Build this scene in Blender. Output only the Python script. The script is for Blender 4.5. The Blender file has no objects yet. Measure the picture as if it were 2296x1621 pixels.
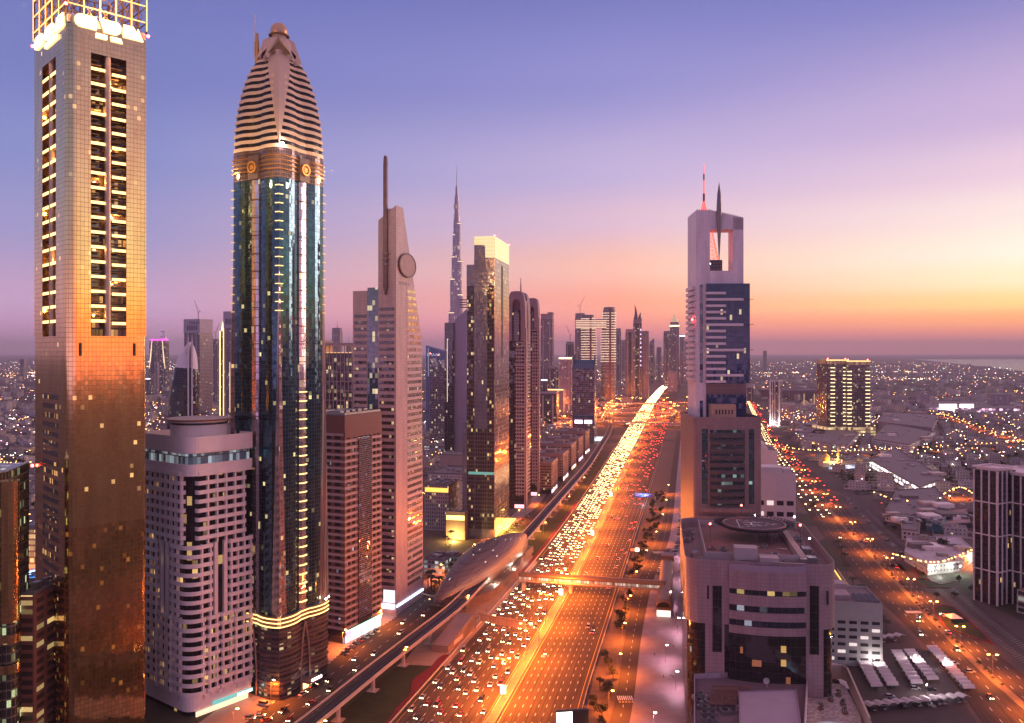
import bpy, bmesh, math, random
from math import sin, cos, tan, pi, radians as R, sqrt, atan2, floor
from mathutils import Vector, Matrix
random.seed(11)
S = bpy.context.scene
COL = S.collection
# photograph geometry: focal length, principal column, horizon row (in a 2296 px wide view), eye height in metres
F, CX, HZ, EYE = 1873.0, 1148.0, 790.0, 170.0
# ------------------------------------------------------------------ camera
cd = bpy.data.cameras.new('camera'); cam = bpy.data.objects.new('camera', cd); COL.objects.link(cam)
cam.location = (0, 0, EYE); cam.rotation_euler = (R(90), 0, 0)
cd.sensor_width = 36; cd.lens = 36*F/2296; cd.shift_y = -(810.5-HZ)/2296
cd.clip_start = 1; cd.clip_end = 80000
S.camera = cam
S.view_settings.view_transform = 'Standard'; S.view_settings.look = 'None'
S.view_settings.exposure = 0.0; S.view_settings.gamma = 1
S.render.engine = 'CYCLES'
S.cycles.use_denoising = True
S.cycles.max_bounces = 5; S.cycles.diffuse_bounces = 2; S.cycles.glossy_bounces = 3
S.cycles.transmission_bounces = 2; S.cycles.volume_bounces = 0; S.cycles.transparent_max_bounces = 4
S.cycles.sample_clamp_indirect = 4; S.cycles.use_light_tree = True
S.cycles.caustics_reflective = False; S.cycles.caustics_refractive = False
def lin(c):
    return tuple(((v/255)/12.92 if v/255 <= .04045 else ((v/255+.055)/1.055)**2.4) for v in c)
# ------------------------------------------------------------------ world: dusk sky
SUN_AZ = 64.0
W = bpy.data.worlds.new('World'); S.world = W; W.use_nodes = True
nt = W.node_tree; nt.nodes.clear()
def N(t, typ, **k):
    n = t.nodes.new(typ)
    for a, b in k.items(): setattr(n, a, b)
    return n
def M(t, op, a, b=None, c=None, clamp=False):
    n = t.nodes.new('ShaderNodeMath'); n.operation = op; n.use_clamp = clamp
    for i, v in enumerate((a, b, c)):
        if v is None: continue
        if isinstance(v, (int, float)): n.inputs[i].default_value = v
        else: t.links.new(v, n.inputs[i])
    return n.outputs[0]
def MIX(t, f, a, b, blend='MIX'):
    n = t.nodes.new('ShaderNodeMix'); n.data_type = 'RGBA'; n.blend_type = blend
    for i, v in ((0, f), (6, a), (7, b)):
        if isinstance(v, (int, float)): n.inputs[i].default_value = v
        elif isinstance(v, tuple): n.inputs[i].default_value = (*v[:3], 1)
        else: t.links.new(v, n.inputs[i])
    return n.outputs[2]
tc = N(nt, 'ShaderNodeTexCoord'); sx = N(nt, 'ShaderNodeSeparateXYZ'); nt.links.new(tc.outputs['Generated'], sx.inputs[0])
elev = M(nt, 'MULTIPLY', M(nt, 'ARCSINE', sx.outputs[2]), 180/pi)
az = M(nt, 'MULTIPLY', M(nt, 'ARCTAN2', sx.outputs[0], sx.outputs[1]), 180/pi)
sdw = M(nt, 'WRAP', M(nt, 'SUBTRACT', az, SUN_AZ), 180.0, -180.0)
dif = M(nt, 'MAXIMUM', M(nt, 'MAXIMUM', M(nt, 'MULTIPLY', sdw, .5), M(nt, 'MULTIPLY_ADD', sdw, 1.5, -50.0)), M(nt, 'MULTIPLY', sdw, -1.0))
ev = M(nt, 'DIVIDE', M(nt, 'ADD', elev, 4.0), 64.0, clamp=True)
def ramp(stops):
    n = N(nt, 'ShaderNodeValToRGB'); r = n.color_ramp; r.interpolation = 'EASE'
    while len(r.elements) < len(stops): r.elements.new(.5)
    for e, (p, c) in zip(r.elements, stops):
        e.position = (p+4)/64; e.color = (*lin(c), 1)
    nt.links.new(ev, n.inputs[0]); return n.outputs[0]
anti = ramp([(-2, (150, 112, 150)), (1.2, (166, 128, 166)), (3.5, (176, 146, 186)), (8, (146, 144, 200)), (12, (126, 137, 201)), (17.5, (108, 119, 189)), (24, (99, 108, 182)), (42, (182, 138, 164))])  # last stop: unseen overhead sky, brightened mauve as added fill light
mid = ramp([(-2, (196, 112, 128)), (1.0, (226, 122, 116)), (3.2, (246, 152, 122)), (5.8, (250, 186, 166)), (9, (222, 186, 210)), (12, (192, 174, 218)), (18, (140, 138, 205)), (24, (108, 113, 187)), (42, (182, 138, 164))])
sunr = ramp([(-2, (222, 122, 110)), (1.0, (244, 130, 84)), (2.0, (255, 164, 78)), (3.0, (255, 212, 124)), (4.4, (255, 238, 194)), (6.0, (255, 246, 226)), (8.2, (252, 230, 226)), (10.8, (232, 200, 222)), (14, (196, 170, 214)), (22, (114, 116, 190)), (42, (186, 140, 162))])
f1 = M(nt, 'SMOOTHSTEP' if False else 'MULTIPLY', M(nt, 'SUBTRACT', 88.0, dif), 1/32.0, clamp=True)
f2 = M(nt, 'MULTIPLY', M(nt, 'SUBTRACT', 57.0, dif), 1/25.0, clamp=True)
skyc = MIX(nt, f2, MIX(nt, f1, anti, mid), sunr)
nish = N(nt, 'ShaderNodeTexSky'); nish.sky_type = 'NISHITA'; nish.sun_disc = False
nish.sun_elevation = R(1.0); nish.sun_rotation = R(SUN_AZ); nish.altitude = 100
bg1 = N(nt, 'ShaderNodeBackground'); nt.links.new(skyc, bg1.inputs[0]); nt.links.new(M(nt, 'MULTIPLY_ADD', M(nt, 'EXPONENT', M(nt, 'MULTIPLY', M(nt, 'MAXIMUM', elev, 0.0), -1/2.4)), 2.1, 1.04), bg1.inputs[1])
bg2 = N(nt, 'ShaderNodeBackground'); nt.links.new(nish.outputs[0], bg2.inputs[0]); bg2.inputs[1].default_value = 0.05
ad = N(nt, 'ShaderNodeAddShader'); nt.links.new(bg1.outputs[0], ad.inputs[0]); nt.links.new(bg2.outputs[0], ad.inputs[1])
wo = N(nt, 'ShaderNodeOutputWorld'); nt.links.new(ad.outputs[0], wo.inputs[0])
# ------------------------------------------------------------------ afterglow of the sun just under the haze
sl = bpy.data.lights.new('sun', 'SUN'); sl.energy = 1.7; sl.angle = R(22); sl.color = (1, .60, .50)
so = bpy.data.objects.new('sun', sl); COL.objects.link(so)
_d = Vector((-sin(R(SUN_AZ))*cos(R(5)), -cos(R(SUN_AZ))*cos(R(5)), -sin(R(5))))
so.rotation_euler = _d.to_track_quat('-Z', 'Y').to_euler()
# ------------------------------------------------------------------ helpers
def G(px, y, z=0.0):
    d = F*(EYE-z)/(y-HZ); return Vector(((px-CX)/F*d, d, z))
def P(px, y, d): return Vector(((px-CX)/F*d, d, EYE-(y-HZ)/F*d))
def ZY(y, d): return EYE-(y-HZ)/F*d
def XP(px, d): return (px-CX)/F*d
def ext(cx, cy, a, px):
    k = (px-CX)/F; dx, dy = sin(R(a)), cos(R(a)); return (k*cy-cx)/(dx-k*dy)
class Line:                       # a polyline on the ground read as x(depth)
    def __init__(s, pts, z=0.0): s.p = sorted([tuple(G(a, b, z))[:2][::-1] for a, b in pts])
    def __call__(s, Y):
        p = s.p
        if Y <= p[0][0]: i = 0
        elif Y >= p[-1][0]: i = len(p)-2
        else:
            i = 0
            while p[i+1][0] < Y: i += 1
        t = (Y-p[i][0])/(p[i+1][0]-p[i][0]); return p[i][1]+(p[i+1][1]-p[i][1])*t
    def smooth(s, lo, hi, n=60, w=3):
        ys = [lo*(hi/lo)**(i/n) for i in range(n+1)]; xs = [s(y) for y in ys]
        for _ in range(w):
            xs = [xs[0]]+[(xs[i-1]+2*xs[i]+xs[i+1])/4 for i in range(1, n)]+[xs[-1]]
        s.p = list(zip(ys, xs)); return s
    def ang(s, Y): return atan2(s(Y+4)-s(Y-4), 8.0)      # heading, clockwise from +Y
MATS = {}
def newmat(name):
    m = bpy.data.materials.new(name); m.use_nodes = True; t = m.node_tree
    b = t.nodes['Principled BSDF']; MATS[name] = m; return m, t, b
def plain(name, col, rough=.6, metal=0.0, var=.18, scale=.25, spec=.4, bump=0.0):
    if name in MATS: return MATS[name]
    m, t, b = newmat(name)
    tcn = N(t, 'ShaderNodeTexCoord'); nz = N(t, 'ShaderNodeTexNoise'); nz.inputs['Scale'].default_value = scale
    nz.inputs['Detail'].default_value = 5; t.links.new(tcn.outputs['Object'], nz.inputs['Vector'])
    f = M(t, 'MULTIPLY_ADD', nz.outputs[0], 2*var*1.6, 1-var*1.6)
    vm = N(t, 'ShaderNodeVectorMath', operation='SCALE'); vm.inputs[0].default_value = col; t.links.new(f, vm.inputs['Scale'])
    t.links.new(vm.outputs[0], b.inputs['Base Color'])
    b.inputs['Roughness'].default_value = rough; b.inputs['Metallic'].default_value = metal
    b.inputs['Specular IOR Level'].default_value = spec
    if bump:
        bp = N(t, 'ShaderNodeBump'); bp.inputs['Strength'].default_value = bump; t.links.new(nz.outputs[0], bp.inputs['Height']); t.links.new(bp.outputs[0], b.inputs['Normal'])
    return m
def emis(name, col, st, sample=None):
    if name in MATS: return MATS[name]
    m, t, b = newmat(name); b.inputs['Base Color'].default_value = (*[min(1, c*.5) for c in col], 1)
    b.inputs['Emission Color'].default_value = (*col, 1); b.inputs['Emission Strength'].default_value = st
    if not (sample if sample is not None else any(k in name for k in ('shop', 'fascia', 'lobby', 'canopy', 'billboard', 'screen', 'garage'))): m.cycles.emission_sampling = 'NONE'
    return m
def facade(name, cw, ch, glass, frame, fw=.1, fh=.12, lit=.08, litc=(1, .72, .34), lits=1.6, metal=0.0, rough=.06, ior=1.9, jit=.012, frough=.55, fmetal=0.0, gvar=.35, off=(0, 0), even=False):
    """UV in metres: a grid of panes in frames; each pane tilts a hair and a few rooms are lit."""
    if name in MATS: return MATS[name]
    m, t, b = newmat(name)
    uv = N(t, 'ShaderNodeUVMap'); sp = N(t, 'ShaderNodeSeparateXYZ'); t.links.new(uv.outputs[0], sp.inputs[0])
    u = M(t, 'DIVIDE', M(t, 'ADD', sp.outputs[0], off[0]), cw); v = M(t, 'DIVIDE', M(t, 'ADD', sp.outputs[1], off[1]), ch)
    iu, iv = M(t, 'FLOOR', u), M(t, 'FLOOR', v); fu, fv = M(t, 'FRACT', u), M(t, 'FRACT', v)
    fr = M(t, 'MAXIMUM', M(t, 'LESS_THAN', fu, fw), M(t, 'LESS_THAN', fv, fh))
    cb = N(t, 'ShaderNodeCombineXYZ'); t.links.new(iu, cb.inputs[0]); t.links.new(iv, cb.inputs[1])
    oi = N(t, 'ShaderNodeObjectInfo'); t.links.new(M(t, 'MULTIPLY', oi.outputs['Random'], 91.0), cb.inputs[2])
    wn = N(t, 'ShaderNodeTexWhiteNoise'); t.links.new(cb.outputs[0], wn.inputs[0])
    ws = N(t, 'ShaderNodeSeparateColor'); t.links.new(wn.outputs['Color'], ws.inputs[0])
    g = N(t, 'ShaderNodeVectorMath', operation='SCALE'); g.inputs[0].default_value = glass
    t.links.new(M(t, 'MULTIPLY_ADD', ws.outputs[1], gvar, 1-gvar*.5), g.inputs['Scale'])
    st_ = N(t, 'ShaderNodeTexNoise'); st_.inputs['Scale'].default_value = 1.0; st_.inputs['Detail'].default_value = 4
    mp = N(t, 'ShaderNodeMapping'); mp.inputs['Scale'].default_value = (.22, .035, 1); t.links.new(uv.outputs[0], mp.inputs[0]); t.links.new(mp.outputs[0], st_.inputs['Vector'])
    gr = N(t, 'ShaderNodeVectorMath', operation='SCALE'); t.links.new(MIX(t, fr, g.outputs[0], frame), gr.inputs[0]); t.links.new(M(t, 'MULTIPLY_ADD', st_.outputs[0], .7, .66), gr.inputs['Scale'])
    t.links.new(gr.outputs[0], b.inputs['Base Color'])
    nf = M(t, 'SUBTRACT', 1.0, fr)
    t.links.new(M(t, 'MULTIPLY_ADD', fr, frough-rough, rough), b.inputs['Roughness'])
    t.links.new(M(t, 'MULTIPLY_ADD', fr, fmetal-metal, metal), b.inputs['Metallic'])
    b.inputs['IOR'].default_value = ior
    ln = M(t, 'LESS_THAN', wn.outputs['Value'], lit)
    e = M(t, 'MULTIPLY', M(t, 'MULTIPLY', ln, nf), M(t, 'MULTIPLY_ADD', M(t, 'POWER', ws.outputs[2], 1.6), lits*.75, lits*.10))
    # curtains and furniture break up a lit pane
    nz = N(t, 'ShaderNodeTexNoise'); nz.inputs['Scale'].default_value = 2.2; t.links.new(uv.outputs[0], nz.inputs['Vector'])
    e = M(t, 'MULTIPLY', nf, lits) if even else M(t, 'MULTIPLY', e, M(t, 'MULTIPLY_ADD', nz.outputs[0], 1.6, .1))
    m.cycles.emission_sampling = 'NONE'
    t.links.new(e, b.inputs['Emission Strength']); t.links.new(MIX(t, M(t, 'MULTIPLY', ws.outputs[0], .2), litc, (1, .93, .8)), b.inputs['Emission Color'])
    if jit:
        gm = N(t, 'ShaderNodeNewGeometry')
        s1 = N(t, 'ShaderNodeVectorMath', operation='SUBTRACT'); t.links.new(wn.outputs['Color'], s1.inputs[0]); s1.inputs[1].default_value = (.5, .5, .5)
        nl = N(t, 'ShaderNodeTexNoise'); nl.inputs['Scale'].default_value = .35; nl.inputs['Detail'].default_value = 2; t.links.new(uv.outputs[0], nl.inputs['Vector'])
        s1b = N(t, 'ShaderNodeVectorMath', operation='SUBTRACT'); t.links.new(nl.outputs['Color'], s1b.inputs[0]); s1b.inputs[1].default_value = (.5, .5, .5)
        s1c = N(t, 'ShaderNodeVectorMath', operation='ADD'); t.links.new(s1.outputs[0], s1c.inputs[0]); t.links.new(s1b.outputs[0], s1c.inputs[1])
        s2 = N(t, 'ShaderNodeVectorMath', operation='SCALE'); t.links.new(s1c.outputs[0], s2.inputs[0]); t.links.new(M(t, 'MULTIPLY', nf, jit*2), s2.inputs['Scale'])
        s3 = N(t, 'ShaderNodeVectorMath', operation='ADD'); t.links.new(gm.outputs['Normal'], s3.inputs[0]); t.links.new(s2.outputs[0], s3.inputs[1])
        s4 = N(t, 'ShaderNodeVectorMath', operation='NORMALIZE'); t.links.new(s3.outputs[0], s4.inputs[0]); t.links.new(s4.outputs[0], b.inputs['Normal'])
    return m
class MB:
    def __init__(s): s.v = []; s.f = []; s.u = []; s.m = []
    def face(s, pts, uv=None, m=0):
        i = len(s.v); s.v += [tuple(p) for p in pts]; s.f.append(tuple(range(i, i+len(pts))))
        s.u.append(uv or [(p[0]+p[1]*.3, p[2] if abs(pts[0][2]-pts[2][2]) > .01 else p[1]) for p in pts]); s.m.append(m)
    def prism(s, poly, z0, z1, m=0, mt=None, cap=True, bot=False, u0=0.0):
        n = len(poly); u = u0; mt = m if mt is None else mt
        zt = z1 if callable(z1) else (lambda x, y: z1)
        for i in range(n):
            a, b = poly[i], poly[(i+1) % n]; l = sqrt((a[0]-b[0])**2+(a[1]-b[1])**2)
            za, zb = zt(*a[:2]), zt(*b[:2])
            s.face([(a[0], a[1], z0), (b[0], b[1], z0), (b[0], b[1], zb), (a[0], a[1], za)], [(u, z0), (u+l, z0), (u+l, zb), (u, za)], m); u += l
        if cap: s.face([(x, y, zt(x, y)) for x, y in [q[:2] for q in poly]], [(q[0], q[1]) for q in poly], mt)
        if bot: s.face([(q[0], q[1], z0) for q in reversed(poly)], [(q[0], q[1]) for q in reversed(poly)], mt)
        return s
    def box(s, x0, x1, y0, y1, z0, z1, m=0, mt=None, bot=True):
        return s.prism([(x0, y0), (x1, y0), (x1, y1), (x0, y1)], z0, z1, m, mt, True, bot)
    def rbox(s, cx, cy, w, l, a, z0, z1, m=0, mt=None):     # box turned a radians clockwise from +Y
        c, n = cos(a), sin(a); q = []
        for x, y in ((-w/2, -l/2), (w/2, -l/2), (w/2, l/2), (-w/2, l/2)): q.append((cx+x*c+y*n, cy-x*n+y*c))
        return s.prism(q, z0, z1, m, mt, True, True)
    def bar(s, p, q, w, m=0, h=None):
        p, q = Vector(p), Vector(q); d = q-p; l = d.length
        if l < 1e-6: return s
        d /= l; up = Vector((0, 0, 1)) if abs(d.z) < .95 else Vector((0, 1, 0))
        a = d.cross(up).normalized(); b = a.cross(d); h = h or w
        c = [a*(i*w/2)+b*(j*h/2) for i, j in ((-1, -1), (1, -1), (1, 1), (-1, 1))]
        for i in range(4):
            k = (i+1) % 4; s.face([p+c[i], q+c[i], q+c[k], p+c[k]], [(0, 0), (l, 0), (l, w), (0, w)], m)
        s.face([p+x for x in c], None, m); s.face([q+x for x in reversed(c)], None, m); return s
    def tube(s, p, q, r, r2=None, n=8, m=0, cap=True):
        p, q = Vector(p), Vector(q); d = (q-p).normalized(); up = Vector((0, 0, 1)) if abs(d.z) < .95 else Vector((0, 1, 0))
        a = d.cross(up).normalized(); b = a.cross(d); r2 = r if r2 is None else r2
        e = [(a*cos(2*pi*i/n)+b*sin(2*pi*i/n)) for i in range(n)]
        for i in range(n):
            k = (i+1) % n; s.face([p+e[i]*r, q+e[i]*r2, q+e[k]*r2, p+e[k]*r], None, m)
        if cap: s.face([q+x*r2 for x in reversed(e)], None, m); s.face([p+x*r for x in e], None, m)
        return s
    def lathe(s, cx, cy, prof, n=24, m=0, cap=True):
        for (r0, z0), (r1, z1) in zip(prof, prof[1:]):
            for i in range(n):
                a, b = 2*pi*i/n, 2*pi*(i+1)/n
                q = [(cx+r0*cos(a), cy+r0*sin(a), z0), (cx+r0*cos(b), cy+r0*sin(b), z0), (cx+r1*cos(b), cy+r1*sin(b), z1), (cx+r1*cos(a), cy+r1*sin(a), z1)]
                rr = max(r0, r1); s.face(q, [(a*rr, z0), (b*rr, z0), (b*rr, z1), (a*rr, z1)], m)
        if cap and prof[-1][0] > .01:
            r, z = prof[-1]; s.face([(cx+r*cos(2*pi*i/n), cy+r*sin(2*pi*i/n), z) for i in range(n)], None, m)
        return s
    def strip(s, pts, z0, z1, t, m=0, closed=False):      # a band of thickness t on the right-hand side of a path
        n = len(pts); o = []
        for i in range(n):
            a = pts[(i-1) % n] if closed or i > 0 else pts[i]; b = pts[(i+1) % n] if closed or i < n-1 else pts[i]
            dx, dy = b[0]-a[0], b[1]-a[1]; l = sqrt(dx*dx+dy*dy) or 1; o.append((pts[i][0]+dy/l*t, pts[i][1]-dx/l*t))
        u = 0
        for i in range(n if closed else n-1):
            k = (i+1) % n; a, b, c, d = pts[i], pts[k], o[k], o[i]; l = sqrt((a[0]-b[0])**2+(a[1]-b[1])**2)
            s.face([(d[0], d[1], z0), (c[0], c[1], z0), (c[0], c[1], z1), (d[0], d[1], z1)], [(u, z0), (u+l, z0), (u+l, z1), (u, z1)], m)
            s.face([(d[0], d[1], z1), (c[0], c[1], z1), (b[0], b[1], z1), (a[0], a[1], z1)], None, m)
            s.face([(a[0], a[1], z0), (b[0], b[1], z0), (c[0], c[1], z0), (d[0], d[1], z0)], None, m); u += l
            s.face([(b[0], b[1], z0), (a[0], a[1], z0), (a[0], a[1], z1), (b[0], b[1], z1)], [(u, z0), (u+l, z0), (u+l, z1), (u, z1)], m)
        if not closed:
            for i, fl in ((0, 0), (n-1, 1)):
                a, d = pts[i], o[i]; q = [(a[0], a[1], z0), (d[0], d[1], z0), (d[0], d[1], z1), (a[0], a[1], z1)]
                s.face(q[::-1] if fl else q, None, m)
        return s
    def loft(s, rings, m=0, closed=True, cap=False):
        for A, B in zip(rings, rings[1:]):
            n = len(A); u = 0
            for i in range(n if closed else n-1):
                k = (i+1) % n; l = (Vector(A[k])-Vector(A[i])).length
                s.face([A[i], A[k], B[k], B[i]], [(u, A[i][2]), (u+l, A[k][2]), (u+l, B[k][2]), (u, B[i][2])], m); u += l
        if cap: s.face(rings[-1], None, m)
        return s
    def sphere(s, c, r, n=12, m=0):
        pr = [(r*max(.001, cos(-pi/2+pi*i/(n//2))), c[2]+r*sin(-pi/2+pi*i/(n//2))) for i in range(n//2+1)]
        return s.lathe(c[0], c[1], pr, n, m, False)
    def build(s, name, mats, parent=None, loc=None, smooth=0):
        me = bpy.data.meshes.new(name); me.from_pydata(s.v, [], s.f)
        uvl = me.uv_layers.new(name='UVMap'); fl = [c for f in s.u for p in f for c in p]; uvl.data.foreach_set('uv', fl)
        me.polygons.foreach_set('material_index', s.m)
        for q in (mats if isinstance(mats, (list, tuple)) else [mats]): me.materials.append(q)
        if smooth:
            bm = bmesh.new(); bm.from_mesh(me); bmesh.ops.remove_doubles(bm, verts=bm.verts, dist=.002); bm.to_mesh(me); bm.free()
            for p in me.polygons: p.use_smooth = True
            me.set_sharp_from_angle(angle=R(smooth))
        me.update()
        o = bpy.data.objects.new(name, me); COL.objects.link(o)
        if parent: o.parent = parent
        if loc is not None: o.location = loc
        return o
def clutter(t, x0, x1, y0, y1, z, n, seed, part='rooftop_unit'):      # boxes, fans, pipes and ducts on a flat roof
    rr = random.Random(seed)
    for k in range(n):
        x, y = rr.uniform(x0, x1), rr.uniform(y0, y1); q = rr.random(); b = MB()
        if q < .45:
            w, l, h = rr.uniform(.8, 2.2), rr.uniform(.8, 2.2), rr.uniform(.8, 2.0); b.box(x-w, x+w, y-l, y+l, z, z+h); b.lathe(x, y, [(min(w, l)*.7, z+h+.01), (min(w, l)*.7, z+h+.2)], 10, 1); b.build(part, [steel, darkm], t)
        elif q < .8:
            L_ = rr.uniform(4, 11); h = rr.uniform(.25, .7); a = rr.random() < .5
            for i in range(3): b.tube((x+(0 if a else i*.4), y+(i*.4 if a else 0), z+h), (min(x1, x+L_) if a else x+i*.4, y+i*.4 if a else min(y1, y+L_), z+h), .12, n=6)
            b.build('pipe', conc if k % 2 else dconc, t)
        else: b.tube((x, y, z), (x, y, z+rr.uniform(2, 5)), .06, n=5); b.box(x-.4, x+.4, y-.05, y+.05, z+1.6, z+1.7); b.build('aerial', darkm, t)
def thing(name, label, cat, loc=(0, 0, 0), rz=0.0, group=None):
    o = bpy.data.objects.new(name, None); COL.objects.link(o); o.location = loc; o.rotation_euler = (0, 0, rz)
    o.empty_display_size = .5; return tag(o, label, cat, group)
def tag(o, label, cat, group=None, kind=None):
    if label: o['label'] = label
    if cat: o['category'] = cat
    if group: o['group'] = group
    if kind: o['kind'] = kind
    return o
def struct(o): o['kind'] = 'structure'; return o
def stuff(o, label, cat): return tag(o, label, cat, kind='stuff')
def dup(root, loc, rz, label=None, group=None, scale=None):
    def rec(o, par):
        c = o.copy(); COL.objects.link(c)
        if par: c.parent = par
        for ch in kids.get(o, ()): rec(ch, c)
        return c
    kids = {}
    def walk(o):
        kids[o] = list(KIDS.get(o.name, []))
        for k in kids[o]: walk(k)
    walk(root); r = rec(root, None); r.location = loc; r.rotation_euler = (0, 0, rz)
    if label: r['label'] = label
    if group: r['group'] = group
    if scale: r.scale = scale
    return r
KIDS = {}
def keep(root):                      # remember a prototype's children once, for dup()
    def rec(o):
        KIDS[o.name] = [c for c in bpy.data.objects if c.parent == o]
        for c in KIDS[o.name]: rec(c)
    rec(root); return root
def rot_a(a): return R(90-a)          # local +x runs along heading a (clockwise from +Y)
def lamp_light(parent, loc, power, col, r=.4, spot=None, name='bulb'):
    l = bpy.data.lights.new(name, 'SPOT' if spot else 'POINT'); l.energy = power; l.color = col; l.shadow_soft_size = r
    if spot: l.spot_size = R(spot); l.spot_blend = .6
    o = bpy.data.objects.new(name, l); COL.objects.link(o); o.location = loc
    if parent: o.parent = parent
    return o
def text(body, size, mat, parent, loc, rot, name='lettering', depth=.05, align='CENTER', xs=1.0):
    c = bpy.data.curves.new(name, 'FONT'); c.body = body; c.size = size; c.extrude = depth; c.align_x = align; c.align_y = 'CENTER'
    o0 = bpy.data.objects.new(name, c); COL.objects.link(o0)
    dg = bpy.context.evaluated_depsgraph_get(); me = bpy.data.meshes.new_from_object(o0.evaluated_get(dg))
    bpy.data.objects.remove(o0); bpy.data.curves.remove(c)
    me.materials.clear(); me.materials.append(mat)
    o = bpy.data.objects.new(name, me); COL.objects.link(o); o.location = loc; o.rotation_euler = rot; o.scale = (xs, 1, 1)
    if parent: o.parent = parent
    return o
def rounded(poly, rad, n=6):           # round the corners of a CCW polygon; rad: one value or one per corner
    out = []
    for i, p in enumerate(poly):
        r = rad[i] if isinstance(rad, (list, tuple)) else rad
        a, b = Vector(poly[i-1]), Vector(poly[(i+1) % len(poly)]); q = Vector(p)
        if r <= 0: out.append(tuple(q)); continue
        da, db = (a-q).normalized(), (b-q).normalized()
        for k in range(n+1):
            t = k/n; out.append(tuple((q+da*r)*(1-t)**2+q*2*t*(1-t)+(q+db*r)*t*t))
    return out
# ================================================================== the setting
SOD = (1.0, .20, .02)
asphalt = plain('asphalt', (.075, .058, .05), .8, var=.2, scale=.06, spec=.15)
asphalt2 = plain('old_asphalt', (.08, .06, .055), .8, var=.2, scale=.08)
paving = plain('paving', (.30, .23, .21), .6, var=.2, scale=.12)
sand = plain('sand_ground', (.13, .09, .08), .9, var=.3, scale=.012)
lawn = plain('lawn', (.028, .04, .012), .9, var=.4, scale=.15)
flower = plain('red_flowers', (.17, .015, .02), .8, var=.4, scale=.8)
kerbm = plain('kerb_stone', (.5, .45, .42), .7)
white = plain('white_paint', (.75, .72, .68), .5, var=.08)
yellow = plain('yellow_paint', (.7, .45, .06), .5, var=.08)
conc = plain('concrete', (.48, .42, .39), .7, var=.12, scale=.2)
dconc = plain('dark_concrete', (.2, .17, .16), .7, var=.15, scale=.2)
steel = plain('galvanised_steel', (.35, .33, .32), .4, .7, .1)
darkm = plain('dark_metal', (.04, .04, .045), .4, .3, .1)
roofw = plain('pale_roof', (.23, .19, .19), .7, var=.14, scale=.12)
sodium = emis('sodium_lamp', (1, .45, .08), 60)
whitelamp = emis('white_lamp', (1, .9, .85), 60)
redlamp = emis('red_beacon', (1, .05, .04), 40)
b = MB(); b.face([(-45000, -3000, 0), (45000, -3000, 0), (45000, 60000, 0), (-45000, 60000, 0)])
gd = struct(b.build('ground', sand))
gt = sand.node_tree; gb = gt.nodes['Principled BSDF']   # blocks of darker planting and paler plots
_v = N(gt, 'ShaderNodeTexVoronoi'); _v.inputs['Scale'].default_value = .011; _t = N(gt, 'ShaderNodeTexCoord'); gt.links.new(_t.outputs['Object'], _v.inputs['Vector'])
_s = N(gt, 'ShaderNodeSeparateColor'); gt.links.new(_v.outputs['Color'], _s.inputs[0])
_old = gb.inputs['Base Color'].links[0].from_socket
gt.links.new(MIX(gt, M(gt, 'LESS_THAN', _s.outputs[0], .3), MIX(gt, M(gt, 'MULTIPLY', _s.outputs[1], .5), _old, (.09, .07, .065)), (.055, .055, .035)), gb.inputs['Base Color'])
# sea along the right horizon
sm, stt, sb = newmat('sea_water'); sb.inputs['Base Color'].default_value = (.05, .05, .07, 1); sb.inputs['Roughness'].default_value = .25
b = MB(); q = [G(2330, 836), G(2150, 816), G(2050, 805.5)]; q2 = [(44000, G(2050, 805.5).y, 0), (44000, 3000, 0), (G(2330, 836).x, 3000, 0)]
b.face([(p[0], p[1], .5) for p in reversed(q+q2)]); struct(b.build('sea', sm))
def ribbon(fl, fr, y0, y1, z, n=60, mb=None, m=0):
    b = mb or MB(); ys = [y0*(y1/y0)**(i/n) for i in range(n+1)]
    for a, c in zip(ys, ys[1:]):
        b.face([(fl(a), a, z), (fr(a), a, z), (fr(c), c, z), (fl(c), c, z)], [(0, a), (1, a), (1, c), (0, c)], m)
    return b
def path_ribbon(pts, w, z, mb=None, m=0, off=0.0):
    b = mb or MB(); n = len(pts); L = []; Rr = []
    for i in range(n):
        a, c = pts[max(0, i-1)], pts[min(n-1, i+1)]; dx, dy = c[0]-a[0], c[1]-a[1]; l = sqrt(dx*dx+dy*dy) or 1
        nx, ny = dy/l, -dx/l; zz = z if z is not None else pts[i][2]
        L.append((pts[i][0]+nx*(off-w/2), pts[i][1]+ny*(off-w/2), zz)); Rr.append((pts[i][0]+nx*(off+w/2), pts[i][1]+ny*(off+w/2), zz))
    for i in range(n-1): b.face([L[i], Rr[i], Rr[i+1], L[i+1]], None, m)
    return b, L, Rr
def spline(pts, k=8):
    out = []; n = len(pts)
    for i in range(n-1):
        p0, p1, p2, p3 = (Vector(pts[max(0, i-1)]), Vector(pts[i]), Vector(pts[i+1]), Vector(pts[min(n-1, i+2)]))
        for j in range(k):
            t = j/k; out.append(.5*((2*p1)+(p2-p0)*t+(2*p0-5*p1+4*p2-p3)*t*t+(3*p1-p0-3*p2+p3)*t**3))
    return out+[Vector(pts[-1])]
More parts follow.
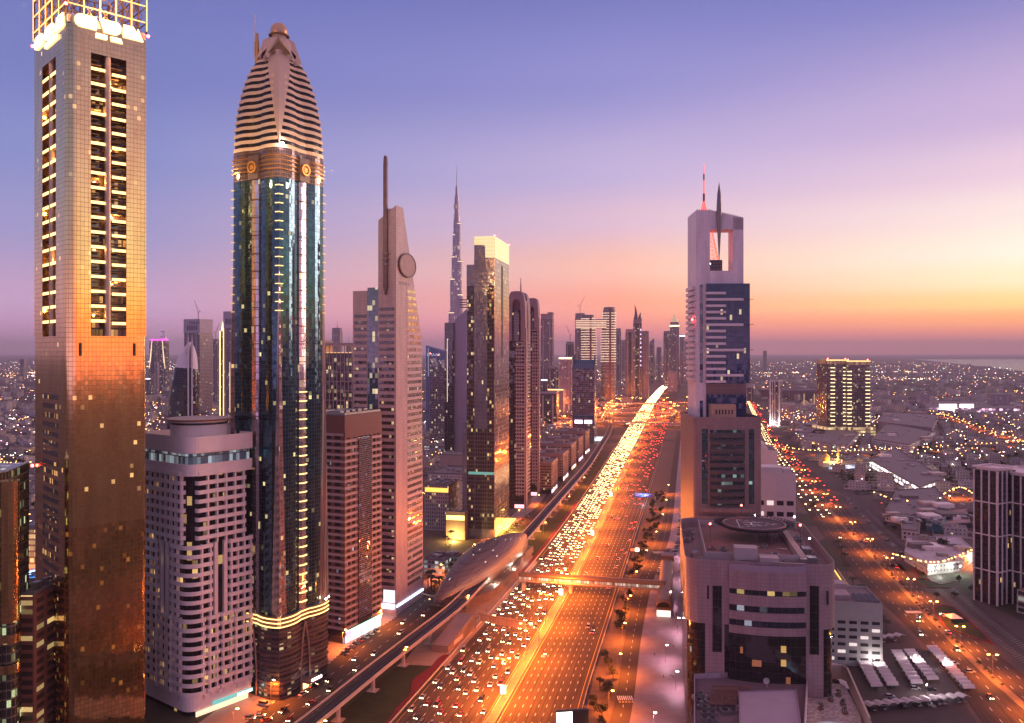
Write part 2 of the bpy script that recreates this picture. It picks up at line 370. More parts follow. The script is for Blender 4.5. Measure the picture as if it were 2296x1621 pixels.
# ------------------------------------------------------------------ the highway
HL = Line([(880, 1621), (1005, 1480), (1091, 1385), (1209, 1250), (1285, 1148), (1345, 1058), (1405, 960), (1442, 905), (1478, 868), (1512, 848), (1540, 838)]).smooth(300, 6000)
HM = Line([(1098, 1621), (1256, 1348), (1335, 1194), (1397, 1058), (1446, 960), (1470, 905), (1496, 868), (1526, 848), (1552, 838)]).smooth(300, 6000)
HR = Line([(1290, 1640), (1304, 1571), (1371, 1363), (1400, 1270), (1455, 1100), (1496, 960), (1512, 905), (1526, 868), (1546, 848), (1566, 838)]).smooth(300, 6000)
Y0, Y1 = 305, 5600
hwm = plain('highway_asphalt', (.075, .056, .047), .8, var=.16, scale=.06, spec=.15); ht_ = hwm.node_tree; hb_ = ht_.nodes['Principled BSDF']
_u = N(ht_, 'ShaderNodeUVMap'); _m = N(ht_, 'ShaderNodeMapping'); _m.inputs['Scale'].default_value = (70, .012, 1); _n = N(ht_, 'ShaderNodeTexNoise'); _n.inputs['Scale'].default_value = 1; _n.inputs['Detail'].default_value = 3
ht_.links.new(_u.outputs[0], _m.inputs[0]); ht_.links.new(_m.outputs[0], _n.inputs['Vector']); _o = hb_.inputs['Base Color'].links[0].from_socket
_g = N(ht_, 'ShaderNodeVectorMath', operation='SCALE'); ht_.links.new(_o, _g.inputs[0]); ht_.links.new(M(ht_, 'MULTIPLY_ADD', _n.outputs[0], 2.2, -.1), _g.inputs['Scale']); ht_.links.new(_g.outputs[0], hb_.inputs['Base Color'])   # tyre wear along the lanes
struct(ribbon(HL, HR, Y0, Y1, .02, 90).build('highway', hwm))
NL, NR, MED = 8, 9, 5.0
def laneL(u, Y): a, c = HL(Y)+1.5, HM(Y)-MED/2-1; return a+(c-a)*u
def laneR(u, Y): a, c = HM(Y)+MED/2+1, HR(Y)-1.5; return a+(c-a)*u
b = MB()
for fn, n in ((laneL, NL), (laneR, NR)):
    for k in range(1, n):
        Y = Y0
        while Y < 1500:
            l = 3.2; w = .14
            x0, x1 = fn(k/n, Y), fn(k/n, Y+l); b.face([(x0-w, Y, .026), (x0+w, Y, .026), (x1+w, Y+l, .026), (x1-w, Y+l, .026)]); Y += 9.5 if Y < 900 else 14
for u, fn in ((.0, laneL), (1.0, laneL), (0.0, laneR), (1.0, laneR)):
    f0 = (lambda Y, fn=fn, u=u: fn(u, Y)-.15); f1_ = (lambda Y, fn=fn, u=u: fn(u, Y)+.15)
    ribbon(f0, f1_, Y0, 2500, .026, 70, b, 1)
struct(b.build('lane_markings', [white, yellow]))
md = MB(); ys = [Y0*(2600/Y0)**(i/70) for i in range(71)]
for a, c in zip(ys, ys[1:]):
    for s0, s1, z in ((-MED/2, MED/2, .16),):
        md.face([(HM(a)+s0, a, z), (HM(a)+s1, a, z), (HM(c)+s1, c, z), (HM(c)+s0, c, z)])
        md.face([(HM(a)+s0, a, 0), (HM(a)+s0, a, z), (HM(c)+s0, c, z), (HM(c)+s0, c, 0)]); md.face([(HM(a)+s1, a, z), (HM(a)+s1, a, 0), (HM(c)+s1, c, 0), (HM(c)+s1, c, z)])
struct(md.build('median', plain('median_paving', (.24, .18, .13), .8)))
def barrier(f, off, y0, y1, name, label, h=.85, step=10):
    b = MB(); Y = y0; pts = []
    while Y <= y1: pts.append((f(Y)+off, Y)); Y += step
    b.strip(pts, 0, h, .35); return tag(b.build(name, conc), label, 'barrier')
barrier(HM, -MED/2+.3, 310, 1500, 'crash_barrier', 'concrete crash barrier along the median beside the oncoming lanes')
barrier(HM, MED/2-.3, 310, 1500, 'crash_barrier', 'concrete crash barrier along the median beside the empty lanes')
barrier(HL, -1.2, 310, 1500, 'crash_barrier', 'low concrete barrier along the left kerb of the highway')
barrier(HR, .6, 310, 1500, 'crash_barrier', 'low concrete barrier along the right kerb of the highway')
# ------------------------------------------------------------------ verge with red flower borders on the left of the highway
VB = Line([(690, 1680), (760, 1600), (905, 1480), (985, 1420), (1040, 1360), (1175, 1230), (1240, 1165), (1310, 1075), (1360, 985)])
struct(ribbon(VB, lambda Y: HL(Y)-2.2, Y0, 1350, .012, 50).build('grass_verge', lawn))
def wav(Y): return 3.5+2.5*sin(Y*.075)+1.2*sin(Y*.19+1)
b = MB(); Y = 310; pts = []
while Y < 470: pts.append((HL(Y)-2.4, Y)); Y += 3
for a, c in zip(pts, pts[1:]):
    for lo, hi, z0, z1 in ((0, 1, .35, .5),):
        wa, wc = wav(a[1]), wav(c[1]); b.face([(a[0]-wa, a[1], .3), (a[0], a[1], .5), (c[0], c[1], .5), (c[0]-wc, c[1], .3)]); b.face([(a[0]-wa-.3, a[1], 0), (a[0]-wa, a[1], .3), (c[0]-wc, c[1], .3), (c[0]-wc-.3, c[1], 0)]); b.face([(a[0], a[1], .5), (a[0]+.2, a[1], 0), (c[0]+.2, c[1], 0), (c[0], c[1], .5)])
stuff(b.build('flower_border', flower), 'wavy border of red flowers along the near left edge of the highway', 'flowers')
b = MB(); Y = 640; pts = []
while Y < 960: pts.append((HL(Y)-2.4, Y)); Y += 4
for a, c in zip(pts, pts[1:]):
    b.face([(a[0]-2.6, a[1], .3), (a[0], a[1], .5), (c[0], c[1], .5), (c[0]-2.6, c[1], .3)]); b.face([(a[0], a[1], .5), (a[0]+.2, a[1], 0), (c[0]+.2, c[1], 0), (c[0], c[1], .5)])
stuff(b.build('flower_border', flower), 'narrow border of red flowers beside the highway beyond the metro station', 'flowers')
# paved forecourt under the station
b = MB(); b.face([tuple(G(x, y, 170*0+.03)) for x, y in ((900, 1490), (1000, 1494), (1085, 1400), (1205, 1262), (1190, 1240), (1000, 1370))]); struct(b.build('station_forecourt', plain('forecourt', (.33, .24, .18), .7)))
# left frontage road, between the towers and the viaduct
LL = Line([(480, 1700), (570, 1600), (640, 1560), (735, 1490), (790, 1440), (880, 1390), (940, 1330), (1080, 1240), (1130, 1195), (1205, 1135), (1262, 1060), (1330, 975)])
LR = Line([(600, 1700), (700, 1600), (800, 1530), (890, 1450), (940, 1410), (985, 1370), (1120, 1260), (1185, 1195), (1232, 1145), (1286, 1060), (1345, 975)])
struct(ribbon(LL, LR, Y0, 1500, .015, 60).build('frontage_road', asphalt))
b = MB()
for u in (.33, .66):
    Y = 320
    while Y < 1200:
        x0, x1 = LL(Y)+(LR(Y)-LL(Y))*u, LL(Y+4)+(LR(Y+4)-LL(Y+4))*u; b.face([(x0-.12, Y, .021), (x0+.12, Y, .021), (x1+.12, Y+4, .021), (x1-.12, Y+4, .021)]); Y += 10
struct(b.build('frontage_markings', white))
PL = Line([(300, 1750), (420, 1640), (570, 1530), (700, 1450), (860, 1370), (930, 1320), (1060, 1225), (1120, 1180), (1190, 1120), (1250, 1040)])
struct(ribbon(PL, LL, Y0, 1200, .1, 50).build('pavement', paving))
b = MB(); Y = 340; k = 0                       # black and white kerb
while Y < 900:
    x0, x1 = LL(Y), LL(Y+2); b.prism([(x0-.15, Y), (x0+.25, Y), (x1+.25, Y+2), (x1-.15, Y+2)], 0, .16, k % 2); Y += 2; k += 1
struct(b.build('striped_kerb', [kerbm, plain('black_paint', (.03, .03, .03), .5)]))
# right service road and its wide pavement
SL = Line([(1355, 1650), (1381, 1574), (1399, 1434), (1425, 1310), (1474, 1215), (1492, 1150), (1506, 1050), (1516, 980)]).smooth(300, 2000)
SR = Line([(1405, 1650), (1421, 1574), (1436, 1434), (1460, 1310), (1500, 1215), (1510, 1150), (1519, 1050), (1526, 980)]).smooth(300, 2000)
struct(ribbon(lambda Y: HR(Y)+1, SL, Y0, 1600, .012, 50).build('planting_strip', plain('strip_soil', (.13, .09, .07), .9, var=.3)))
struct(ribbon(SL, SR, Y0, 1800, .016, 60).build('service_road', asphalt))
struct(ribbon(SR, lambda Y: SR(Y)+34+max(0, (Y-520)*.03), Y0, 1600, .12, 40).build('promenade', plain('pink_paving', (.25, .19, .2), .55, var=.2, scale=.2)))
b = MB(); Y = 310
while Y < 1000:
    x = (SL(Y)+SR(Y))/2; x1 = (SL(Y+3)+SR(Y+3))/2; b.face([(x-.12, Y, .022), (x+.12, Y, .022), (x1+.12, Y+3, .022), (x1-.12, Y+3, .022)]); Y += 10
for yy in (G(1400, 1565).y, G(1487, 1238).y):
    for k in range(8):
        x = SL(yy)+.8+(SR(yy)-SL(yy)-1.6)*k/7.5; b.face([(x, yy-2.6, .022), (x+.6, yy-2.6, .022), (x+.6, yy+2.6, .022), (x, yy+2.6, .022)])
    for k in range(5):
        x = SL(yy)+.8+(SR(yy)-SL(yy)-2.2)*k/4.4; b.face([(x, yy-5.2, .022), (x+1.3, yy-5.2, .022), (x+.65, yy-3.3, .022)], None, 1)
struct(b.build('crossing_markings', [white, yellow]))
# ------------------------------------------------------------------ the boulevard on the right
BL = Line([(1676, 905), (1690, 940), (1718, 1000), (1760, 1077), (1846, 1204), (1928, 1310), (2022, 1392), (2080, 1450), (2160, 1560), (2215, 1640)]).smooth(300, 4000)
BM = Line([(1683, 905), (1702, 940), (1736, 1000), (1803, 1077), (1898, 1187), (1983, 1275), (2068, 1367), (2146, 1449), (2252, 1547), (2320, 1605)]).smooth(300, 4000)
BR = Line([(1692, 905), (1715, 940), (1756, 1000), (1844, 1077), (1938, 1187), (2023, 1269), (2113, 1363), (2211, 1449), (2300, 1515), (2380, 1580)]).smooth(300, 4000)
struct(ribbon(BL, BR, Y0, 3500, .02, 70).build('boulevard', hwm))
b = MB()
for lo, hi, n in ((BL, BM, 3), (BM, BR, 4)):
    for k in range(1, n):
        Y = Y0
        while Y < 1100:
            x0 = lo(Y)+(hi(Y)-lo(Y))*k/n; x1 = lo(Y+4)+(hi(Y+4)-lo(Y+4))*k/n; b.face([(x0-.13, Y, .026), (x0+.13, Y, .026), (x1+.13, Y+4, .026), (x1-.13, Y+4, .026)]); Y += 13
for (xa, xb, yy) in ((2030, 2066, 1372), (2100, 2140, 1380)):
    A, B = G(xa, yy), G(xb, yy); n = 12
    for k in range(n):
        x = A.x+(B.x-A.x)*k/n; b.face([(x, A.y-2.5, .026), (x+.6, A.y-2.5, .026), (x+1.2, A.y+2.5, .026), (x+.6, A.y+2.5, .026)])
struct(b.build('boulevard_markings', white))
b = MB(); ys = [310*(900/310)**(i/40) for i in range(41)]
for a, c in zip(ys, ys[1:]):
    b.prism([(BM(a)-2.2, a), (BM(a)+2.2, a), (BM(c)+2.2, c), (BM(c)-2.2, c)], 0, .2)
struct(b.build('boulevard_median', plain('median_soil', (.24, .16, .1), .9)))
struct(ribbon(BR, lambda Y: BR(Y)+26, 330, 1300, .014, 40).build('parking_strip', asphalt2))
b = MB(); Y = 400
while Y < 900:
    x = BR(Y)+8; b.face([(x, Y, .02), (x+5.2, Y+2.6, .02), (x+5.2, Y+2.75, .02), (x, Y+.15, .02)]); b.face([(x+10, Y, .02), (x+15.2, Y+2.6, .02), (x+15.2, Y+2.75, .02), (x+10, Y+.15, .02)]); Y += 2.9
struct(b.build('parking_markings', white))
b = MB(); b.face([(BL(330)-140, 330, .011), (BL(330)-2, 330, .011), (BL(430)-2, 430, .011), (BL(470)-2, 470, .011), (BL(600)-2, 600, .011), (BL(600)-70, 600, .011), (BL(430)-110, 430, .011)])
struct(b.build('car_park', asphalt2))
# left district road far below, and other cross streets of the city
def street(pix, w, name='street', z=.02, m=None):
    pts = spline([tuple(G(x, y)) for x, y in pix], 6); b, l, r = path_ribbon(pts, w, z); return struct(b.build(name, m or asphalt)), pts
STREETS = []
for pix, w in ([[(1700, 1000), (1790, 1018), (1900, 1022), (2060, 1014), (2296, 1000)], 14], [[(2066, 950), (2110, 935), (2180, 960), (2296, 1000)], 16], [[(1670, 905), (1900, 965), (2080, 930), (2296, 905)], 12], [[(1960, 1120), (2060, 1150), (2150, 1108), (2210, 1140), (2330, 1160)], 10],
               [[(2000, 1265), (2100, 1285), (2200, 1250), (2330, 1230)], 14], [[(-40, 1045), (60, 1050), (140, 1030)], 14], [[(-60, 1160), (90, 1172), (180, 1150)], 20], [[(-60, 905), (70, 880), (330, 885), (520, 880)], 22], [[(330, 905), (470, 925), (560, 910)], 20], [[(-40, 840), (60, 838), (140, 830)], 30],
               [[(945, 1120), (1000, 1140), (1100, 1160)], 12], [[(940, 930), (1010, 925), (1080, 920)], 18], [[(1715, 870), (1900, 890), (2296, 880)], 18]):
    STREETS.append((street(pix, w)[1], w))
# ------------------------------------------------------------------ metro viaduct
VZ = 10.0
VC = Line([(640, 1660), (713, 1603), (840, 1500), (949, 1415), (1020, 1362), (1095, 1282), (1173, 1207), (1240, 1130), (1317, 1044), (1345, 1000), (1362, 975), (1370, 955), (1366, 935), (1356, 918), (1362, 904), (1390, 892), (1440, 880), (1500, 858)], VZ).smooth(300, 3600, 90, 2)
vt = thing('metro_viaduct', 'curving elevated metro viaduct on concrete piers beside the highway', 'viaduct', (0, 0, 0))
ys = [300*(3500/300)**(i/130) for i in range(131)]; pts = [(VC(y), y) for y in ys]
b = MB(); HW = 4.9
def offs(pts, o):
    out = []
    for i in range(len(pts)):
        a, c = pts[max(0, i-1)], pts[min(len(pts)-1, i+1)]; dx, dy = c[0]-a[0], c[1]-a[1]; l = sqrt(dx*dx+dy*dy); out.append((pts[i][0]+dy/l*o, pts[i][1]-dx/l*o))
    return out
sec = [(-HW, VZ), (HW, VZ), (HW, VZ-.8), (2.2, VZ-2.2), (-2.2, VZ-2.2), (-HW, VZ-.8)]; lines = [[(x, y, z) for x, y in offs(pts, o)] for o, z in sec]
for i in range(len(pts)-1):
    for k in range(6):
        j = (k+1) % 6; b.face([lines[k][i], lines[j][i], lines[j][i+1], lines[k][i+1]], None, 1 if k == 0 else 0)
b.build('deck', [conc, plain('track_bed', (.055, .045, .05), .8)], vt)
for s in (-1, 1):
    b = MB(); b.strip(offs(pts, s*(HW-.3)), VZ+.003, VZ+1.15, .28); b.build('parapet', conc, vt)
for o in (-3.2, -1.75, 1.75, 3.2):
    b = MB(); b.strip(offs(pts[:100], o), VZ+.02, VZ+.2, .16); b.build('rail', plain('rail_steel', (.35, .3, .3), .3, .9), vt)
Y = 352
while Y < 1500:
    if not 540 < Y < 700:
        a = VC.ang(Y); x = VC(Y); b = MB(); b.tube((0, 0, 0), (0, 0, VZ-3.4), 1.05, n=12)
        b.prism([(-1.1, -1.1), (1.1, -1.1), (1.1, 1.1), (-1.1, 1.1)], VZ-3.4, VZ-3.0); b.loft([[(-1.2, -1.1, VZ-3), (1.2, -1.1, VZ-3), (1.2, 1.1, VZ-3), (-1.2, 1.1, VZ-3)], [(-2.4, -1.1, VZ-2.21), (2.4, -1.1, VZ-2.21), (2.4, 1.1, VZ-2.21), (-2.4, 1.1, VZ-2.21)]])
        b.box(-2.6, 2.6, -2.6, 2.6, 0, .25); o = b.build('pier', conc, vt, (x, Y, 0)); o.rotation_euler = (0, 0, -a)
    Y += 34
# ------------------------------------------------------------------ flyovers of the interchange
def flyover(pix, w, z, label):
    pts = spline([tuple(G(x, y, z)) for x, y in pix], 8); t = thing('flyover', label, 'flyover', (0, 0, 0), 0, 'flyovers of the interchange')
    bb, L, Rr = path_ribbon(pts, w, z); n = len(L)
    for i in range(n-1):
        for q in ((L, -1), (Rr, 1)):
            a, c = q[0][i], q[0][i+1]; f = [(a[0], a[1], z-1.6), (c[0], c[1], z-1.6), (c[0], c[1], z), (a[0], a[1], z)]; bb.face(f if q[1] > 0 else f[::-1], None, 1)
        bb.face([Rr[i], L[i], L[i+1], Rr[i+1]][::1], None, 1); bb.v[-4:] = [(v[0], v[1], z-1.6) for v in bb.v[-4:]]
    bb.build('deck', [asphalt, conc], t)
    for q in (L, Rr):
        b = MB(); b.strip([p[:2] for p in q], z+.003, z+1, .3); b.build('parapet', conc, t)
    acc = 0
    for i in range(1, n):
        acc += (pts[i]-pts[i-1]).length
        if acc > 45:
            acc = 0; b = MB(); b.tube((0, 0, 0), (0, 0, z-1.61), 1.0, n=8); b.build('pier', conc, t, (pts[i].x, pts[i].y, 0))
    return pts
FLY = []
for k, (pix, w, z, lb) in enumerate([([(1190, 908), (1340, 906), (1450, 905), (1560, 902)], 22, 8, 'straight flyover crossing over the highway at the back of the interchange'),
    ([(1190, 934), (1300, 940), (1400, 946), (1560, 950)], 22, 8, 'nearest flyover crossing the highway in front of the interchange'),
    ([(1190, 920), (1320, 926), (1430, 925), (1560, 924)], 24, 9, 'wide flyover across the middle of the interchange'),
    ([(1352, 936), (1372, 912), (1425, 904), (1478, 908), (1512, 920), (1500, 934)], 11, 11, 'curved ramp looping round the middle of the interchange'),
    ([(1405, 952), (1450, 940), (1500, 932), (1560, 931)], 11, 7, 'short slanting ramp joining the near flyover on the right'),
    ([(1210, 955), (1300, 946), (1345, 928), (1400, 915)], 11, 9, 'ramp rising from the left behind the slab tower')]):
    FLY.append((flyover(pix, w, z, lb), w, z))
# ------------------------------------------------------------------ haze: one closed box of even air
b = MB(); b.box(-46000, 46000, -3100, 61000, -1, 905); hz = b.build('haze', None)
hz.data.materials.clear(); hm = bpy.data.materials.new('haze_air'); hm.use_nodes = True; ht = hm.node_tree; ht.nodes.clear()
pv = N(ht, 'ShaderNodeVolumePrincipled'); pv.inputs['Color'].default_value = (1, .90, .95, 1); pv.inputs['Density'].default_value = 4.5e-5; pv.inputs['Anisotropy'].default_value = .1
ho = N(ht, 'ShaderNodeOutputMaterial'); ht.links.new(pv.outputs[0], ho.inputs['Volume']); hz.data.materials.append(hm)
hz['kind'] = 'stuff'; hz['label'] = 'even purple haze over the city'; hz['category'] = 'haze'
# ================================================================== towers on the left of the road
goldglow = emis('warm_light_strip', (1, .58, .2), 3.2)
goldglow2 = emis('amber_light_strip', (1, .55, .16), 5)
letter_on = emis('lit_letters', (1, .82, .45), 1.9)
beige = plain('beige_cladding', (.56, .42, .36), .45, var=.1)
cream = plain('cream_cladding', (.92, .78, .73), .5, var=.08, scale=.1)
pinkst = plain('pink_stone', (.56, .42, .42), .5, var=.08)
bronze = plain('bronze_metal', (.3, .17, .08), .35, .6, .1)
def beacon(parent, loc, r=.6):
    b = MB(); b.sphere((0, 0, 0), r, 8); return b.build('beacon', redlamp, parent, loc)
# ------------------------------------------------------------------ gold glass tower
def gold_tower():
    a, d, px = 46, 350.0, 150; cx = XP(px, d)
    t = thing('glass_tower', 'tallest gold glass tower at the left with lit lattice crown and glowing slot of ledges', 'tower', (cx, d, 0), rot_a(a))
    W = ext(cx, d, a, 328); D = ext(cx, d, a-90, 77)
    X = lambda p: ext(cx, d, a, p)
    Yl = lambda p: ext(cx, d, a-90, p)
    gm = facade('gold_glass', 1.55, 2.05, (1.0, .66, .29), (.36, .21, .08), .07, .08, .012, (1, .55, .2), 1.5, metal=1.0, rough=.1, jit=.003, fmetal=.9, frough=.3, gvar=.10)
    gl_ = facade('gold_glass_low_reflection', 1.55, 2.05, (.88, .54, .22), (.26, .14, .05), .07, .08, .035, (1, .33, .05), .38, metal=1.0, rough=.08, jit=.01, fmetal=.9, frough=.3, gvar=.3)  # darker tint and dim amber panes stand in for reflected ground and lights
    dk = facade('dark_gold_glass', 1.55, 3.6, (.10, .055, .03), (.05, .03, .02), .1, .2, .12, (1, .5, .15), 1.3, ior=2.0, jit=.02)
    zt, zs = 309.0, 177.0; r = 4.0
    x0, x1, y0, y1 = X(204), X(283), Yl(125), Yl(95)
    full = rounded([(0, 0), (W, 0), (W, D), (0, D)], [r, 1.5, 1.5, 1.5], 8)
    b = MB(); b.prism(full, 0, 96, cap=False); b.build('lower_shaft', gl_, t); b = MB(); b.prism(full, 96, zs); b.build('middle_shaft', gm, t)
    cor = rounded([(0, 0), (x0, 0), (x0, 5), (5, 5), (5, y0), (0, y0)], [r, 0, 0, 0, 0, 0], 8)
    b = MB(); b.prism(cor, zs, zt+.0); b.prism([(x1, 0), (W, 0), (W, D), (x1, D)], zs+.002, zt); b.prism([(0, y1), (x1-.01, y1), (x1-.01, D), (0, D)], zs+.002, zt); b.build('upper_shaft', gm, t)
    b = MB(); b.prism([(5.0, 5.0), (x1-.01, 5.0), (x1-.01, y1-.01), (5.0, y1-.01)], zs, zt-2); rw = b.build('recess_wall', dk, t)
    b = MB(); b.box(x0, x1, .0, 5.2, zt-11, zt-.01); b.build('recess_lintel', gm, t); b = MB(); b.box(0, 5.2, y0, y1, zt-11, zt-.01); b.build('recess_lintel', gm, t)
    colm = plain('tower_column', (.62, .45, .33), .35, .4, .1)
    for (xa, ya) in (((x0+x1)/2, 1.3), (1.3, (y0+y1)/2)):
        b = MB(); b.tube((xa, ya, zs), (xa, ya, zt-11), 1.25, n=14); b.build('column', colm, t, smooth=40)
    for k in range(8): lamp_light(t, ((x0+x1)/2-3.6*(-1)**k, 2.2, zs+9+k*14.5), 2600, (1, .5, .14), .6)
    for k in range(5): lamp_light(t, (2.2, (y0+y1)/2+5*(-1)**k, zs+12+k*22), 1800, (1, .5, .14), .6)
    n = 18; slab = plain('recess_slab', (.35, .2, .1), .5)
    for k in range(n):
        z = zs+6.2+k*(zt-24-zs)/(n-1)
        for (p, q, ax) in ((x0, (x0+x1)/2-1.3, 0), ((x0+x1)/2+1.3, x1, 0), (y0, (y0+y1)/2-1.3, 1), ((y0+y1)/2+1.3, y1, 1)):
            b = MB(); zz = z-(.9 if p > x0+1 and ax == 0 else 0)
            if ax == 0: b.box(p+.05, q-.05, .35, 4.9, zz, zz+.45, 0); b.box(p+.1, q-.1, .1, .34, zz-.3, zz+.9, 1)
            else: b.box(.35, 4.9, p+.05, q-.05, zz, zz+.45, 0); b.box(.1, .34, p+.1, q-.1, zz-.3, zz+.9, 1)
            b.build('lit_ledge', [slab, goldglow], rw)
        for s in (-1, 1):                                   # terraces between the lit ledges
            p, q = (x0, (x0+x1)/2-1.3) if s < 0 else ((x0+x1)/2+1.3, x1)
            b = MB(); b.box(p+.1, q-1.2, 1.6, 4.95, z+2.4, z+2.7, 0); b.box(p+.1, q-2.0, 2.2, 4.95, z+4.5, z+4.8, 0); b.build('terrace', slab, rw)
    # head: parapet band, letters, lattice crown
    b = MB(); b.prism([(.3, .3), (W-.3, .3), (W-.3, D-.3), (.3, D-.3)], zt, zt+3.2); b.build('parapet', beige, t)
    def glyph(pts, face, m=letter_on):
        b = MB(); q = [(p, 0, z) for p, z in pts]
        if face == 0:
            f = [Vector((p, -.75, z)) for p, z in pts]; k = [Vector((p, -.02, z)) for p, z in pts]
        else:
            f = [Vector((-.75, p, z)) for p, z in pts][::-1]; k = [Vector((-.02, p, z)) for p, z in pts][::-1]
        b.face(f); n = len(f)
        for i in range(n): b.face([f[i], k[i], k[(i+1) % n], f[(i+1) % n]])
        b.build('letter', m, t)
    u0, wL, h = 2.8, W-4.2, 5.6; zb = zt-1.2
    def pill(a0, a1, lo, hi, left=True, right=True):
        r_ = (hi-lo)/2; p = []
        if left: p += [(a0+r_+r_*cos(g), lo+r_+r_*sin(g)) for g in [pi/2+pi*i/8 for i in range(9)]]
        else: p += [(a0, hi), (a0, lo)]
        if right: p += [(a1-r_+r_*cos(g), lo+r_+r_*sin(g)) for g in [-pi/2+pi*i/8 for i in range(9)]]
        else: p += [(a1, lo), (a1, hi)]
        return p
    glyph(pill(u0, u0+wL*.31, zb, zb+h, True, False), 0)
    glyph([(u0+wL*.35, zb+h), (u0+wL*.42, zb), (u0+wL*.60, zb), (u0+wL*.655, zb+1.4), (u0+wL*.66, zb+h*.75), (u0+wL*.62, zb+h)], 0)
    glyph([(u0+wL*.70, zb+h), (u0+wL*.70, zb), (u0+wL, zb), (u0+wL*.92, zb+h*.95), (u0+wL*.89, zb+h*.6), (u0+wL*.85, zb+h)], 0)
    glyph([(u0+wL*.30, zb-1), (u0+wL*.30, zb-3), (u0+wL*.46, zb-3), (u0+wL*.46, zb-1)], 0); glyph([(u0+wL*.51, zb-1), (u0+wL*.52, zb-3), (u0+wL*.69, zb-3), (u0+wL*.66, zb-1)], 0)
    glyph([(3.5, zb+h), (3.5, zb), (14, zb), (12, zb+h)], 1); glyph(pill(16.5, 30, zb, zb+h), 1); glyph(pill(33, D-2, zb, zb+h), 1); glyph([(12, zb-1), (12, zb-3), (30, zb-3), (30, zb-1)], 1)
    zc = zt+30; led = emis('crown_light_strip', (1, .62, .2), 1.7)
    def face_pts(n): return [i/n for i in range(n+1)]
    for axis, L in ((0, W), (1, D)):
        for off in (0.0, 1.0):
            for i, u in enumerate(face_pts(5)):
                b = MB(); o = (L*u, D*off) if axis == 0 else (W*off, L*u)
                b.box(o[0]-.35, o[0]+.35, o[1]-.35, o[1]+.35, zt+3.2, zc); b.build('crown_post', bronze, t)
                if off == 0 and i:
                    b = MB(); (b.box(o[0]-.22, o[0]+.22, o[1]-.62, o[1]-.36, zt+4, zc) if axis == 0 else b.box(o[0]-.62, o[0]-.36, o[1]-.22, o[1]+.22, zt+4, zc)); b.build('light_strip', led, t)
            for k in range(4):
                z = zt+7.5+k*7.3; b = MB()
                (b.box(.4, W-.4, D*off-.2, D*off+.2, z, z+.5) if axis == 0 else b.box(W*off-.2, W*off+.2, .4, D-.4, z, z+.5)); b.build('crown_beam', bronze, t)
                if off == 0:
                    b = MB(); (b.box(.5, W-.5, -.5, -.21, z+.05, z+.45) if axis == 0 else b.box(-.5, -.21, .5, D-.5, z+.05, z+.45)); b.build('light_strip', led, t)
    b = MB(); rr = random.Random(4)
    for i in range(5):
        for k in range(3):
            for y in (3.0, D-3): b.bar((W*i/5+.6, y, zt+3.5+k*8), (W*(i+1)/5-.6, y, zt+11+k*8), .3); b.bar((W*(i+1)/5-.6, y, zt+3.5+k*8), (W*i/5+.6, y, zt+11+k*8), .3)
            for x in (3.0, W-3): b.bar((x, D*i/5+.6, zt+3.5+k*8), (x, D*(i+1)/5-.6, zt+11+k*8), .3); b.bar((x, D*(i+1)/5-.6, zt+3.5+k*8), (x, D*i/5+.6, zt+11+k*8), .3)
    for k in range(4):
        for i in range(8): b.bar((W*i/8+1, 3, zt+6+k*7.3), (W*(7-i)/8+1, D-3, zt+6+k*7.3), .22)
    b.build('crown_truss', bronze, t)
    for p in ((-.5, -.5, zt+7), (W+.6, -.6, zt+2), (-.6, D+.6, zt+2), (-1, D*.99, 118)): beacon(t, p, .7)
    # service openings under the slot
    dkm = plain('service_louvre', (.10, .05, .03), .6)
    for u in (.16, .84):
        b = MB(); b.box(W*u-.6, W*u+.6, -.06, .3, zs-8.5, zs-3); b.build('louvre', dkm, t)
    # darker hotel balconies on the lower left face
    b = MB(); z = 6
    while z < 150: b.box(-.05, .4, D*.25, D*.72, z, z+2.3); z += 4.1
    b.build('balcony_slot', dk, t)
    # amber flood lamps under the lattice and lit ledges wash the wall below
    lamp_light(t, (W*.5, -9, zt+9), 5e4, (1, .55, .18), 2); lamp_light(t, (-9, D*.5, zt+9), 4e4, (1, .55, .18), 2)
    return t
gold_tower()
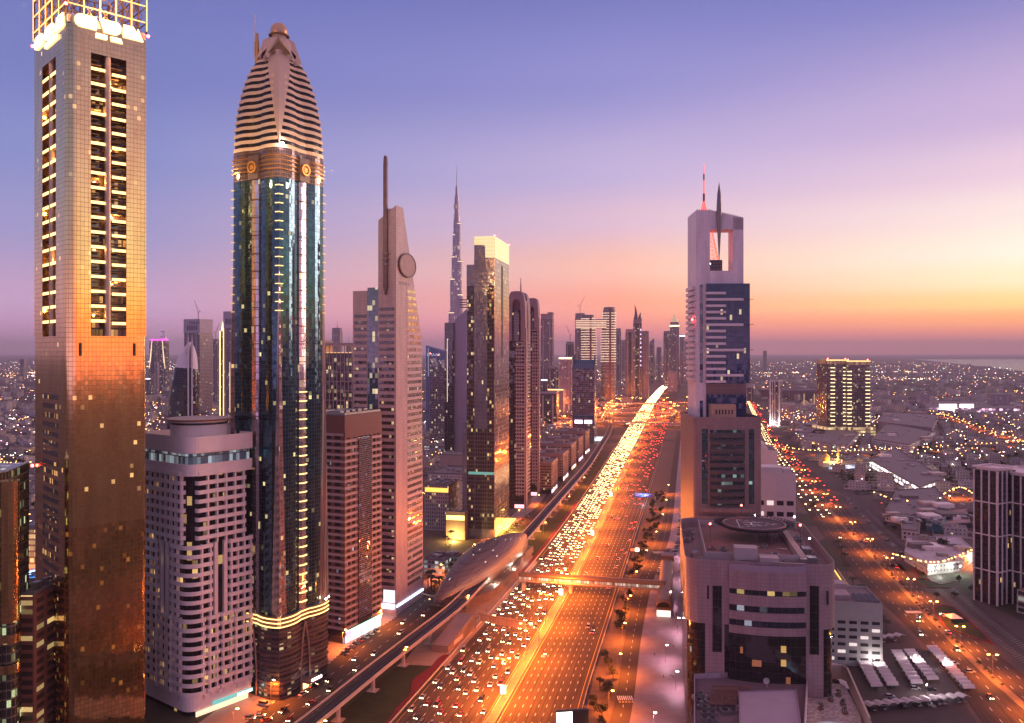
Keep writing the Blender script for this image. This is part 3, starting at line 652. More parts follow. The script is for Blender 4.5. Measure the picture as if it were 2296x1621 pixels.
# ------------------------------------------------------------------ cream tower with round helipad
def cream_tower():
    a, d, px = 37.8, 386.0, 423; cx = XP(px, d); t = thing('office_tower', 'cream banded tower with rounded corners and a round rooftop helipad left of centre', 'tower', (cx, d, 0), rot_a(a))
    W, D = ext(cx, d, a, 569), 46.0; fl = 4.28; zt = 113.0
    gl = facade('dark_window_glass', 2.6, fl, (.02, .018, .02), (.03, .025, .025), .06, .0, .09, (1, .6, .22), 1.3, ior=1.5, jit=.02)
    c = 1.7
    b = MB(); b.prism(rounded([(c, c), (W-c, c), (W-c, D-c), (c, D-c)], [6, 3, 3, 3]), 0, zt); b.build('glazing', gl, t)
    def pts(s0, s1, r=7.0):     # s runs from -D (left end) over 0 (corner) to W; path along the face, inset 0
        P_ = []
        def at(s):
            if s <= -r: return (0, -s)
            if s >= r: return (s, 0)
            th = (s+r)/(2*r)*pi/2; return (r-r*cos(th), r-r*sin(th))
        ss = [s0]+[x for x in [-r+2*r*i/8 for i in range(9)] if s0 < x < s1]+[s1]
        q = [at(s) for s in ss]; return q
    def bay(s0, s1, endL=True, endR=True, inset=2.2):   # path with quarter-turn ends going back into the wall
        q = pts(s0, s1); out = list(q)
        def norm(p0, p1): dx, dy = p1[0]-p0[0], p1[1]-p0[1]; l = sqrt(dx*dx+dy*dy); return (dx/l, dy/l), (-dy/l, dx/l)
        if endL:
            (tx, ty), (nx, ny) = norm(q[0], q[1]); out = [(q[0][0]-tx*1.0*sin(g)+nx*inset*(1-cos(g)), q[0][1]-ty*1.0*sin(g)+ny*inset*(1-cos(g))) for g in (pi/2, pi/3, pi/6)]+out
        if endR:
            (tx, ty), (nx, ny) = norm(q[-2], q[-1]); out = out+[(q[-1][0]+tx*1.0*sin(g)+nx*inset*(1-cos(g)), q[-1][1]+ty*1.0*sin(g)+ny*inset*(1-cos(g))) for g in (pi/6, pi/3, pi/2)]
        return out
    def S_(p): return ext(cx, d, a, p) if p > px else -ext(cx, d, a-90, p)
    fW, fD = W, D
    # bays measured off the photograph: (start, end) along the wrap
    zones = [(0, 9, [(-D+1, -29), (-26, -16), (-13, 8.2), (11, 15.5), (18, 23), (25.2, W-1)]),
             (9, 17, [(-D+1, -29), (-15.5, 12.0), (22.5, W-1)]),
             (17, 25, [(-D+1, -7.0), (5.0, W-5)])]
    for z0, z1, bays in zones:
        for k in range(z0, z1):
            zb = 7+k*fl
            for s0, s1 in bays: b = MB(); b.strip(bay(s0, s1, True, True), zb+2.35, zb+fl, .35); b.build('floor_band', cream, t)
        b = MB()
        for s0, s1 in bays:                              # piers between the windows
            n = max(1, round((s1-s0)/4.6))
            for i in range(n+1):
                s = s0+.4+(s1-s0-.8)*i/n
                if abs(s) < 7 and i not in (0, n): continue
                q = (s-.45, s+.45)
                if s >= 7: b.box(q[0], q[1], .1, 1.6, 7+z0*fl, 7+z1*fl)
                elif s <= -7: b.box(.1, 1.6, -q[1], -q[0], 7+z0*fl, 7+z1*fl)
        b.build('pier', cream, t)
    for s in (14.5, 19.6, -20, -25):                     # tall fins in the recessed strips
        b = MB(); z0, z1 = 7+9*fl-2, 7+17*fl
        (b.box(s-.9, s+.9, .2, 1.75, z0, z1) if s > 0 else b.box(.2, 1.75, -s-.9, -s+.9, z0, z1)); b.build('fin', cream, t)
    b = MB(); b.prism(rounded([(.1, .1), (W-.1, .1), (W-.1, D-.1), (.1, D-.1)], [7, 3, 3, 3]), 2.6, 9.2); b.build('podium_band', cream, t)
    # crown: band, glass storey, tall parapet
    rp = rounded([(0, 0), (W, 0), (W, D), (0, D)], [7, 2, 2, 2], 8)
    b = MB(); b.prism(rp, zt-.8, zt+4.6, bot=True); b.build('cornice', cream, t)
    tg = facade('terrace_glass', 1.9, 5.5, (.16, .26, .3), (.06, .06, .07), .05, .08, .55, (.75, .9, 1), .55, ior=1.6, jit=.01)
    b = MB(); b.prism(rounded([(1, 1), (W-1, 1), (W-1, D-1), (1, D-1)], [6, 2, 2, 2], 8), zt+4.6, zt+10); b.build('terrace_glazing', tg, t)
    b = MB(); b.strip(rp, zt+10, zt+17.5, .3, closed=True); b.prism(rounded([(.6, .6), (W-.6, .6), (W-.6, D-.6), (.6, D-.6)], [6.5, 2, 2, 2], 8), zt+9.6, zt+13.5); b.build('roof_parapet', cream, t)
    b = MB(); hx, hy, hr = W*.48, D*.40, 14.6; b.lathe(hx, hy, [(hr-1.2, zt+13.5), (hr-1.2, zt+24.0)], 40, 0, False); b.lathe(hx, hy, [(hr-1.1, zt+22.2), (hr-1.1, zt+23.2)], 40, 1, False); b.build('helipad_drum', [cream, darkm], t)
    b = MB(); b.lathe(hx, hy, [(hr-1.1, zt+24), (hr+.2, zt+24.3), (hr+.2, zt+24.9)], 40); hd = b.build('helipad_deck', plain('helipad_deck', (.46, .38, .37), .7), t)
    b = MB(); b.lathe(hx, hy, [(hr+.3, zt+24.2), (hr+1.3, zt+24.6), (hr+1.3, zt+24.85), (hr+.3, zt+24.9)], 40, 0, False); b.build('safety_net', plain('net_rust', (.35, .16, .1), .7), hd)
    b = MB()
    for i in range(6): b.box(2.5+i*2.2, 4.3+i*2.2, 2, 6, zt+13.5, zt+15.9)
    for i in range(5): b.box(W-6, W-3, 4+i*4, 7.2+i*4, zt+13.5, zt+15.8)
    for i in range(5): b.box(2, 5, 10+i*4, 13+i*4, zt+13.5, zt+15.6)
    b.build('rooftop_unit', steel, t); clutter(t, 3, W-4, 3, D-6, zt+13.5, 22, 5)
    # shopfront: lit fascia
    b = MB(); b.box(W*.35, W*.97, -.9, -.1, 3.0, 4.6); b.build('shop_fascia', emis('teal_fascia', (.2, .75, .7), .7), t)
    b = MB(); b.box(W*.1, W*.9, -.4, -.05, .2, 2.6); b.build('shop_window', emis('shop_window_glow', (1, .75, .5), 1.2), t)
    text('Shakespeare', 1.5, letter_on, t, (W*.66, -.95, 3.8), (R(90), 0, 0), 'lettering', .06) if False else None
    b = MB(); b.box(W*.72, W*.95, -1.0, -.91, 3.3, 4.3); b.build('fascia_lettering', emis('white_sign', (.9, 1, 1), 5), t)
    return t
cream_tower()
# ------------------------------------------------------------------ rocket shaped tower
def rocket_tower():
    d0, px = 428.0, 622; cx = XP(px, d0); view = atan2(cx, d0)
    t = thing('hotel_tower', 'rocket shaped blue glass tower with striped pointed dome, sphere and mast', 'tower', (cx, d0+3, 0), -view)
    Rr = 22.3
    def plan(sc=1.0, ch=2.6, bul=.10, n=7):
        """four convex lobes with a ridge at each corner and a recessed channel between (CCW from the right-hand channel)"""
        out = []; C = [(Rr*cos(g), Rr*sin(g)) for g in (-pi/2, 0, pi/2, pi)]; md = []
        for i in range(4):
            a, b = Vector(C[i]), Vector(C[(i+1) % 4]); md.append((a, b))
        for i in range(4):
            c = Vector(C[i]); prv = Vector(C[i-1]); nx = Vector(C[(i+1) % 4]); m0 = (prv+c)/2; m1 = (c+nx)/2
            for (A, B, fl) in ((m0, c, 0), (c, m1, 1)):
                dv = (B-A).normalized(); nn = Vector((dv.y, -dv.x)); st = A+dv*(ch if not fl else 0); en = B-dv*(ch if fl else 0); L = (en-st).length
                for k in range(n+1):
                    if fl and k == 0: continue
                    u = k/n; out.append(tuple((st+(en-st)*u+nn*(bul*L*4*u*(1-u)))*sc))
        return out
    blue = facade('teal_glass', 1.7, 2.0, (.045, .12, .17), (.012, .025, .035), .05, .05, .018, (1, .8, .35), 1.6, metal=.8, rough=.07, jit=.016, gvar=.5)
    silver = facade('silver_glass', 2.6, 3.9, (.62, .58, .62), (.3, .2, .13), .04, .07, .03, (1, .7, .3), 1.2, metal=.85, rough=.12, jit=.02, fmetal=.6)
    zr, zd = 256.0, 271.0
    b = MB(); b.prism(plan(), 34, zr); b.build('shaft', blue, t)
    C = [Vector((Rr*cos(g), Rr*sin(g))) for g in (-pi/2, 0, pi/2, pi)]
    for i in range(4):
        m = (C[i]+C[(i+1) % 4])/2; dv = (C[(i+1) % 4]-C[i]).normalized(); nn = Vector((dv.y, -dv.x)); q = [m-dv*2.55-nn*2, m-dv*2.55+nn*.5, m-dv*1.4+nn*1.3, m+dv*1.4+nn*1.3, m+dv*2.55+nn*.5, m+dv*2.55-nn*2]
        b = MB(); b.prism([tuple(x) for x in q], 34, zr+2); b.build('glass_column', silver, t)
        hoops = MB(); z = 120
        while z < 252: hoops.strip([tuple(q[1]+nn*.05), tuple(q[2]+nn*.1), tuple(q[3]+nn*.1), tuple(q[4]+nn*.05)], z, z+.45, .35); z += 9
        hoops.build('hoop', bronze, t)
        if i == 0:
            for k in range(24):
                z = 44+k*4.6; b = MB(); b.strip([tuple(q[1]+nn*.1), tuple(q[2]+nn*.25), tuple(q[3]+nn*.25), tuple(q[4]+nn*.1)], z, z+.42, .4); b.build('light_arc', goldglow, t)
        b = MB(); c2 = m+nn*2.1; ax = nn
        ctr = Vector((c2.x, c2.y, zd-9.0)); n3 = Vector((nn.x, nn.y, 0)); e1 = Vector((dv.x, dv.y, 0)); e2 = Vector((0, 0, 1))
        for (r0, r1, dp, mm) in ((2.0, 3.0, 1.0, 0), (0.0, 1.4, .8, 0)):
            for k in range(20):
                g, h = 2*pi*k/20, 2*pi*(k+1)/20; f = lambda r, g, o: ctr+e1*r*cos(g)+e2*r*sin(g)+n3*o
                b.face([f(r0, g, dp), f(r0, h, dp), f(r1, h, dp), f(r1, g, dp)]); b.face([f(r1, g, dp), f(r1, h, dp), f(r1, h, 0), f(r1, g, 0)])
        for v in range(2): pass
        b.build('medallion', plain('gold_medallion', (.6, .3, .08), .35, .7), t)
        b = MB()
        for v in ((ctr-n3*3, .0),): b.prism([tuple((m-dv*3.4-nn*1)[:]), tuple((m-dv*3.4+nn*2.0)[:]), tuple((m+dv*3.4+nn*2.0)[:]), tuple((m+dv*3.4-nn*1)[:])], zr, zd-3)
        b.build('collar_panel', plain('collar_dark', (.10, .06, .06), .4), t)
    # lit ledges on each ridge
    for i in range(4):
        c = C[i]; dv = c.normalized(); tt = Vector((-dv.y, dv.x)); al = (C[(i+1) % 4]-c).normalized(); be = (C[i-1]-c).normalized()
        for k in range(15):
            z = zr-4-k*4.4; p = c+dv*.3; b = MB(); b.strip([tuple(p+be*2.4+dv*.9), tuple(p+dv*.55), tuple(p+al*2.4+dv*.9)], z, z+.3, .45); b.build('lit_ledge', goldglow if i == 0 else emis('dim_ledge_strip', (1, .55, .18), 1.1), t)
    # collar with hoops
    b = MB(); b.prism(plan(1.0), zr, zd, 0); b.build('collar', facade('collar_glass', 1.4, 1.9, (.06, .04, .05), (.16, .08, .05), .12, .16, .0, ior=1.6), t)
    b = MB()
    for k in range(4):
        q = plan(1.022); b.strip(q[::1], zr+4+k*2.2, zr+4.7+k*2.2, .3, closed=True)
    b.build('collar_hoop', plain('copper_hoop', (.36, .18, .08), .35, .7), t)
    # dome of stripes
    prof = [(330, 1.0), (300, .985), (270, .955), (240, .90), (210, .83), (185, .75), (165, .665), (150, .59), (138, .50), (128, .40)]
    def sc(z):
        zz = [(ZY(y, d0), s) for y, s in prof]
        for (z0, s0), (z1, s1) in zip(zz, zz[1:]):
            if z <= z1: return s0+(s1-s0)*max(0, (z-z0)/(z1-z0))
        return zz[-1][1]
    ztop = ZY(128, d0); n = 28; stripeA = plain('dome_cladding', (.78, .58, .40), .45, .0, .06); stripeB = facade('dome_glass', 1.5, 5, (.008, .008, .01), (.04, .025, .025), .08, 0, .0, ior=1.4, rough=.2)
    zs = [zd+(ztop-zd)*i/n for i in range(n+1)]
    for i in range(0, n, 2):
        b = MB(); b.loft([[(x, y, z) for x, y in plan(sc(z)*1.0)] for z in (zs[i], zs[i+1])]); b.build('dome_band', stripeA, t)
        b = MB(); b.loft([[(x, y, z) for x, y in plan(sc(z)*.965)] for z in (zs[i+1], zs[i+2])])
        b.build('dome_window', stripeB, t)
    # plain leaf shaped panel on every corner of the dome
    leafm = plain('leaf_panel', (.62, .47, .38), .42, .1, .05)
    for i in (0, 2):
        c = C[i].normalized(); al = (C[(i+1) % 4]-C[i]).normalized(); be = (C[i-1]-C[i]).normalized(); L = []; Rg = []; Md = []
        m = 22
        for k in range(m+1):
            u = k/m; z = zd+2+(ztop+2-zd-2)*u; s = sc(min(z, ztop)); w = (9.6*(u**.85) if u < .8 else 9.6*(.8**.85)*(1-(u-.8)*.55))*.95+.12; base = C[i]*s*1.02
            L.append(tuple(base+be*w+c*(.25+w*.14))+(z,)); Rg.append(tuple(base+al*w+c*(.25+w*.14))+(z,)); Md.append(tuple(base+c*(.35))+(z,))
        b = MB()
        for k in range(m):
            b.face([L[k], Md[k], Md[k+1], L[k+1]]); b.face([Md[k], Rg[k], Rg[k+1], Md[k+1]])
            for Q, fl in ((L, 0), (Rg, 1)):
                inn = lambda p: (p[0]*.93, p[1]*.93, p[2]); f = [Q[k], Q[k+1], inn(Q[k+1]), inn(Q[k])]; b.face(f if not fl else f[::-1])
        b.build('leaf_panel', leafm, t)
    for i in range(4): g = pi/4+pi/2*i; lamp_light(t, (36*cos(g), 36*sin(g), zr+1), 1.3e4, (1, .62, .25), 1.5); g += pi/4; lamp_light(t, (34*cos(g), 34*sin(g), zr+6), 1.8e4, (1, .66, .34), 1.5)
    # cap: four peaked petals, drum and sphere
    for i in range(4):
        c = C[i].normalized(); tt = Vector((-c.y, c.x)); z0 = ztop+1; b = MB(); w = 9.6
        pa = c*11.2-tt*w*.8; pb = c*11.2+tt*w*.8
        A, B, T = (*pa, z0-5), (*pb, z0-5), (*(c*7.6), z0+8.5); I = (0, 0, z0+12)
        A2, B2, T2 = (*(c*8.5-tt*w*.66), z0-1), (*(c*8.5+tt*w*.66), z0-1), (*(c*6.6), z0+6)
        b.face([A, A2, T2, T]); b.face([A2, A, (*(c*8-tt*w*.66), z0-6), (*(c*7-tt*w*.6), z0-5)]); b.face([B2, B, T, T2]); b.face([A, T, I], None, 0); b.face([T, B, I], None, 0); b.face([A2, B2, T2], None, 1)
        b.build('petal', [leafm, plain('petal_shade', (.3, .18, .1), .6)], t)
    b = MB(); b.lathe(0, 0, [(8.6, ztop-2), (7.4, ztop+4), (5.2, ztop+9.5), (3.6, ztop+11), (3.6, ztop+13)], 24); capo = b.build('cap', leafm, t, smooth=30)
    b = MB(); b.sphere((0, 0, ztop+14.2), 4.4, 24); b.build('sphere', plain('gold_sphere', (.66, .42, .26), .38, .45, .05), capo, smooth=60)
    b = MB(); b.lathe(0, 0, [(4.6, ztop+11.6), (5.3, ztop+11.7), (5.3, ztop+12.1)], 24); b.build('sphere_ring', bronze, capo)
    mx = (575-622)/F*d0; b = MB(); b.tube((mx, 2, ztop-6), (mx, 2, ztop+9), 1.1, .9, 10, 0); b.tube((mx, 2, ztop+9), (mx, 2, ztop+13), .7, .6, 10, 0); b.tube((mx-1.1, 2, ztop-2), (mx-1.1, 2, ZY(30, d0)), .42, .3, 8, 1)
    for z in range(5): b.tube((mx-1.1, 2, ztop+1+z*1.6), (mx-1.1, 2, ztop+1.5+z*1.6), .75, n=8, m=0)
    b.build('mast', [plain('mast_gold', (.65, .36, .14), .4, .5), plain('mast_white', (.7, .62, .6), .5)], t, smooth=40)
    b = MB(); b.sphere((0, 0, 0), .9, 10); b.build('floodlight', emis('bright_floodlight', (1, 1, 1), 90), t, (1.3, -Rr-1.6, zd+1.0))
    # slender sails of glass on the lower ridge
    for i in range(4):
        c = C[i].normalized(); al = (C[(i+1) % 4]-C[i]).normalized(); be = (C[i-1]-C[i]).normalized(); p = C[i]
        for dv, nm in ((be, 0), (al, 1)):
            b = MB(); top = p+c*.1; A = p+c*3.0; B = p+dv*6.2+c*1.4; z0, z1 = 36, ZY(560, d0)
            f = [(*A, z0), (*B, z0), (*top, z1)]; b.face(f if nm else f[::-1], [(0, z0), (6, z0), (3, z1)]); b.face([(*B, z0), (*(B-c*3), z0), (*top, z1)] if nm else [(*(B-c*3), z0), (*B, z0), (*top, z1)], None)
            b.build('glass_sail', facade('sail_glass', 1.7, 2.0, (.42, .34, .36), (.2, .14, .14), .05, .05, .05, (1, .6, .25), 1.2, metal=.7, rough=.08, jit=.03, gvar=.6), t)
    # podium of curved floors with gold light rings
    pg = facade('podium_glass', 2.2, 4.6, (.035, .03, .035), (.05, .035, .035), .07, .34, .13, (1, .75, .35), 1.1, ior=1.7, jit=.03)
    b = MB(); b.prism(plan(1.10, 2.2, .11), 0, 36); pod = b.build('podium', pg, t)
    b = MB()
    for k in range(7): b.strip(plan(1.105, 2.2, .11), 3+k*4.6, 4.3+k*4.6, .3, closed=True)
    b.build('podium_band', plain('podium_stone', (.11, .07, .07), .4), pod)
    for k in range(3):
        b = MB(); b.strip(plan(1.12, 2.6, .11), 35.5+k*2.0, 35.95+k*2.0, .3, closed=True); b.build('light_ring', goldglow, pod)
    b = MB(); b.prism(plan(1.10, 2.4, .11), 36, 40.5); b.build('podium_cornice', plain('cornice_dark', (.14, .08, .06), .4), pod)
    for i in range(4):
        m = (C[i]+C[(i+1) % 4])/2*1.10; dv = (C[(i+1) % 4]-C[i]).normalized(); nn = Vector((dv.y, -dv.x)); b = MB()
        for s in (-1, 1):
            pr = [(3.0, 0), (3.0, 14), (2.2, 24), (.9, 31), (0, 34)]
            for (w0, z0), (w1, z1) in zip(pr, pr[1:]): b.bar((*(m+dv*s*w0+nn*.9), z0), (*(m+dv*s*w1+nn*.9), z1), .8)
        b.build('entrance_arch', plain('arch_stone', (.36, .22, .16), .5), pod)
    m = (C[0]+C[1])/2*1.10; dv = (C[1]-C[0]).normalized(); nn = Vector((dv.y, -dv.x))
    b = MB(); b.prism([tuple(m-dv*3+nn*.3), tuple(m-dv*3+nn*6), tuple(m+dv*7+nn*6), tuple(m+dv*7+nn*.3)], 4.2, 5.4, bot=True); cano = b.build('canopy', plain('canopy', (.3, .16, .1), .5), t)
    b = MB(); b.prism([tuple(m-dv*1+nn*6.05), tuple(m+dv*6+nn*6.05), tuple(m+dv*6+nn*6.3), tuple(m-dv*1+nn*6.3)][::-1], 5.0, 6.2); b.build('canopy_lettering', emis('white_sign2', (1, .95, 1), 6), cano)
    b = MB(); b.prism([tuple(m-dv*1.5+nn*.6), tuple(m+dv*5+nn*.6), tuple(m+dv*5+nn*.8), tuple(m-dv*1.5+nn*.8)][::-1], .2, 3.6); b.build('entrance_glow', emis('lobby_glow', (1, .62, .25), 3), t)
    for p in ((C[1]*1.12, 42), (C[1]*1.05+C[0]*.2, 42.2)):
        b = MB(); b.sphere((*p[0], p[1]), .5, 8); b.build('floodlight', emis('warm_flood', (1, .8, .45), 40), t)
    return t
rocket_tower()
# ------------------------------------------------------------------ brown striped block with a lettered glass front
def striped_tower():
    a, d, px = 25, 486.0, 773; cx = XP(px, d); t = thing('office_block', 'brown and pink striped office block with lettering down its dark glass front', 'office block', (cx, d, 0), rot_a(a))
    W, D = ext(cx, d, a, 856), 26.0; zt = 133.0
    br = plain('brown_granite', (.20, .085, .075), .45, var=.08); pk = plain('pink_granite', (.50, .36, .35), .5, var=.08)
    gl = facade('brown_block_glass', 1.5, 3.7, (.02, .015, .02), (.04, .03, .03), .08, .1, .03, (.9, .8, 1), .8, ior=1.8, jit=.02)
    cgl = facade('front_glass', 1.2, 1.24, (.03, .022, .04), (.10, .06, .08), .06, .07, .05, (.5, .5, 1), .5, ior=2.2, jit=.05)
    fl = 3.9; n = 30; x0, x1 = W*.34, W*.70
    b = MB(); b.prism([(.5, .5), (W-.5, .5), (W-.5, D-.5), (.5, D-.5)], 0, zt-8); b.build('glazing', gl, t)
    for k in range(n):
        z = 8+k*fl
        for (p, q) in ((0, x0), (x1, W)): b = MB(); b.box(p, q, 0, .48, z, z+1.5, 1); b.box(p, q, 0, .48, z+1.5, z+1.9, 0); b.build('floor_band', [br, pk], t)
        b = MB(); b.box(0, .48, .49, D, z, z+1.5, 1); b.box(0, .48, .49, D, z+1.5, z+1.9, 0); b.build('floor_band', [br, pk], t)
    b = MB()
    for u in (0, .052, .10, .15, .2, .27, .34): pass
    for lo, hi in ((0, x0), (x1, W)):
        L = hi-lo
        for f0, f1 in ((0, .16), (.42, .54), (.8, 1)): b.box(lo+L*f0, lo+L*f1, .03, .47, 8, 8+n*fl)
    for f0, f1 in ((.0, .12), (.28, .38), (.55, .65), (.82, 1)): b.box(.03, .47, max(.5, D*f0), D*f1, 8, 8+n*fl)
    b.build('pier', br, t)
    b = MB(); b.prism([(x0, -.6), (x1, -.6), (x1, .45), (x0, .45)], 9, zt-14); gfr = b.build('glass_front', cgl, t)
    b = MB(); z = 12
    while z < zt-14:
        b.box(x0-.2, x1+.2, -.95, -.85, z, z+.14); z += 1.25
    b.build('cable', plain('cable_steel', (.42, .3, .3), .4, .5), gfr)
    b = MB(); b.prism([(0, 0), (W, 0), (W, D), (0, D)], zt-10, zt, 0, 1); b.prism([(1, 1), (W-1, 1), (W-1, D-1), (1, D-1)], zt, zt+.4, 1)
    b.box(-.1, W+.1, -.2, .8, zt-13, zt-10, 0); b.build('crown', [br, roofw], t)
    b = MB(); b.strip([(.8, .8), (W-.8, .8), (W-.8, D-.8), (.8, D-.8)], zt+.4, zt+1.6, .3, closed=True)
    for i in range(5): b.box(5+i*6, 8.6+i*6, 7, 13, zt+.4, zt+2.4)
    b.build('rooftop_unit', steel, t); clutter(t, 3, W-4, 3, D-3, zt+.4, 14, 6)
    for s, z, tx in ((1.9, 37.5, 'GULF OASIS REALTY'), (2.9, 33.4, '04-3975500')):
        text(tx, s, plain('white_letter', (.8, .78, .78), .5), gfr, ((x0+x1)/2, -1.02, z), (R(90), 0, 0), 'lettering', .04, xs=.86)
    b = MB(); b.box(0, W, -.5, -.02, 5.0, 7.6); b.build('shop_fascia', plain('fascia_dark', (.12, .07, .06), .5), t)
    sh = [(.02, .14, (1, .1, .3), 8), (.16, .42, (.85, 1, .9), 6), (.44, .62, (.9, .9, 1), 8), (.64, .97, (.8, .95, 1), 3)]
    for i, (u0, u1, c, st) in enumerate(sh):
        b = MB(); b.box(W*u0, W*u1, -.62, -.51, 5.2 if i else 3, 6.8); b.build('shop_sign', emis('sign_%s' % ('magenta', 'mint', 'ice', 'blue')[i], c, st), t)
        b = MB(); b.box(W*u0, W*u1, -.1, -.01, .3, 4.6); b.build('shop_window', emis('shop_glow_%s' % ('a', 'b', 'c', 'd')[i], (1, .9, .85), 1.6), t)
    b = MB(); b.box(0, W, -.66, -.52, 7.2, 7.5); b.build('light_strip', emis('green_strip', (.3, 1, .5), 4), t)
    return t
striped_tower()
# ------------------------------------------------------------------ pink sail tower with blade spire and disc
def sail_tower():
    a, d, px = 18, 540.0, 888; cx = XP(px, d); t = thing('sail_tower', 'pink sail topped tower with long blade spire and round disc near its peak', 'tower', (cx, d, 0), rot_a(a))
    W = ext(cx, d, a, 949); D = ext(cx, d, a-90, 848); Dl = ext(cx, d, a-90, 790)
    pk = facade('pink_panel', 3.2, 2.0, (.56, .40, .40), (.36, .25, .26), .02, .05, 0, rough=.35, ior=1.5, jit=.004, gvar=.1)
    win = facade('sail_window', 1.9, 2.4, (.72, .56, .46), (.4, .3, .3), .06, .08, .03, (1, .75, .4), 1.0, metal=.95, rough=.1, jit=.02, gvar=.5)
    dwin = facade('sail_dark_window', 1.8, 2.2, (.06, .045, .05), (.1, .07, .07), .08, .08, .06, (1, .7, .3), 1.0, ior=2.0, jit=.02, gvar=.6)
    zp, zsh = ZY(460, d), ZY(492, d)
    # right face outline: far edge leans in as it rises
    def Wz(z):
        pr = [(0, 949), (ZY(760, d), 945.5), (ZY(650, d), 931), (ZY(560, d), 918), (ZY(463, d), 904)]
        for (z0, p0), (z1, p1) in zip(pr, pr[1:]):
            if z <= z1: return ext(cx, d, a, p0+(p1-p0)*(z-z0)/(z1-z0))
        return ext(cx, d, a, 904)
    n = 40; zz = [zp*i/n for i in range(n+1)]
    b = MB()
    for z0, z1 in zip(zz, zz[1:]):
        w0, w1 = Wz(z0), Wz(z1); zl0, zl1 = min(z0, zsh), min(z1, zsh)
        b.face([(0, 0, z0), (w0, 0, z0), (w1, 0, z1), (0, 0, z1)], [(0, z0), (w0, z0), (w1, z1), (0, z1)])
        b.face([(w0, 0, z0), (w0, D, z0), (w1, D, z1), (w1, 0, z1)], [(0, z0), (D, z0), (D, z1), (0, z1)])
        if z0 < zsh: b.face([(0, D, z0), (0, 0, z0), (0, 0, min(z1, zp)), (0, D, zl1)], [(0, z0), (D, z0), (D, z1), (0, zl1)]); b.face([(w0, D, z0), (0, D, z0), (0, D, zl1), (w1, D, zl1)])
    w1 = Wz(zp); b.face([(0, 0, zp), (w1, 0, zp), (w1, D, zp-6), (0, D, zsh)])
    b.face([(0, 0, zz[-2]), (0, 0, zp), (0, D, zsh)]); b.build('sail', pk, t)
    # window bands of the right face
    fl = 4.35; z = 14; k = 0
    while z < ZY(652, d):
        w = Wz(z)-1.2; x0 = W*.40; b = MB(); b.box(x0, w, -.12, .05, z, z+2.2); b.build('window_band', win, t); k += 1; z += fl if k < 98 else 999
    b = MB(); z = 14
    while z < ZY(652, d): b.box(W*.38, Wz(z+3)-.6, -.28, .02, z+2.35, z+fl-.15); z += fl
    b.build('spandrel', plain('pink_spandrel', (.60, .45, .45), .4, .1), t)
    # window bands of the left face
    z = 10; b = MB()
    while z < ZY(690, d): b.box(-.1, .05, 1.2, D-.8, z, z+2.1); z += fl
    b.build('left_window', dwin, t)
    # wings
    zw = ZY(650, d)
    b = MB(); b.prism([(.8, D), (W-3, D), (W-3, Dl), (.8, Dl)], 0, zw); wg = b.build('wing', pk, t)
    b = MB(); z = 10
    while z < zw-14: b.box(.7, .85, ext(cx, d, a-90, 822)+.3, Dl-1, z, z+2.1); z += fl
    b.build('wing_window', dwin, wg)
    b = MB(); b.box(.55, .86, D+.2, ext(cx, d, a-90, 823), 0, zw+2); b.build('blue_strip', facade('blue_strip_glass', 2.0, 3.4, (.02, .075, .12), (.02, .03, .05), .05, .06, .1, (1, .8, .4), 1.2, ior=2.4, jit=.02), t)
    b = MB(); b.prism([(W-8, 5), (ext(cx, d, a, 949)+1.5, 9), (W+1.5, D-2), (W-8, D-2)], 0, ZY(648, d)); b.build('rear_wing', pk, t)
    # blade spire with rings
    yb = ext(cx, d, a-90, 866); zb0, zb1 = ZY(660, d), ZY(348, d); b = MB()
    b.loft([[(-.9+s*x, yb+s2*w, z) for x, s, s2 in ((-1.0, 1, -1), (-1.0, 1, 1), (1.0, 1, 1), (1.0, 1, -1))] for z, w in ((zb0, .15), (zb0+5, 1.3), (zb1-6, 1.25), (zb1-1, .9), (zb1, .25))], cap=True); spb = b.build('spire_blade', plain('spire_steel', (.2, .13, .14), .4, .5), t)
    for y in (568, 580, 592):
        b = MB(); z = ZY(y, d); b.lathe(-.9, yb, [(1.6, z-.5), (2.3, z-.5), (2.3, z+.5), (1.6, z+.5)], 14, 0, False); b.build('spire_ring', plain('ring_steel', (.3, .22, .22), .4, .5), spb)
    b = MB(); zc = ZY(590, d); xc = ext(cx, d, a, 911.5); rr = 28/F*d*1.0
    for k in range(32):
        g, h = 2*pi*k/32, 2*pi*(k+1)/32; sx_ = rr*.56/(.31*1.0)*.47; f = lambda g, y, r=1: (xc+r*8.4*cos(g)*1.55, y, zc+r*rr*sin(g))
        b.face([f(g, -1.2), f(g, .2), f(h, .2), f(h, -1.2)], None, 0); b.face([f(g, -1.2, .9), f(g, -1.2), f(h, -1.2), f(h, -1.2, .9)], None, 0); b.face([(xc, -1.05, zc), f(g, -1.05, .9), f(h, -1.05, .9)], None, 1)
        b.face([f(h, .2), f(g, .2), (xc, .2, zc)], None, 0)
    b.build('disc', [plain('disc_rim', (.14, .09, .09), .5), plain('disc_face', (.34, .22, .23), .45, .2)], t)
    b = MB()
    for i in range(7): b.box(W*.1+i*2.3, W*.1+i*2.3+.7, -.06, .05, ZY(636, d), ZY(629, d)) if W*.1+i*2.3 < Wz(ZY(630, d))-2 else None
    b.build('vent_slot', darkm, t)
    b = MB(); b.box(.5, W-1, -.7, -.15, 5.0, 6.2); b.build('shop_fascia', emis('blue_white_fascia', (.55, .65, 1), 5), t)
    b = MB(); b.box(-1.2, -.15, 1, 14, 4.2, 6.8); b.build('shop_sign', emis('pale_blue_sign', (.8, .85, 1), 5), t)
    b = MB(); b.box(-.16, -.02, .8, 9, 8, 16); b.build('lobby_window', emis('lobby_white', (.85, .88, 1), 1.2), t)
    return t
sail_tower()
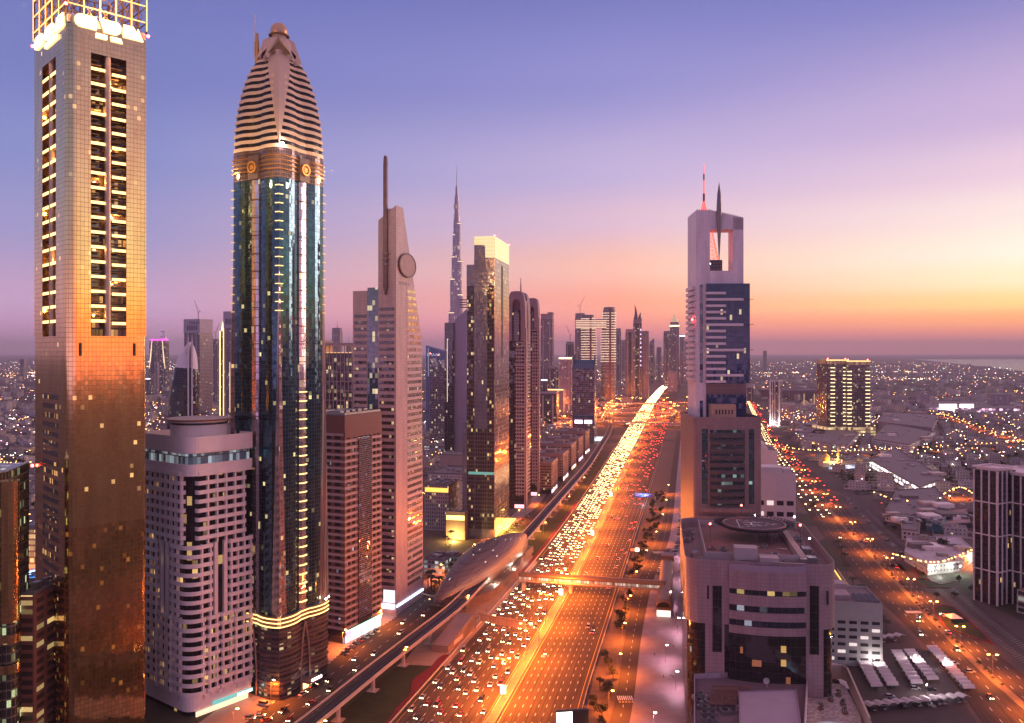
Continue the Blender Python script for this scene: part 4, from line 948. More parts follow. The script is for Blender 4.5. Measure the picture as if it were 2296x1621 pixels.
# ------------------------------------------------------------------ dark glass slab with a lit yellow crown
def crown_tower():
    a, d, px = 11, 763.0, 1109; cx = XP(px, d); t = thing('glass_tower', 'dark glass slab tower with glowing yellow glass crown beside the highway', 'tower', (cx, d, 0), rot_a(a))
    W = ext(cx, d, a, 1141.5); D = ext(cx, d, a-90, 1046); Dm = ext(cx, d, a-90, 1063)
    gl = facade('slab_right_glass', 1.45, 4.0, (.44, .33, .34), (.2, .14, .14), .06, .08, .06, (1, .75, .4), .9, metal=.85, rough=.09, jit=.012, gvar=.3)
    gf = facade('slab_front_glass', 1.3, 3.7, (.24, .25, .31), (.1, .1, .12), .1, .1, .015, (1, .75, .4), 1.3, metal=.4, rough=.12, jit=.012, gvar=.3)
    z1, z2 = ZY(577, d), ZY(592, d)
    b = MB(); b.prism([(0, 0), (W, 0), (W, .3), (0, .3)], 0, z1); b.build('right_face', gl, t)
    b = MB(); b.prism([(0, .3), (W, .3), (W, Dm), (0, Dm)], 0, z1); b.build('shaft', gf, t)
    b = MB(); b.prism([(.4, Dm), (W-4, Dm), (W-4, D), (.4, D)], 0, z2); b.prism([(.2, D), (W-8, D), (W-8, D+4), (.2, D+4)], 0, 105); b.build('side_wing', gf, t)
    cw = facade('crown_panel', 2.1, 3.6, (.5, .45, .3), (.35, .3, .12), .07, .06, 1.0, (1, .80, .32), 1.0, rough=.4, jit=0, gvar=.2, even=True)
    b = MB(); b.prism([(0, 0), (W, 0), (W, Dm*.45), (0, Dm*.45)], z1, ZY(529, d)); b.prism([(0, Dm*.45), (W, Dm*.45), (W, Dm), (0, Dm)], ZY(548, d), ZY(529, d)); b.build('lit_crown', cw, t)
    b = MB(); b.prism([(.1, Dm*.45+.01), (W, Dm*.45+.01), (W, Dm-.1), (.1, Dm-.1)], z1, ZY(548, d)); b.build('crown_base', gf, t)
    lw = facade('slab_lit_rooms', 2.1, 3.7, (.05, .04, .04), (.05, .04, .04), .25, .3, .17, (1, .66, .25), 1.5, ior=1.8, jit=.02)
    for y0, y1 in ((.6, 6.8), (Dm-.2, D-.6)):
        b = MB(); x = -.12 if y0 < 5 else .28
        b.box(x, x+.3, y0, y1, 8, ZY(640, d)); b.build('window_strip', lw, t)
    b = MB(); b.box(-.14, .2, 7.2, Dm-.6, 8, 100); b.build('lower_window_strip', facade('slab_low_rooms', 2.1, 3.7, (.04, .035, .04), (.06, .05, .05), .3, .3, .05, (1, .7, .3), 1, ior=1.8), t)
    b = MB(); b.box(W*.44, W*.56, -.14, .02, ZY(800, d), ZY(588, d)); b.build('dark_slot', darkm, t)
    b = MB(); b.box(4, W*.8, -9, .1, 7, 8.0); b.build('entrance_canopy', emis('canopy_glow', (1, .62, .08), 5), t)
    b = MB(); b.box(3, W*.85, -.3, -.03, .5, 6.6); b.build('lobby_window', emis('lobby_yellow', (1, .6, .1), 4), t)
    b = MB(); b.box(-.3, -.02, .5, D-2, 58, 60.5); b.build('teal_band', emis('teal_floor', (.25, .8, .7), .35), t)
    lamp_light(t, (W*.4, -14, 6), 4e4, (1, .6, .1), 1.5)
    beacon(t, (0, 0, ZY(529, d)+.6), .6); beacon(t, (W, 0, ZY(529, d)+.6), .6); return t
crown_tower()
# ------------------------------------------------------------------ dark twin towers with round tops
def twin(pxc, d, pl, pr, ysh, ytop, label, lit, frame):
    a = 11; cx = XP(pxc, d); t = thing('apartment_tower', label, 'tower', (cx, d, 0), rot_a(a), 'twin dark towers with arched tops'); W = min(42, ext(cx, d, a, pr)); D = ext(cx, d, a-90, pl); zs, zt = ZY(ysh, d), ZY(ytop, d)
    gl = facade('twin_glass', 2.0, 3.9, (.035, .022, .025), (.03, .02, .02), .06, .05, .03, (1, .7, .35), 1.0, ior=2.0, jit=.03); st = plain('mauve_stone', (.44, .31, .32), .5, var=.07)
    b = MB(); b.prism([(0, 0), (W, 0), (W, D), (0, D)], 0, zs-8); b.build('glazing', gl, t)
    z = 16; k = 0
    while z < zs-10:
        b = MB(); b.box(-.6, .0, .6, D*.55, z, z+1.7); b.build('floor_band', st, t); b = MB(); b.box(W*.25, W*.8, -.5, 0, z, z+1.7); b.build('floor_band', st, t); z += 3.9
    b = MB(); b.box(-1.0, -.02, -1.0, 1.2, 0, zs+6); b.box(-1.0, W*.22, -1.0, -.02, 0, zs+6)
    for y in (D*.2, D*.33, D*.46): b.box(-.5, -.02, y, y+.8, 14, zs-12)
    b.build('pier', st, t)
    for z in (ZY(820, d), ZY(912, d), ZY(1010, d)):
        b = MB(); b.box(-1.6, .0, -1.6, D*.62, z, z+1.2); b.box(.01, W*.9, -1.5, 0, z, z+1.2); b.build('balcony_ring', plain('mauve_ring', (.5, .36, .36), .5), t)
    # arched head: a thick hoop over a recess with a glazed drum inside
    n = 14; ro = D/2; zb = zs-8; hh = zt-zb; out = []; inn = []
    for i in range(n+1):
        g = pi*i/n; e = .42; cc, ss = cos(g), sin(g); out.append((ro+ro*(abs(cc)**e)*(1 if cc > 0 else -1), zb+hh*(ss**e if ss > 0 else 0))); inn.append((ro+(ro-5)*(abs(cc)**e)*(1 if cc > 0 else -1), zb+(hh-9)*(ss**e if ss > 0 else 0)))
    for x0, x1 in ((-.8, 7.0), (W*.55, W*.95)):
        b = MB()
        for i in range(n):
            (ya, za), (yb, zc), (yc, zd_), (yd, ze) = out[i], out[i+1], inn[i+1], inn[i]
            b.face([(x0, ya, za), (x0, yb, zc), (x0, yc, zd_), (x0, yd, ze)][::-1]); b.face([(x1, ya, za), (x1, yb, zc), (x1, yc, zd_), (x1, yd, ze)])
            b.face([(x0, ya, za), (x1, ya, za), (x1, yb, zc), (x0, yb, zc)]); b.face([(x0, yd, ze), (x0, yc, zd_), (x1, yc, zd_), (x1, yd, ze)])
        b.build('arched_head', plain('arch_mauve', (.36, .24, .27), .45, .15, .06), t)
    b = MB(); b.lathe(6, D*.55, [(D*.30, zb), (D*.30, zb+hh*.55), (D*.2, zb+hh*.62)], 20); b.build('glazed_drum', facade('drum_glass', 1.6, 3.0, (.1, .09, .12), (.2, .13, .14), .05, .25, .05, ior=1.8), t)
    b = MB(); b.prism([(7.1, 1), (W*.55, 1), (W*.55, D-1), (7.1, D-1)], zb, zt-10); b.build('head_block', plain('arch_mauve', (.36, .24, .27)), t)
    if lit: b = MB(); b.tube((W*.3, D*.35, zt-2), (W*.3, D*.35, zt+15), .9, .3, 8); b.build('spike', plain('spike_red', (.45, .2, .18), .5), t)
    b = MB(); b.box(-.3, -.02, 1.5, D*.6, 1, 5); b.build('shop_window', emis('shop_rose', (1, .4, .45), 2.2), t)
    return t
twin(1178, 905, 1138, 1190, 748, 652, 'nearer of two dark arched towers, with balconies and a thin red spike', True, 0)
twin(1207, 985, 1180, 1211, 722, 668, 'farther of two dark arched towers, half hidden by its twin on the right', False, 0)
# ------------------------------------------------------------------ row of brown flats along the viaduct
bs = plain('brown_stone', (.30, .20, .18), .6, var=.1); bw = facade('brown_flat_window', 2.4, 3.4, (.03, .025, .03), (.30, .20, .18), .34, .42, .08, (1, .7, .35), 1.1, ior=1.7)
for i, (pxc, yb) in enumerate([(1236, 1108), (1262, 1079), (1281, 1055), (1297, 1036), (1312, 1019)]):
    d = G(pxc, yb).y; cx = XP(pxc, d); a = 11.5+i*.5
    t = thing('apartment_block', ['nearest brown apartment block in the row beside the viaduct', 'second brown apartment block in the row, with shops lit below', 'middle brown apartment block in the row by the viaduct', 'fourth brown apartment block in the row, one short of the slab tower', 'farthest brown apartment block, right by the slab tower with blue roof'][i], 'apartment block', (cx, d, 0), rot_a(a), 'brown apartment blocks beside the viaduct')
    W, D, h = 48.0, 40.0+3*i, 37-1.5*(i % 2)
    b = MB(); b.prism([(0, 0), (W, 0), (W, D), (0, D)], 5, h-3); b.build('wall', bw, t)
    b = MB(); b.prism([(-.6, -.6), (W+.6, -.6), (W+.6, D+.6), (-.6, D+.6)], h-3, h, 0, 1, True, True); b.strip([(-.5, -.5), (W+.5, -.5), (W+.5, D+.5), (-.5, D+.5)], h, h+1.3, .3, closed=True)
    b.box(W*.3, W*.6, D*.3, D*.6, h, h+4.5); b.box(W*.7, W*.9, D*.2, D*.4, h, h+2.5, 0); b.build('roof', [bs, plain('flat_roof', (.26, .2, .2), .8)], t)
    b = MB()
    for k in range(5): b.box(k*W/4-1.1*(k > 0)+(0 if k else -.4), k*W/4+1.1, -.5, .0, 0, h-3.01)
    for k in range(1, 4): b.box(-.5, 0, k*D/3-1, k*D/3+(1 if k < 3 else .2), 0, h-3.01)
    b.build('pier', bs, t)
    b = MB(); b.box(.8, W-.8, .1, D-1, 0, 5); b.build('ground_floor', plain('shop_dark', (.06, .04, .04), .5), t)
    for k in range(4):
        b = MB(); b.box(k*W/4+1.4, k*W/4+W/4-1.4, -.1, .09, .4, 4.6); b.build('shop_window', [emis('shop_pink', (1, .55, .85), 3), emis('shop_white', (1, .9, .95), 3.5), emis('shop_amber', (1, .6, .2), 2.5)][(i+k) % 3], t)
# ------------------------------------------------------------------ slab tower with slanted blue roofs (two leaning legs)
def legs_tower():
    d, a, pxc = 1560.0, 11.5, 1333; cx = XP(pxc, d); t = thing('hotel_tower', 'glass slab tower with slanted blue roofs and horns, split legs, at the interchange', 'tower', (cx, d, 0), rot_a(a)); W = 46.0; D = ext(cx, d, a-90, 1283)
    gl = facade('grid_glass', 3.2, 4.0, (.14, .10, .13), (.42, .36, .38), .09, .09, .03, (1, .8, .5), 1, metal=.6, rough=.08, jit=.035, gvar=.6)
    bl = plain('blue_roof', (.03, .10, .18), .3, .3); zt, zm = ZY(816, d), ZY(922, d)
    b = MB(); b.prism([(0, 0), (W, 0), (W, D), (0, D)], 0, zm-6); b.build('lower_legs', gl, t)
    b = MB(); b.prism([(0, 0), (W*.5, 0), (W*.5, D), (0, D)], zm-6, zt-9); b.build('upper_shaft', gl, t)
    b = MB(); b.face([(0, 0, zt-9), (W*.5, 0, zt+8), (W*.5, D, zt+8), (0, D, zt-9)][::1]); b.face([(W*.5, 0, zt-9), (W*.5, D, zt-9), (W*.5, D, zt+8), (W*.5, 0, zt+8)])
    for y in (0, D-2.5):
        b.prism([(0, y), (W*.5, y), (W*.5, y+2.5), (0, y+2.5)], zt-9, lambda x, y: zt-9+x*1.15)
    b.build('slanted_roof', bl, t)
    b = MB(); b.face([(-.6, -.3, zm-10), (3, -.3, zm+2), (3, D, zm+2), (-.6, D, zm-10)]); b.face([(-.6, D, zm-10), (-.6, -.3, zm-10), (0, -.3, zm-12), (0, D, zm-12)]); b.build('slanted_band', bl, t)
    b = MB()
    for i in range(11): b.box(1.2, 1.6, 3+i*(D-6)/10, 3.5+i*(D-6)/10, zt-7, zt+.5)
    b.build('roof_fin', plain('roof_fin', (.4, .3, .32), .5), t)
    b = MB(); b.prism([(W*.40, -.35), (W*.60, -.35), (W*.5, -.35)], 0, 1); b.face([(W*.36, -.3, 0), (W*.64, -.3, 0), (W*.5, -.3, zm-30)]); b.face([(W*.44, -.3, zm-14), (W*.56, -.3, zm-14), (W*.5, -.3, zm+2)]); b.build('slot', plain('slot_dark', (.03, .02, .04), .5), t)
    for y0, y1 in ((D*.12, D*.44), (D*.54, D*.88)):
        b = MB(); b.box(-.8, -.1, y0, y1, zm-23, zm-17); b.build('lit_sign', emis('violet_sign', (.75, .65, 1), 6), t)
    b = MB(); b.box(-3, W, -12, -.4, 5, 8); b.build('lit_canopy', emis('ice_canopy', (.75, .9, 1), 1.6), t); return t
legs_tower()
# ================================================================== buildings on the right
# ------------------------------------------------------------------ portal topped tower
def portal_tower():
    d, a = 545.0, 91.5; x0 = XP(1561, d); t = thing('portal_tower', 'white tower with square open frame on top, needle spire and dark blue glass front', 'tower', (x0, d, 0), rot_a(a))
    xp = lambda p: ext(x0, d, a, p); W = xp(1680); D = 30.0
    wh = facade('white_panel', 1.6, 1.6, (.80, .70, .74), (.5, .42, .45), .04, .04, 0, rough=.4, ior=1.45, jit=.003, gvar=.06)
    pk = facade('base_panel', 2.4, 1.9, (.30, .21, .2), (.15, .1, .1), .04, .05, 0, rough=.4, ior=1.45, jit=.003, gvar=.08)
    bg = facade('navy_glass', 1.5, 3.6, (.015, .04, .12), (.02, .03, .06), .05, .06, .02, (1, .75, .4), 1.2, ior=1.65, jit=.02, gvar=.4)
    tg = facade('petrol_glass', 2.2, 2.2, (.015, .07, .08), (.03, .05, .055), .05, .05, .02, (.6, 1, .8), .6, ior=2.2, jit=.03, gvar=.8)
    z = lambda y: ZY(y, d)
    ztop, zlip, zfr = z(471), z(515), z(607)
    xl, xr = 0.0, xp(1667)
    # frame: two legs and the lintel
    xo = xp(1592); xi = xp(1644)
    b = MB(); b.prism([(0, 0), (xo, 0), (xo, D), (0, D)], z(640), ztop); b.build('left_leg', wh, t)
    b = MB(); b.prism([(xi, 0), (xr, 0), (xr, 14), (xi, 14)], z(640), ztop-5); b.build('right_leg', wh, t)
    b = MB(); b.prism([(xo, 0), (xr, 0), (xr, 14), (xo, 14)], zlip, lambda x, y: ztop-.01-5*(x-xo)/(xr-xo), bot=True); b.build('lintel', wh, t)
    b = MB(); b.prism([(xo+.01, 0), (xi-.01, 0), (xi-.01, 18), (xo+.01, 18)], z(640), zfr); b.build('sill', wh, t)
    cr = MB()
    for i in range(22): x = .8+i*(xr-1)/22; cr.tube((x, .4, ztop-5*max(0, (x-xo)/(xr-xo))), (x, .4, ztop+.7-5*max(0, (x-xo)/(xr-xo))), .18, n=5)
    cr.build('parapet_light', darkm, t)
    # dark drum block and red lit lattice mast inside the opening
    b = MB(); b.prism([(xo+.5, 18.1), (xo+12, 18.1), (xo+10, 27), (xo+.5, 27)], zfr-6, z(576)); b.build('plant_room', facade('plant_glass', 2, 2, (.05, .045, .06), (.2, .15, .17), .1, .2, 0, ior=1.6), t)
    b = MB(); b.face([(xo+1.6, 17.95, z(586)), (xo+4.4, 17.95, z(586)), (xo+3, 17.95, z(578))]); b.build('letter', emis('white_letter_glow', (.9, .9, 1), 8), t)
    red = emis('red_mast_light', (1, .1, .06), 4); redm = plain('red_steel', (.4, .04, .04), .5)
    b = MB(); r2 = MB(); base = Vector((xo+5.5, 22, z(578))); mxx = xp(1588); q = []
    for k in range(19):
        u = k/18; s = 4.2*(1-u)+.5; c = Vector((base.x+(mxx-base.x)*u, 22, base.z+(z(400)-base.z)*u)); q.append((c, s))
    for (c0, s0), (c1, s1) in zip(q[:11], q[1:12]):
        for i, j in ((-1, -1), (1, -1), (1, 1), (-1, 1)): b.bar((c0.x+i*s0, c0.y+j*s0*.4, c0.z), (c1.x+i*s1, c1.y+j*s1*.4, c1.z), .3)
        b.bar((c0.x-s0, c0.y-s0*.4, c0.z), (c1.x+s1, c1.y-s1*.4, c1.z), .2); b.bar((c0.x+s0, c0.y-s0*.4, c0.z), (c1.x-s1, c1.y-s1*.4, c1.z), .2)
        for h in (.15, .5, .85): e = c0.lerp(c1, h); se = s0+(s1-s0)*h; r2.bar((e.x-se, e.y-se*.45, e.z), (e.x+se, e.y-se*.45, e.z), .32)
    b.build('lattice_mast', redm, t); r2.build('mast_light', red, t)
    mx = xp(1588); b = MB()
    for (ya, yb, r0, r1, m) in ((470, 444, 2.6, .9, 0), (444, 425, .7, .7, 1), (425, 395, .55, .5, 0), (395, 380, .5, .5, 1), (380, 355, .38, .22, 0)): b.tube((mx, 14, z(ya)), (mx, 14, z(yb)), r0, r1, 8, m)
    b.build('antenna', [emis('red_antenna', (1, .14, .12), 1.6), redm], t)
    nx = xp(1611.5); b = MB(); b.lathe(nx, -1.2, [(.08, z(590)), (.6, z(560)), (1.5, z(500)), (1.75, z(470)), (1.2, z(435)), (.1, z(410))], 12); b.build('needle', plain('needle_steel', (.24, .2, .21), .35, .6, .05), t, smooth=40)
    # shaft: white slab at the left, navy glass on the right with white ledges
    xs = xp(1583)
    b = MB(); b.prism([(0, 0), (xs, 0), (xs, D), (0, D)], 0, z(640)); b.build('white_slab', wh, t)
    b = MB(); b.prism([(xs, -1.6), (W, -1.6), (W, D), (xs, D)], z(858), z(636)); b.build('navy_shaft', bg, t)
    b = MB(); b.box(xp(1569), xp(1576), -.12, .05, z(858), z(638)); b.build('window_strip', facade('purple_strip_glass', 2, 3.6, (.05, .03, .06), (.05, .03, .06), .03, .08, .04, (.4, .3, 1), .8, ior=2.2, jit=.05, gvar=.8), t)
    b = MB(); b.box(xp(1569), xp(1576), -.12, .05, z(990), z(898)); b.build('window_strip', bg, t)
    ledge = plain('white_ledge', (.78, .68, .72), .45, var=.05)
    for k in range(15):
        y = 655+k*14.1; long = k in (1, 5, 9, 13)
        b = MB(); x1 = xp(1665 if long else 1626); q = [(xs-.6, -1.61), (xs-.6, -3.0), (x1-2, -3.2), (x1, -2.6), (x1, -1.61)]; b.prism(q, z(y+5.5), z(y), bot=True)
        b.build('ledge', ledge, t)
        if long: b = MB(); b.box(x1+.01, W+2.2, -2.4, -2.1, z(y+3), z(y+2)); b.build('rod', darkm, t)
    b = MB()
    for k in range(17): zz = z(640+k*13); b.box(-1.9, -.02, 4, D-3, zz-2.2, zz)
    b.build('side_balcony', ledge, t)
    b = MB(); b.prism([(xs, -1.0), (xp(1672), -1.0), (xp(1672), D), (xs, D)], z(935), z(858)); b.build('lower_shaft', bg, t)
    b = MB(); b.box(xs, xp(1672), -1.15, -1.01, z(884), z(860)); b.build('louvre_band', facade('rust_louvre', 40, .9, (.2, .1, .09), (.1, .05, .05), .0, .3, 0, rough=.5), t)
    # terrace block with small windows and plants
    b = MB(); b.prism([(xp(1588), -10), (xp(1642), -10), (xp(1642), -1.05), (xp(1588), -1.05)], z(935), z(905)); b.build('terrace_block', plain('ochre_wall', (.5, .33, .24), .6), t)
    b = MB()
    for k in range(6): b.box(xp(1597+k*7), xp(1600+k*7), -10.1, -9.98, z(926), z(916))
    b.build('terrace_window', darkm, t)
    # stone base
    xb0, xb1 = xp(1548), xp(1697); zb = z(940)
    b = MB(); b.prism(rounded([(xb0, -12), (xb1, -12), (xb1, D+8), (xb0, D+8)], [2, 2, 2, 2], 4), 0, zb); b.build('base', pk, t)
    b = MB(); b.strip([(xb0+.3, -11.7), (xb1-.3, -11.7), (xb1-.3, D+7), (xb0+.3, D+7)], zb, zb+2.4, .5, closed=True); b.build('base_parapet', pk, t)
    for p, q in ((1561, 1580), (1664, 1682)):
        b = MB(); b.box(xp(p)+1.2, xp(q)-.5, -12.15, -11.9, z(1122), z(958)); b.build('side_glazing', tg, t)
    b = MB(); b.box(xp(1583), xp(1659), -12.2, -11.95, z(1128), z(960)); fg = b.build('front_glazing', facade('base_front_glass', 2.4, 4.2, (.02, .05, .055), (.03, .04, .045), .05, .3, .12, (.6, .9, .8), .5, ior=2.0, jit=.04), t)
    for k in range(10):
        b = MB(); y = 968+k*16; q = [(xp(1583), -12.2), (xp(1583), -13.2), (xp(1600), -14.6), (xp(1642), -14.6), (xp(1659), -13.2), (xp(1659), -12.2)]; b.prism(q, z(y+8.5), z(y), bot=True); b.build('curved_spandrel', plain('dark_spandrel', (.1, .085, .09), .35), fg)
    for y in (1130, 1148):
        b = MB(); b.prism([(xp(1556), -12.01), (xp(1556), -13.4), (xp(1586), -15.0), (xp(1656), -15.0), (xp(1686), -13.4), (xp(1686), -12.01)], z(y+9), z(y), bot=True); b.build('cornice', pk, t)
    beacon(t, (-2.2, 2, z(716)), .7); return t
portal_tower()
# ------------------------------------------------------------------ mauve office block with rooftop helipad in the foreground
def pad_block():
    d, a = 372.0, 100.0; x0 = XP(1536, d); t = thing('office_block', 'foreground mauve office block with raised round H helipad on its roof', 'office block', (x0, d, 0), rot_a(a))
    # local +x runs to the right along the front, local +y runs away from the camera
    W, D, zr = XP(1862, d)-x0, 96.0, 78.0
    z = lambda y: ZY(y, d)
    pan = facade('mauve_panel', 1.9, 1.7, (.38, .26, .26), (.17, .11, .11), .035, .045, 0, rough=.35, ior=1.5, jit=.004, gvar=.08)
    dg = facade('block_dark_glass', 2.6, 3.8, (.012, .012, .014), (.02, .018, .02), .03, .04, .022, (1, .6, .22), 1.4, ior=1.9, jit=.012)
    og = plain('mauve_plain', (.36, .25, .25), .5, var=.1)
    out = rounded([(0, 0), (W, 0), (W, D), (0, D)], [9, 9, 9, 9], 8)
    zc = z(1395)
    b = MB(); b.prism(out, zc, zr, cap=False); b.strip([], 0, 1, 1) if False else None; b.build('upper_cladding', pan, t)
    core = rounded([(1.0, 1.2), (W-1.0, 1.2), (W-1, D-1), (1, D-1)], [8, 8, 8, 8], 8)
    b = MB(); b.prism(core, 0, zc-.01); b.build('corner_glazing', dg, t)
    px = lambda p: XP(p, d)-x0
    # front stone piers below, over the corner glass
    for p, q in ((1580, 1606), (1606, 1622), (1810, 1832), (1790, 1810)):
        b = MB(); b.box(px(p), px(q), .15, 3, 0, zc-.02); b.build('pier', pan, t)
    # side windows of the dark vertical strips
    for p, q, y0, y1 in ((1596, 1616, 1310, 1457), (1803, 1822, 1300, 1450)):
        b = MB(); b.box(px(p), px(q), -.1, .3, z(y1), z(y0)); b.build('window_strip', dg, t)
    for p in (1584, 1838):
        b = MB(); b.box(px(p), px(p)+.9, -.1, .2, z(1340), z(1310)); b.build('slot_window', darkm, t)
    # bowed centre: ledges and long windows
    c0, c1 = px(1632), px(1795)
    def bow(o, n=10): return [(c0+(c1-c0)*i/n, -.02-o*4*(i/n)*(1-i/n)*1.0-.25) for i in range(n+1)]
    b = MB(); b.prism(bow(2.2)+[(c1, 1), (c0, 1)], 0, z(1278), bot=True); bc = b.build('bow_core', dg, t)
    lw = facade('lit_office_row', 3.2, 9, (.03, .035, .05), (.05, .04, .04), .05, .0, .42, (1, .66, .22), .9, ior=1.7, jit=.01)
    ow = facade('dim_office_row', 3.2, 9, (.03, .035, .05), (.05, .04, .04), .05, .0, .12, (.8, .8, 1), .5, ior=1.7, jit=.01)
    for k, (ya, yb) in enumerate(((1313, 1323), (1348, 1360), (1380, 1392))):
        b = MB(); b.strip(bow(2.25), z(yb), z(ya), .12); b.build('window_row', lw if k == 0 else ow, bc)
    for ya, yb in ((1271, 1312), (1324, 1347), (1361, 1379), (1393, 1410)):
        b = MB(); b.strip(bow(2.3), z(yb), z(ya), .9); b.build('bowed_ledge', pan, t)
    b = MB(); b.strip(bow(2.4), z(1271), z(1258), .3); b.build('cornice', plain('glossy_cornice', (.5, .4, .48), .2, .3, .05), t)
    for p, y, w in ((1655, 1440, 6), (1741, 1432, 11), (1741, 1462, 11), (1680, 1466, 20), (1752, 1500, 9)):
        b = MB(); xx = px(p); u = (xx-c0)/(c1-c0); yy = -.4-2.3*4*u*(1-u); b.box(xx, xx+w*d/F, yy-.12, yy+.5, z(y+14), z(y)); b.build('lit_window', [emis('block_lit_window', (1, .6, .18), .45), emis('block_dim_window', (1, .4, .16), .14)][w in (6, 20, 9)], bc)
    for yy, zz in ((12, 60), (26, 52), (44, 60), (60, 44)):
        b = MB(); b.box(-.12, .05, yy, yy+9, zz, zz+4.5); b.build('side_window', dg, t)
    # roof level, parapets and plant
    rf = plain('grey_roof', (.27, .2, .2), .8, var=.2, scale=.3); zf = zr-5.0
    b = MB(); b.prism(rounded([(.4, .4), (W-.4, .4), (W-.4, D-.4), (.4, D-.4)], 8.6, 8), zf-.5, zf); b.build('roof_deck', rf, t)
    b = MB(); i_ = rounded([(.35, .35), (W-.35, .35), (W-.35, D-.35), (.35, D-.35)], 8.7, 8); b.strip(i_, zf, zr-.003, .3, closed=True); b.strip(out, zr-.0, zr+.02, .02, closed=True); b.build('parapet', og, t)
    inner = [(10, 14), (W-14, 14), (W-14, D-8), (10, D-8)]; wm = plain('roof_white', (.5, .4, .39), .6, var=.12)
    b = MB(); b.strip(inner, zf, zf+5.5, .5, closed=True); b.build('inner_wall', wm, t)
    b = MB(); b.prism([(10.5, 14.5), (W-14.5, 14.5), (W-14.5, D-8.5), (10.5, D-8.5)], zf, zf+2.5); b.build('upper_deck', plain('red_roof_deck', (.23, .13, .12), .8, var=.2, scale=.3), t)
    b = MB(); b.prism([(22, 6), (32, 6), (32, 13), (22, 13)], zf, zf+9.5); b.build('stair_house', wm, t)
    b = MB(); b.prism([(32.5, 1.5), (40.5, 1.5), (40.5, 8), (32.5, 8)], zf, zf+6.5); b.build('tank_house', wm, t)
    b = MB(); b.box(W-13.5, W-10.5, 14, D-12, zf, zf+4.5); b.box(41, W-12, 7, 10, zf, zf+3); b.build('duct', plain('duct_beige', (.42, .33, .29), .6), t)
    for i, (xx, yy, w, l, hh) in enumerate(((12, 4, 4, 3, 3), (17, 3, 3, 5, 2.2), (W-9, 20, 4, 5, 3), (W-8, 40, 4, 6, 2.5), (44, 11, 5, 3, 3.2), (51, 11, 3, 3, 4.4))):
        b = MB(); b.box(xx, xx+w, yy, yy+l, zf, zf+hh); b.build('rooftop_unit', steel, t)
    b = MB()
    for k in range(9): b.bar((24.0+k*1.0, 5.6, zf), (24.0+k*1.0, 5.6, zf+4), .16)
    clutter(t, 8, W-8, 2, 12, zf, 26, 3); clutter(t, 12, W-16, 16, 40, zf+2.5, 16, 4); clutter(t, W-8, W-3, 16, D-12, zf, 12, 7); clutter(t, 2.5, 8, 14, D-14, zf, 12, 8)
    b.bar((24, 5.6, zf+4), (32, 5.6, zf+4), .16); b.build('railing', darkm, t)
    for xx, yy, s in ((9, 10, 1), (5.5, 30, .8)):
        b = MB(); n = 14
        for k in range(n):
            g, h = 2*pi*k/n, 2*pi*(k+1)/n
            for (r0, d0_), (r1, d1) in (((0, 0), (1.1, .18)), ((1.1, .18), (1.9, .6))):
                f = lambda r, g, o: (xx+r*cos(g)*s, yy-o*1.2, zf+2.2+r*sin(g)*s+o*.6); b.face([f(r0, g, d0_), f(r0, h, d0_), f(r1, h, d1), f(r1, g, d1)])
        b.tube((xx, yy+.1, zf), (xx, yy+.1, zf+2.2), .15, n=6); b.build('satellite_dish', plain('dish_white', (.6, .52, .5), .5), t)
    # helipad: deck, ring of net frame, legs, painted H and triangle
    hx, hy, hr, zh = 36.2, 60.2, 15.6, zf+9.8; hk = .66
    deck = plain('helipad_asphalt', (.10, .065, .07), .7, var=.15, scale=.3)
    b = MB(); b.lathe(hx, hy, [(hr-2, zh-1.8), (hr, zh-.9), (hr, zh)], 56); hd = b.build('helipad_deck', [deck], t)
    b = MB(); b.lathe(hx, hy, [(hr, zh+.02), (hr+.02, zh+.5), (hr-.5, zh+.5), (hr-.5, zh+.01)], 56, 0, False); b.build('helipad_rim', plain('rim_mauve', (.34, .23, .23), .5), hd)
    b = MB(); n = 56
    for i in range(n):
        g, h = 2*pi*i/n, 2*pi*(i+1)/n; P0 = lambda r, g, zz: (hx+r*cos(g), hy+r*sin(g), zz)
        b.bar(P0(hr, g, zh-.6), P0(hr+4.5, g, zh+.6), .22); b.bar(P0(hr+4.5, g, zh+.6), P0(hr+4.5, h, zh+.6), .22); b.bar(P0(hr+2.2, g, zh), P0(hr+2.2, h, zh), .16); b.bar(P0(hr, g, zh-.6), P0(hr+4.5, h, zh+.6), .14); b.bar(P0(hr-2, g, zh-2.2), P0(hr+4.5, g, zh+.6), .14)
    b.build('net_frame', darkm, hd)
    for i in range(8):
        g = 2*pi*i/8; b = MB(); b.bar((hx+(hr-5)*cos(g), hy+(hr-5)*sin(g), zf+2.5), (hx+(hr-3)*cos(g), hy+(hr-3)*sin(g), zh-1.5), .6); b.build('helipad_leg', steel, t)
    b = MB(); zz = zh+.03
    def dash(p, q, w, on=3.2, gap=1.8):
        p, q = Vector(p), Vector(q); L = (q-p).length; e = (q-p)/L; nn = Vector((-e.y, e.x)); s = 0
        while s < L:
            A, B = p+e*s, p+e*min(L, s+on); b.face([(*(A-nn*w/2), zz), (*(B-nn*w/2), zz), (*(B+nn*w/2), zz), (*(A+nn*w/2), zz)][::1]); s += on+gap
    T = [(hx-12*hk, hy-15*hk), (hx+17*hk, hy+.5), (hx-12*hk, hy+14*hk)]
    for i in range(3): dash(T[i], T[(i+1) % 3], .55, 2.4, 1.2)
    for s in (-1, 1): b.box(hx-5.3, hx+2.7, hy+s*2.9-.35, hy+s*2.9+.35, zz-.01, zz)
    b.box(hx-1.7, hx-1.0, hy-2.54, hy+2.54, zz-.01, zz); b.build('helipad_marking', emis('fresh_white', (0, 0, 0), 0) if False else plain('marking_white', (.85, .82, .82), .5, var=.02), hd)
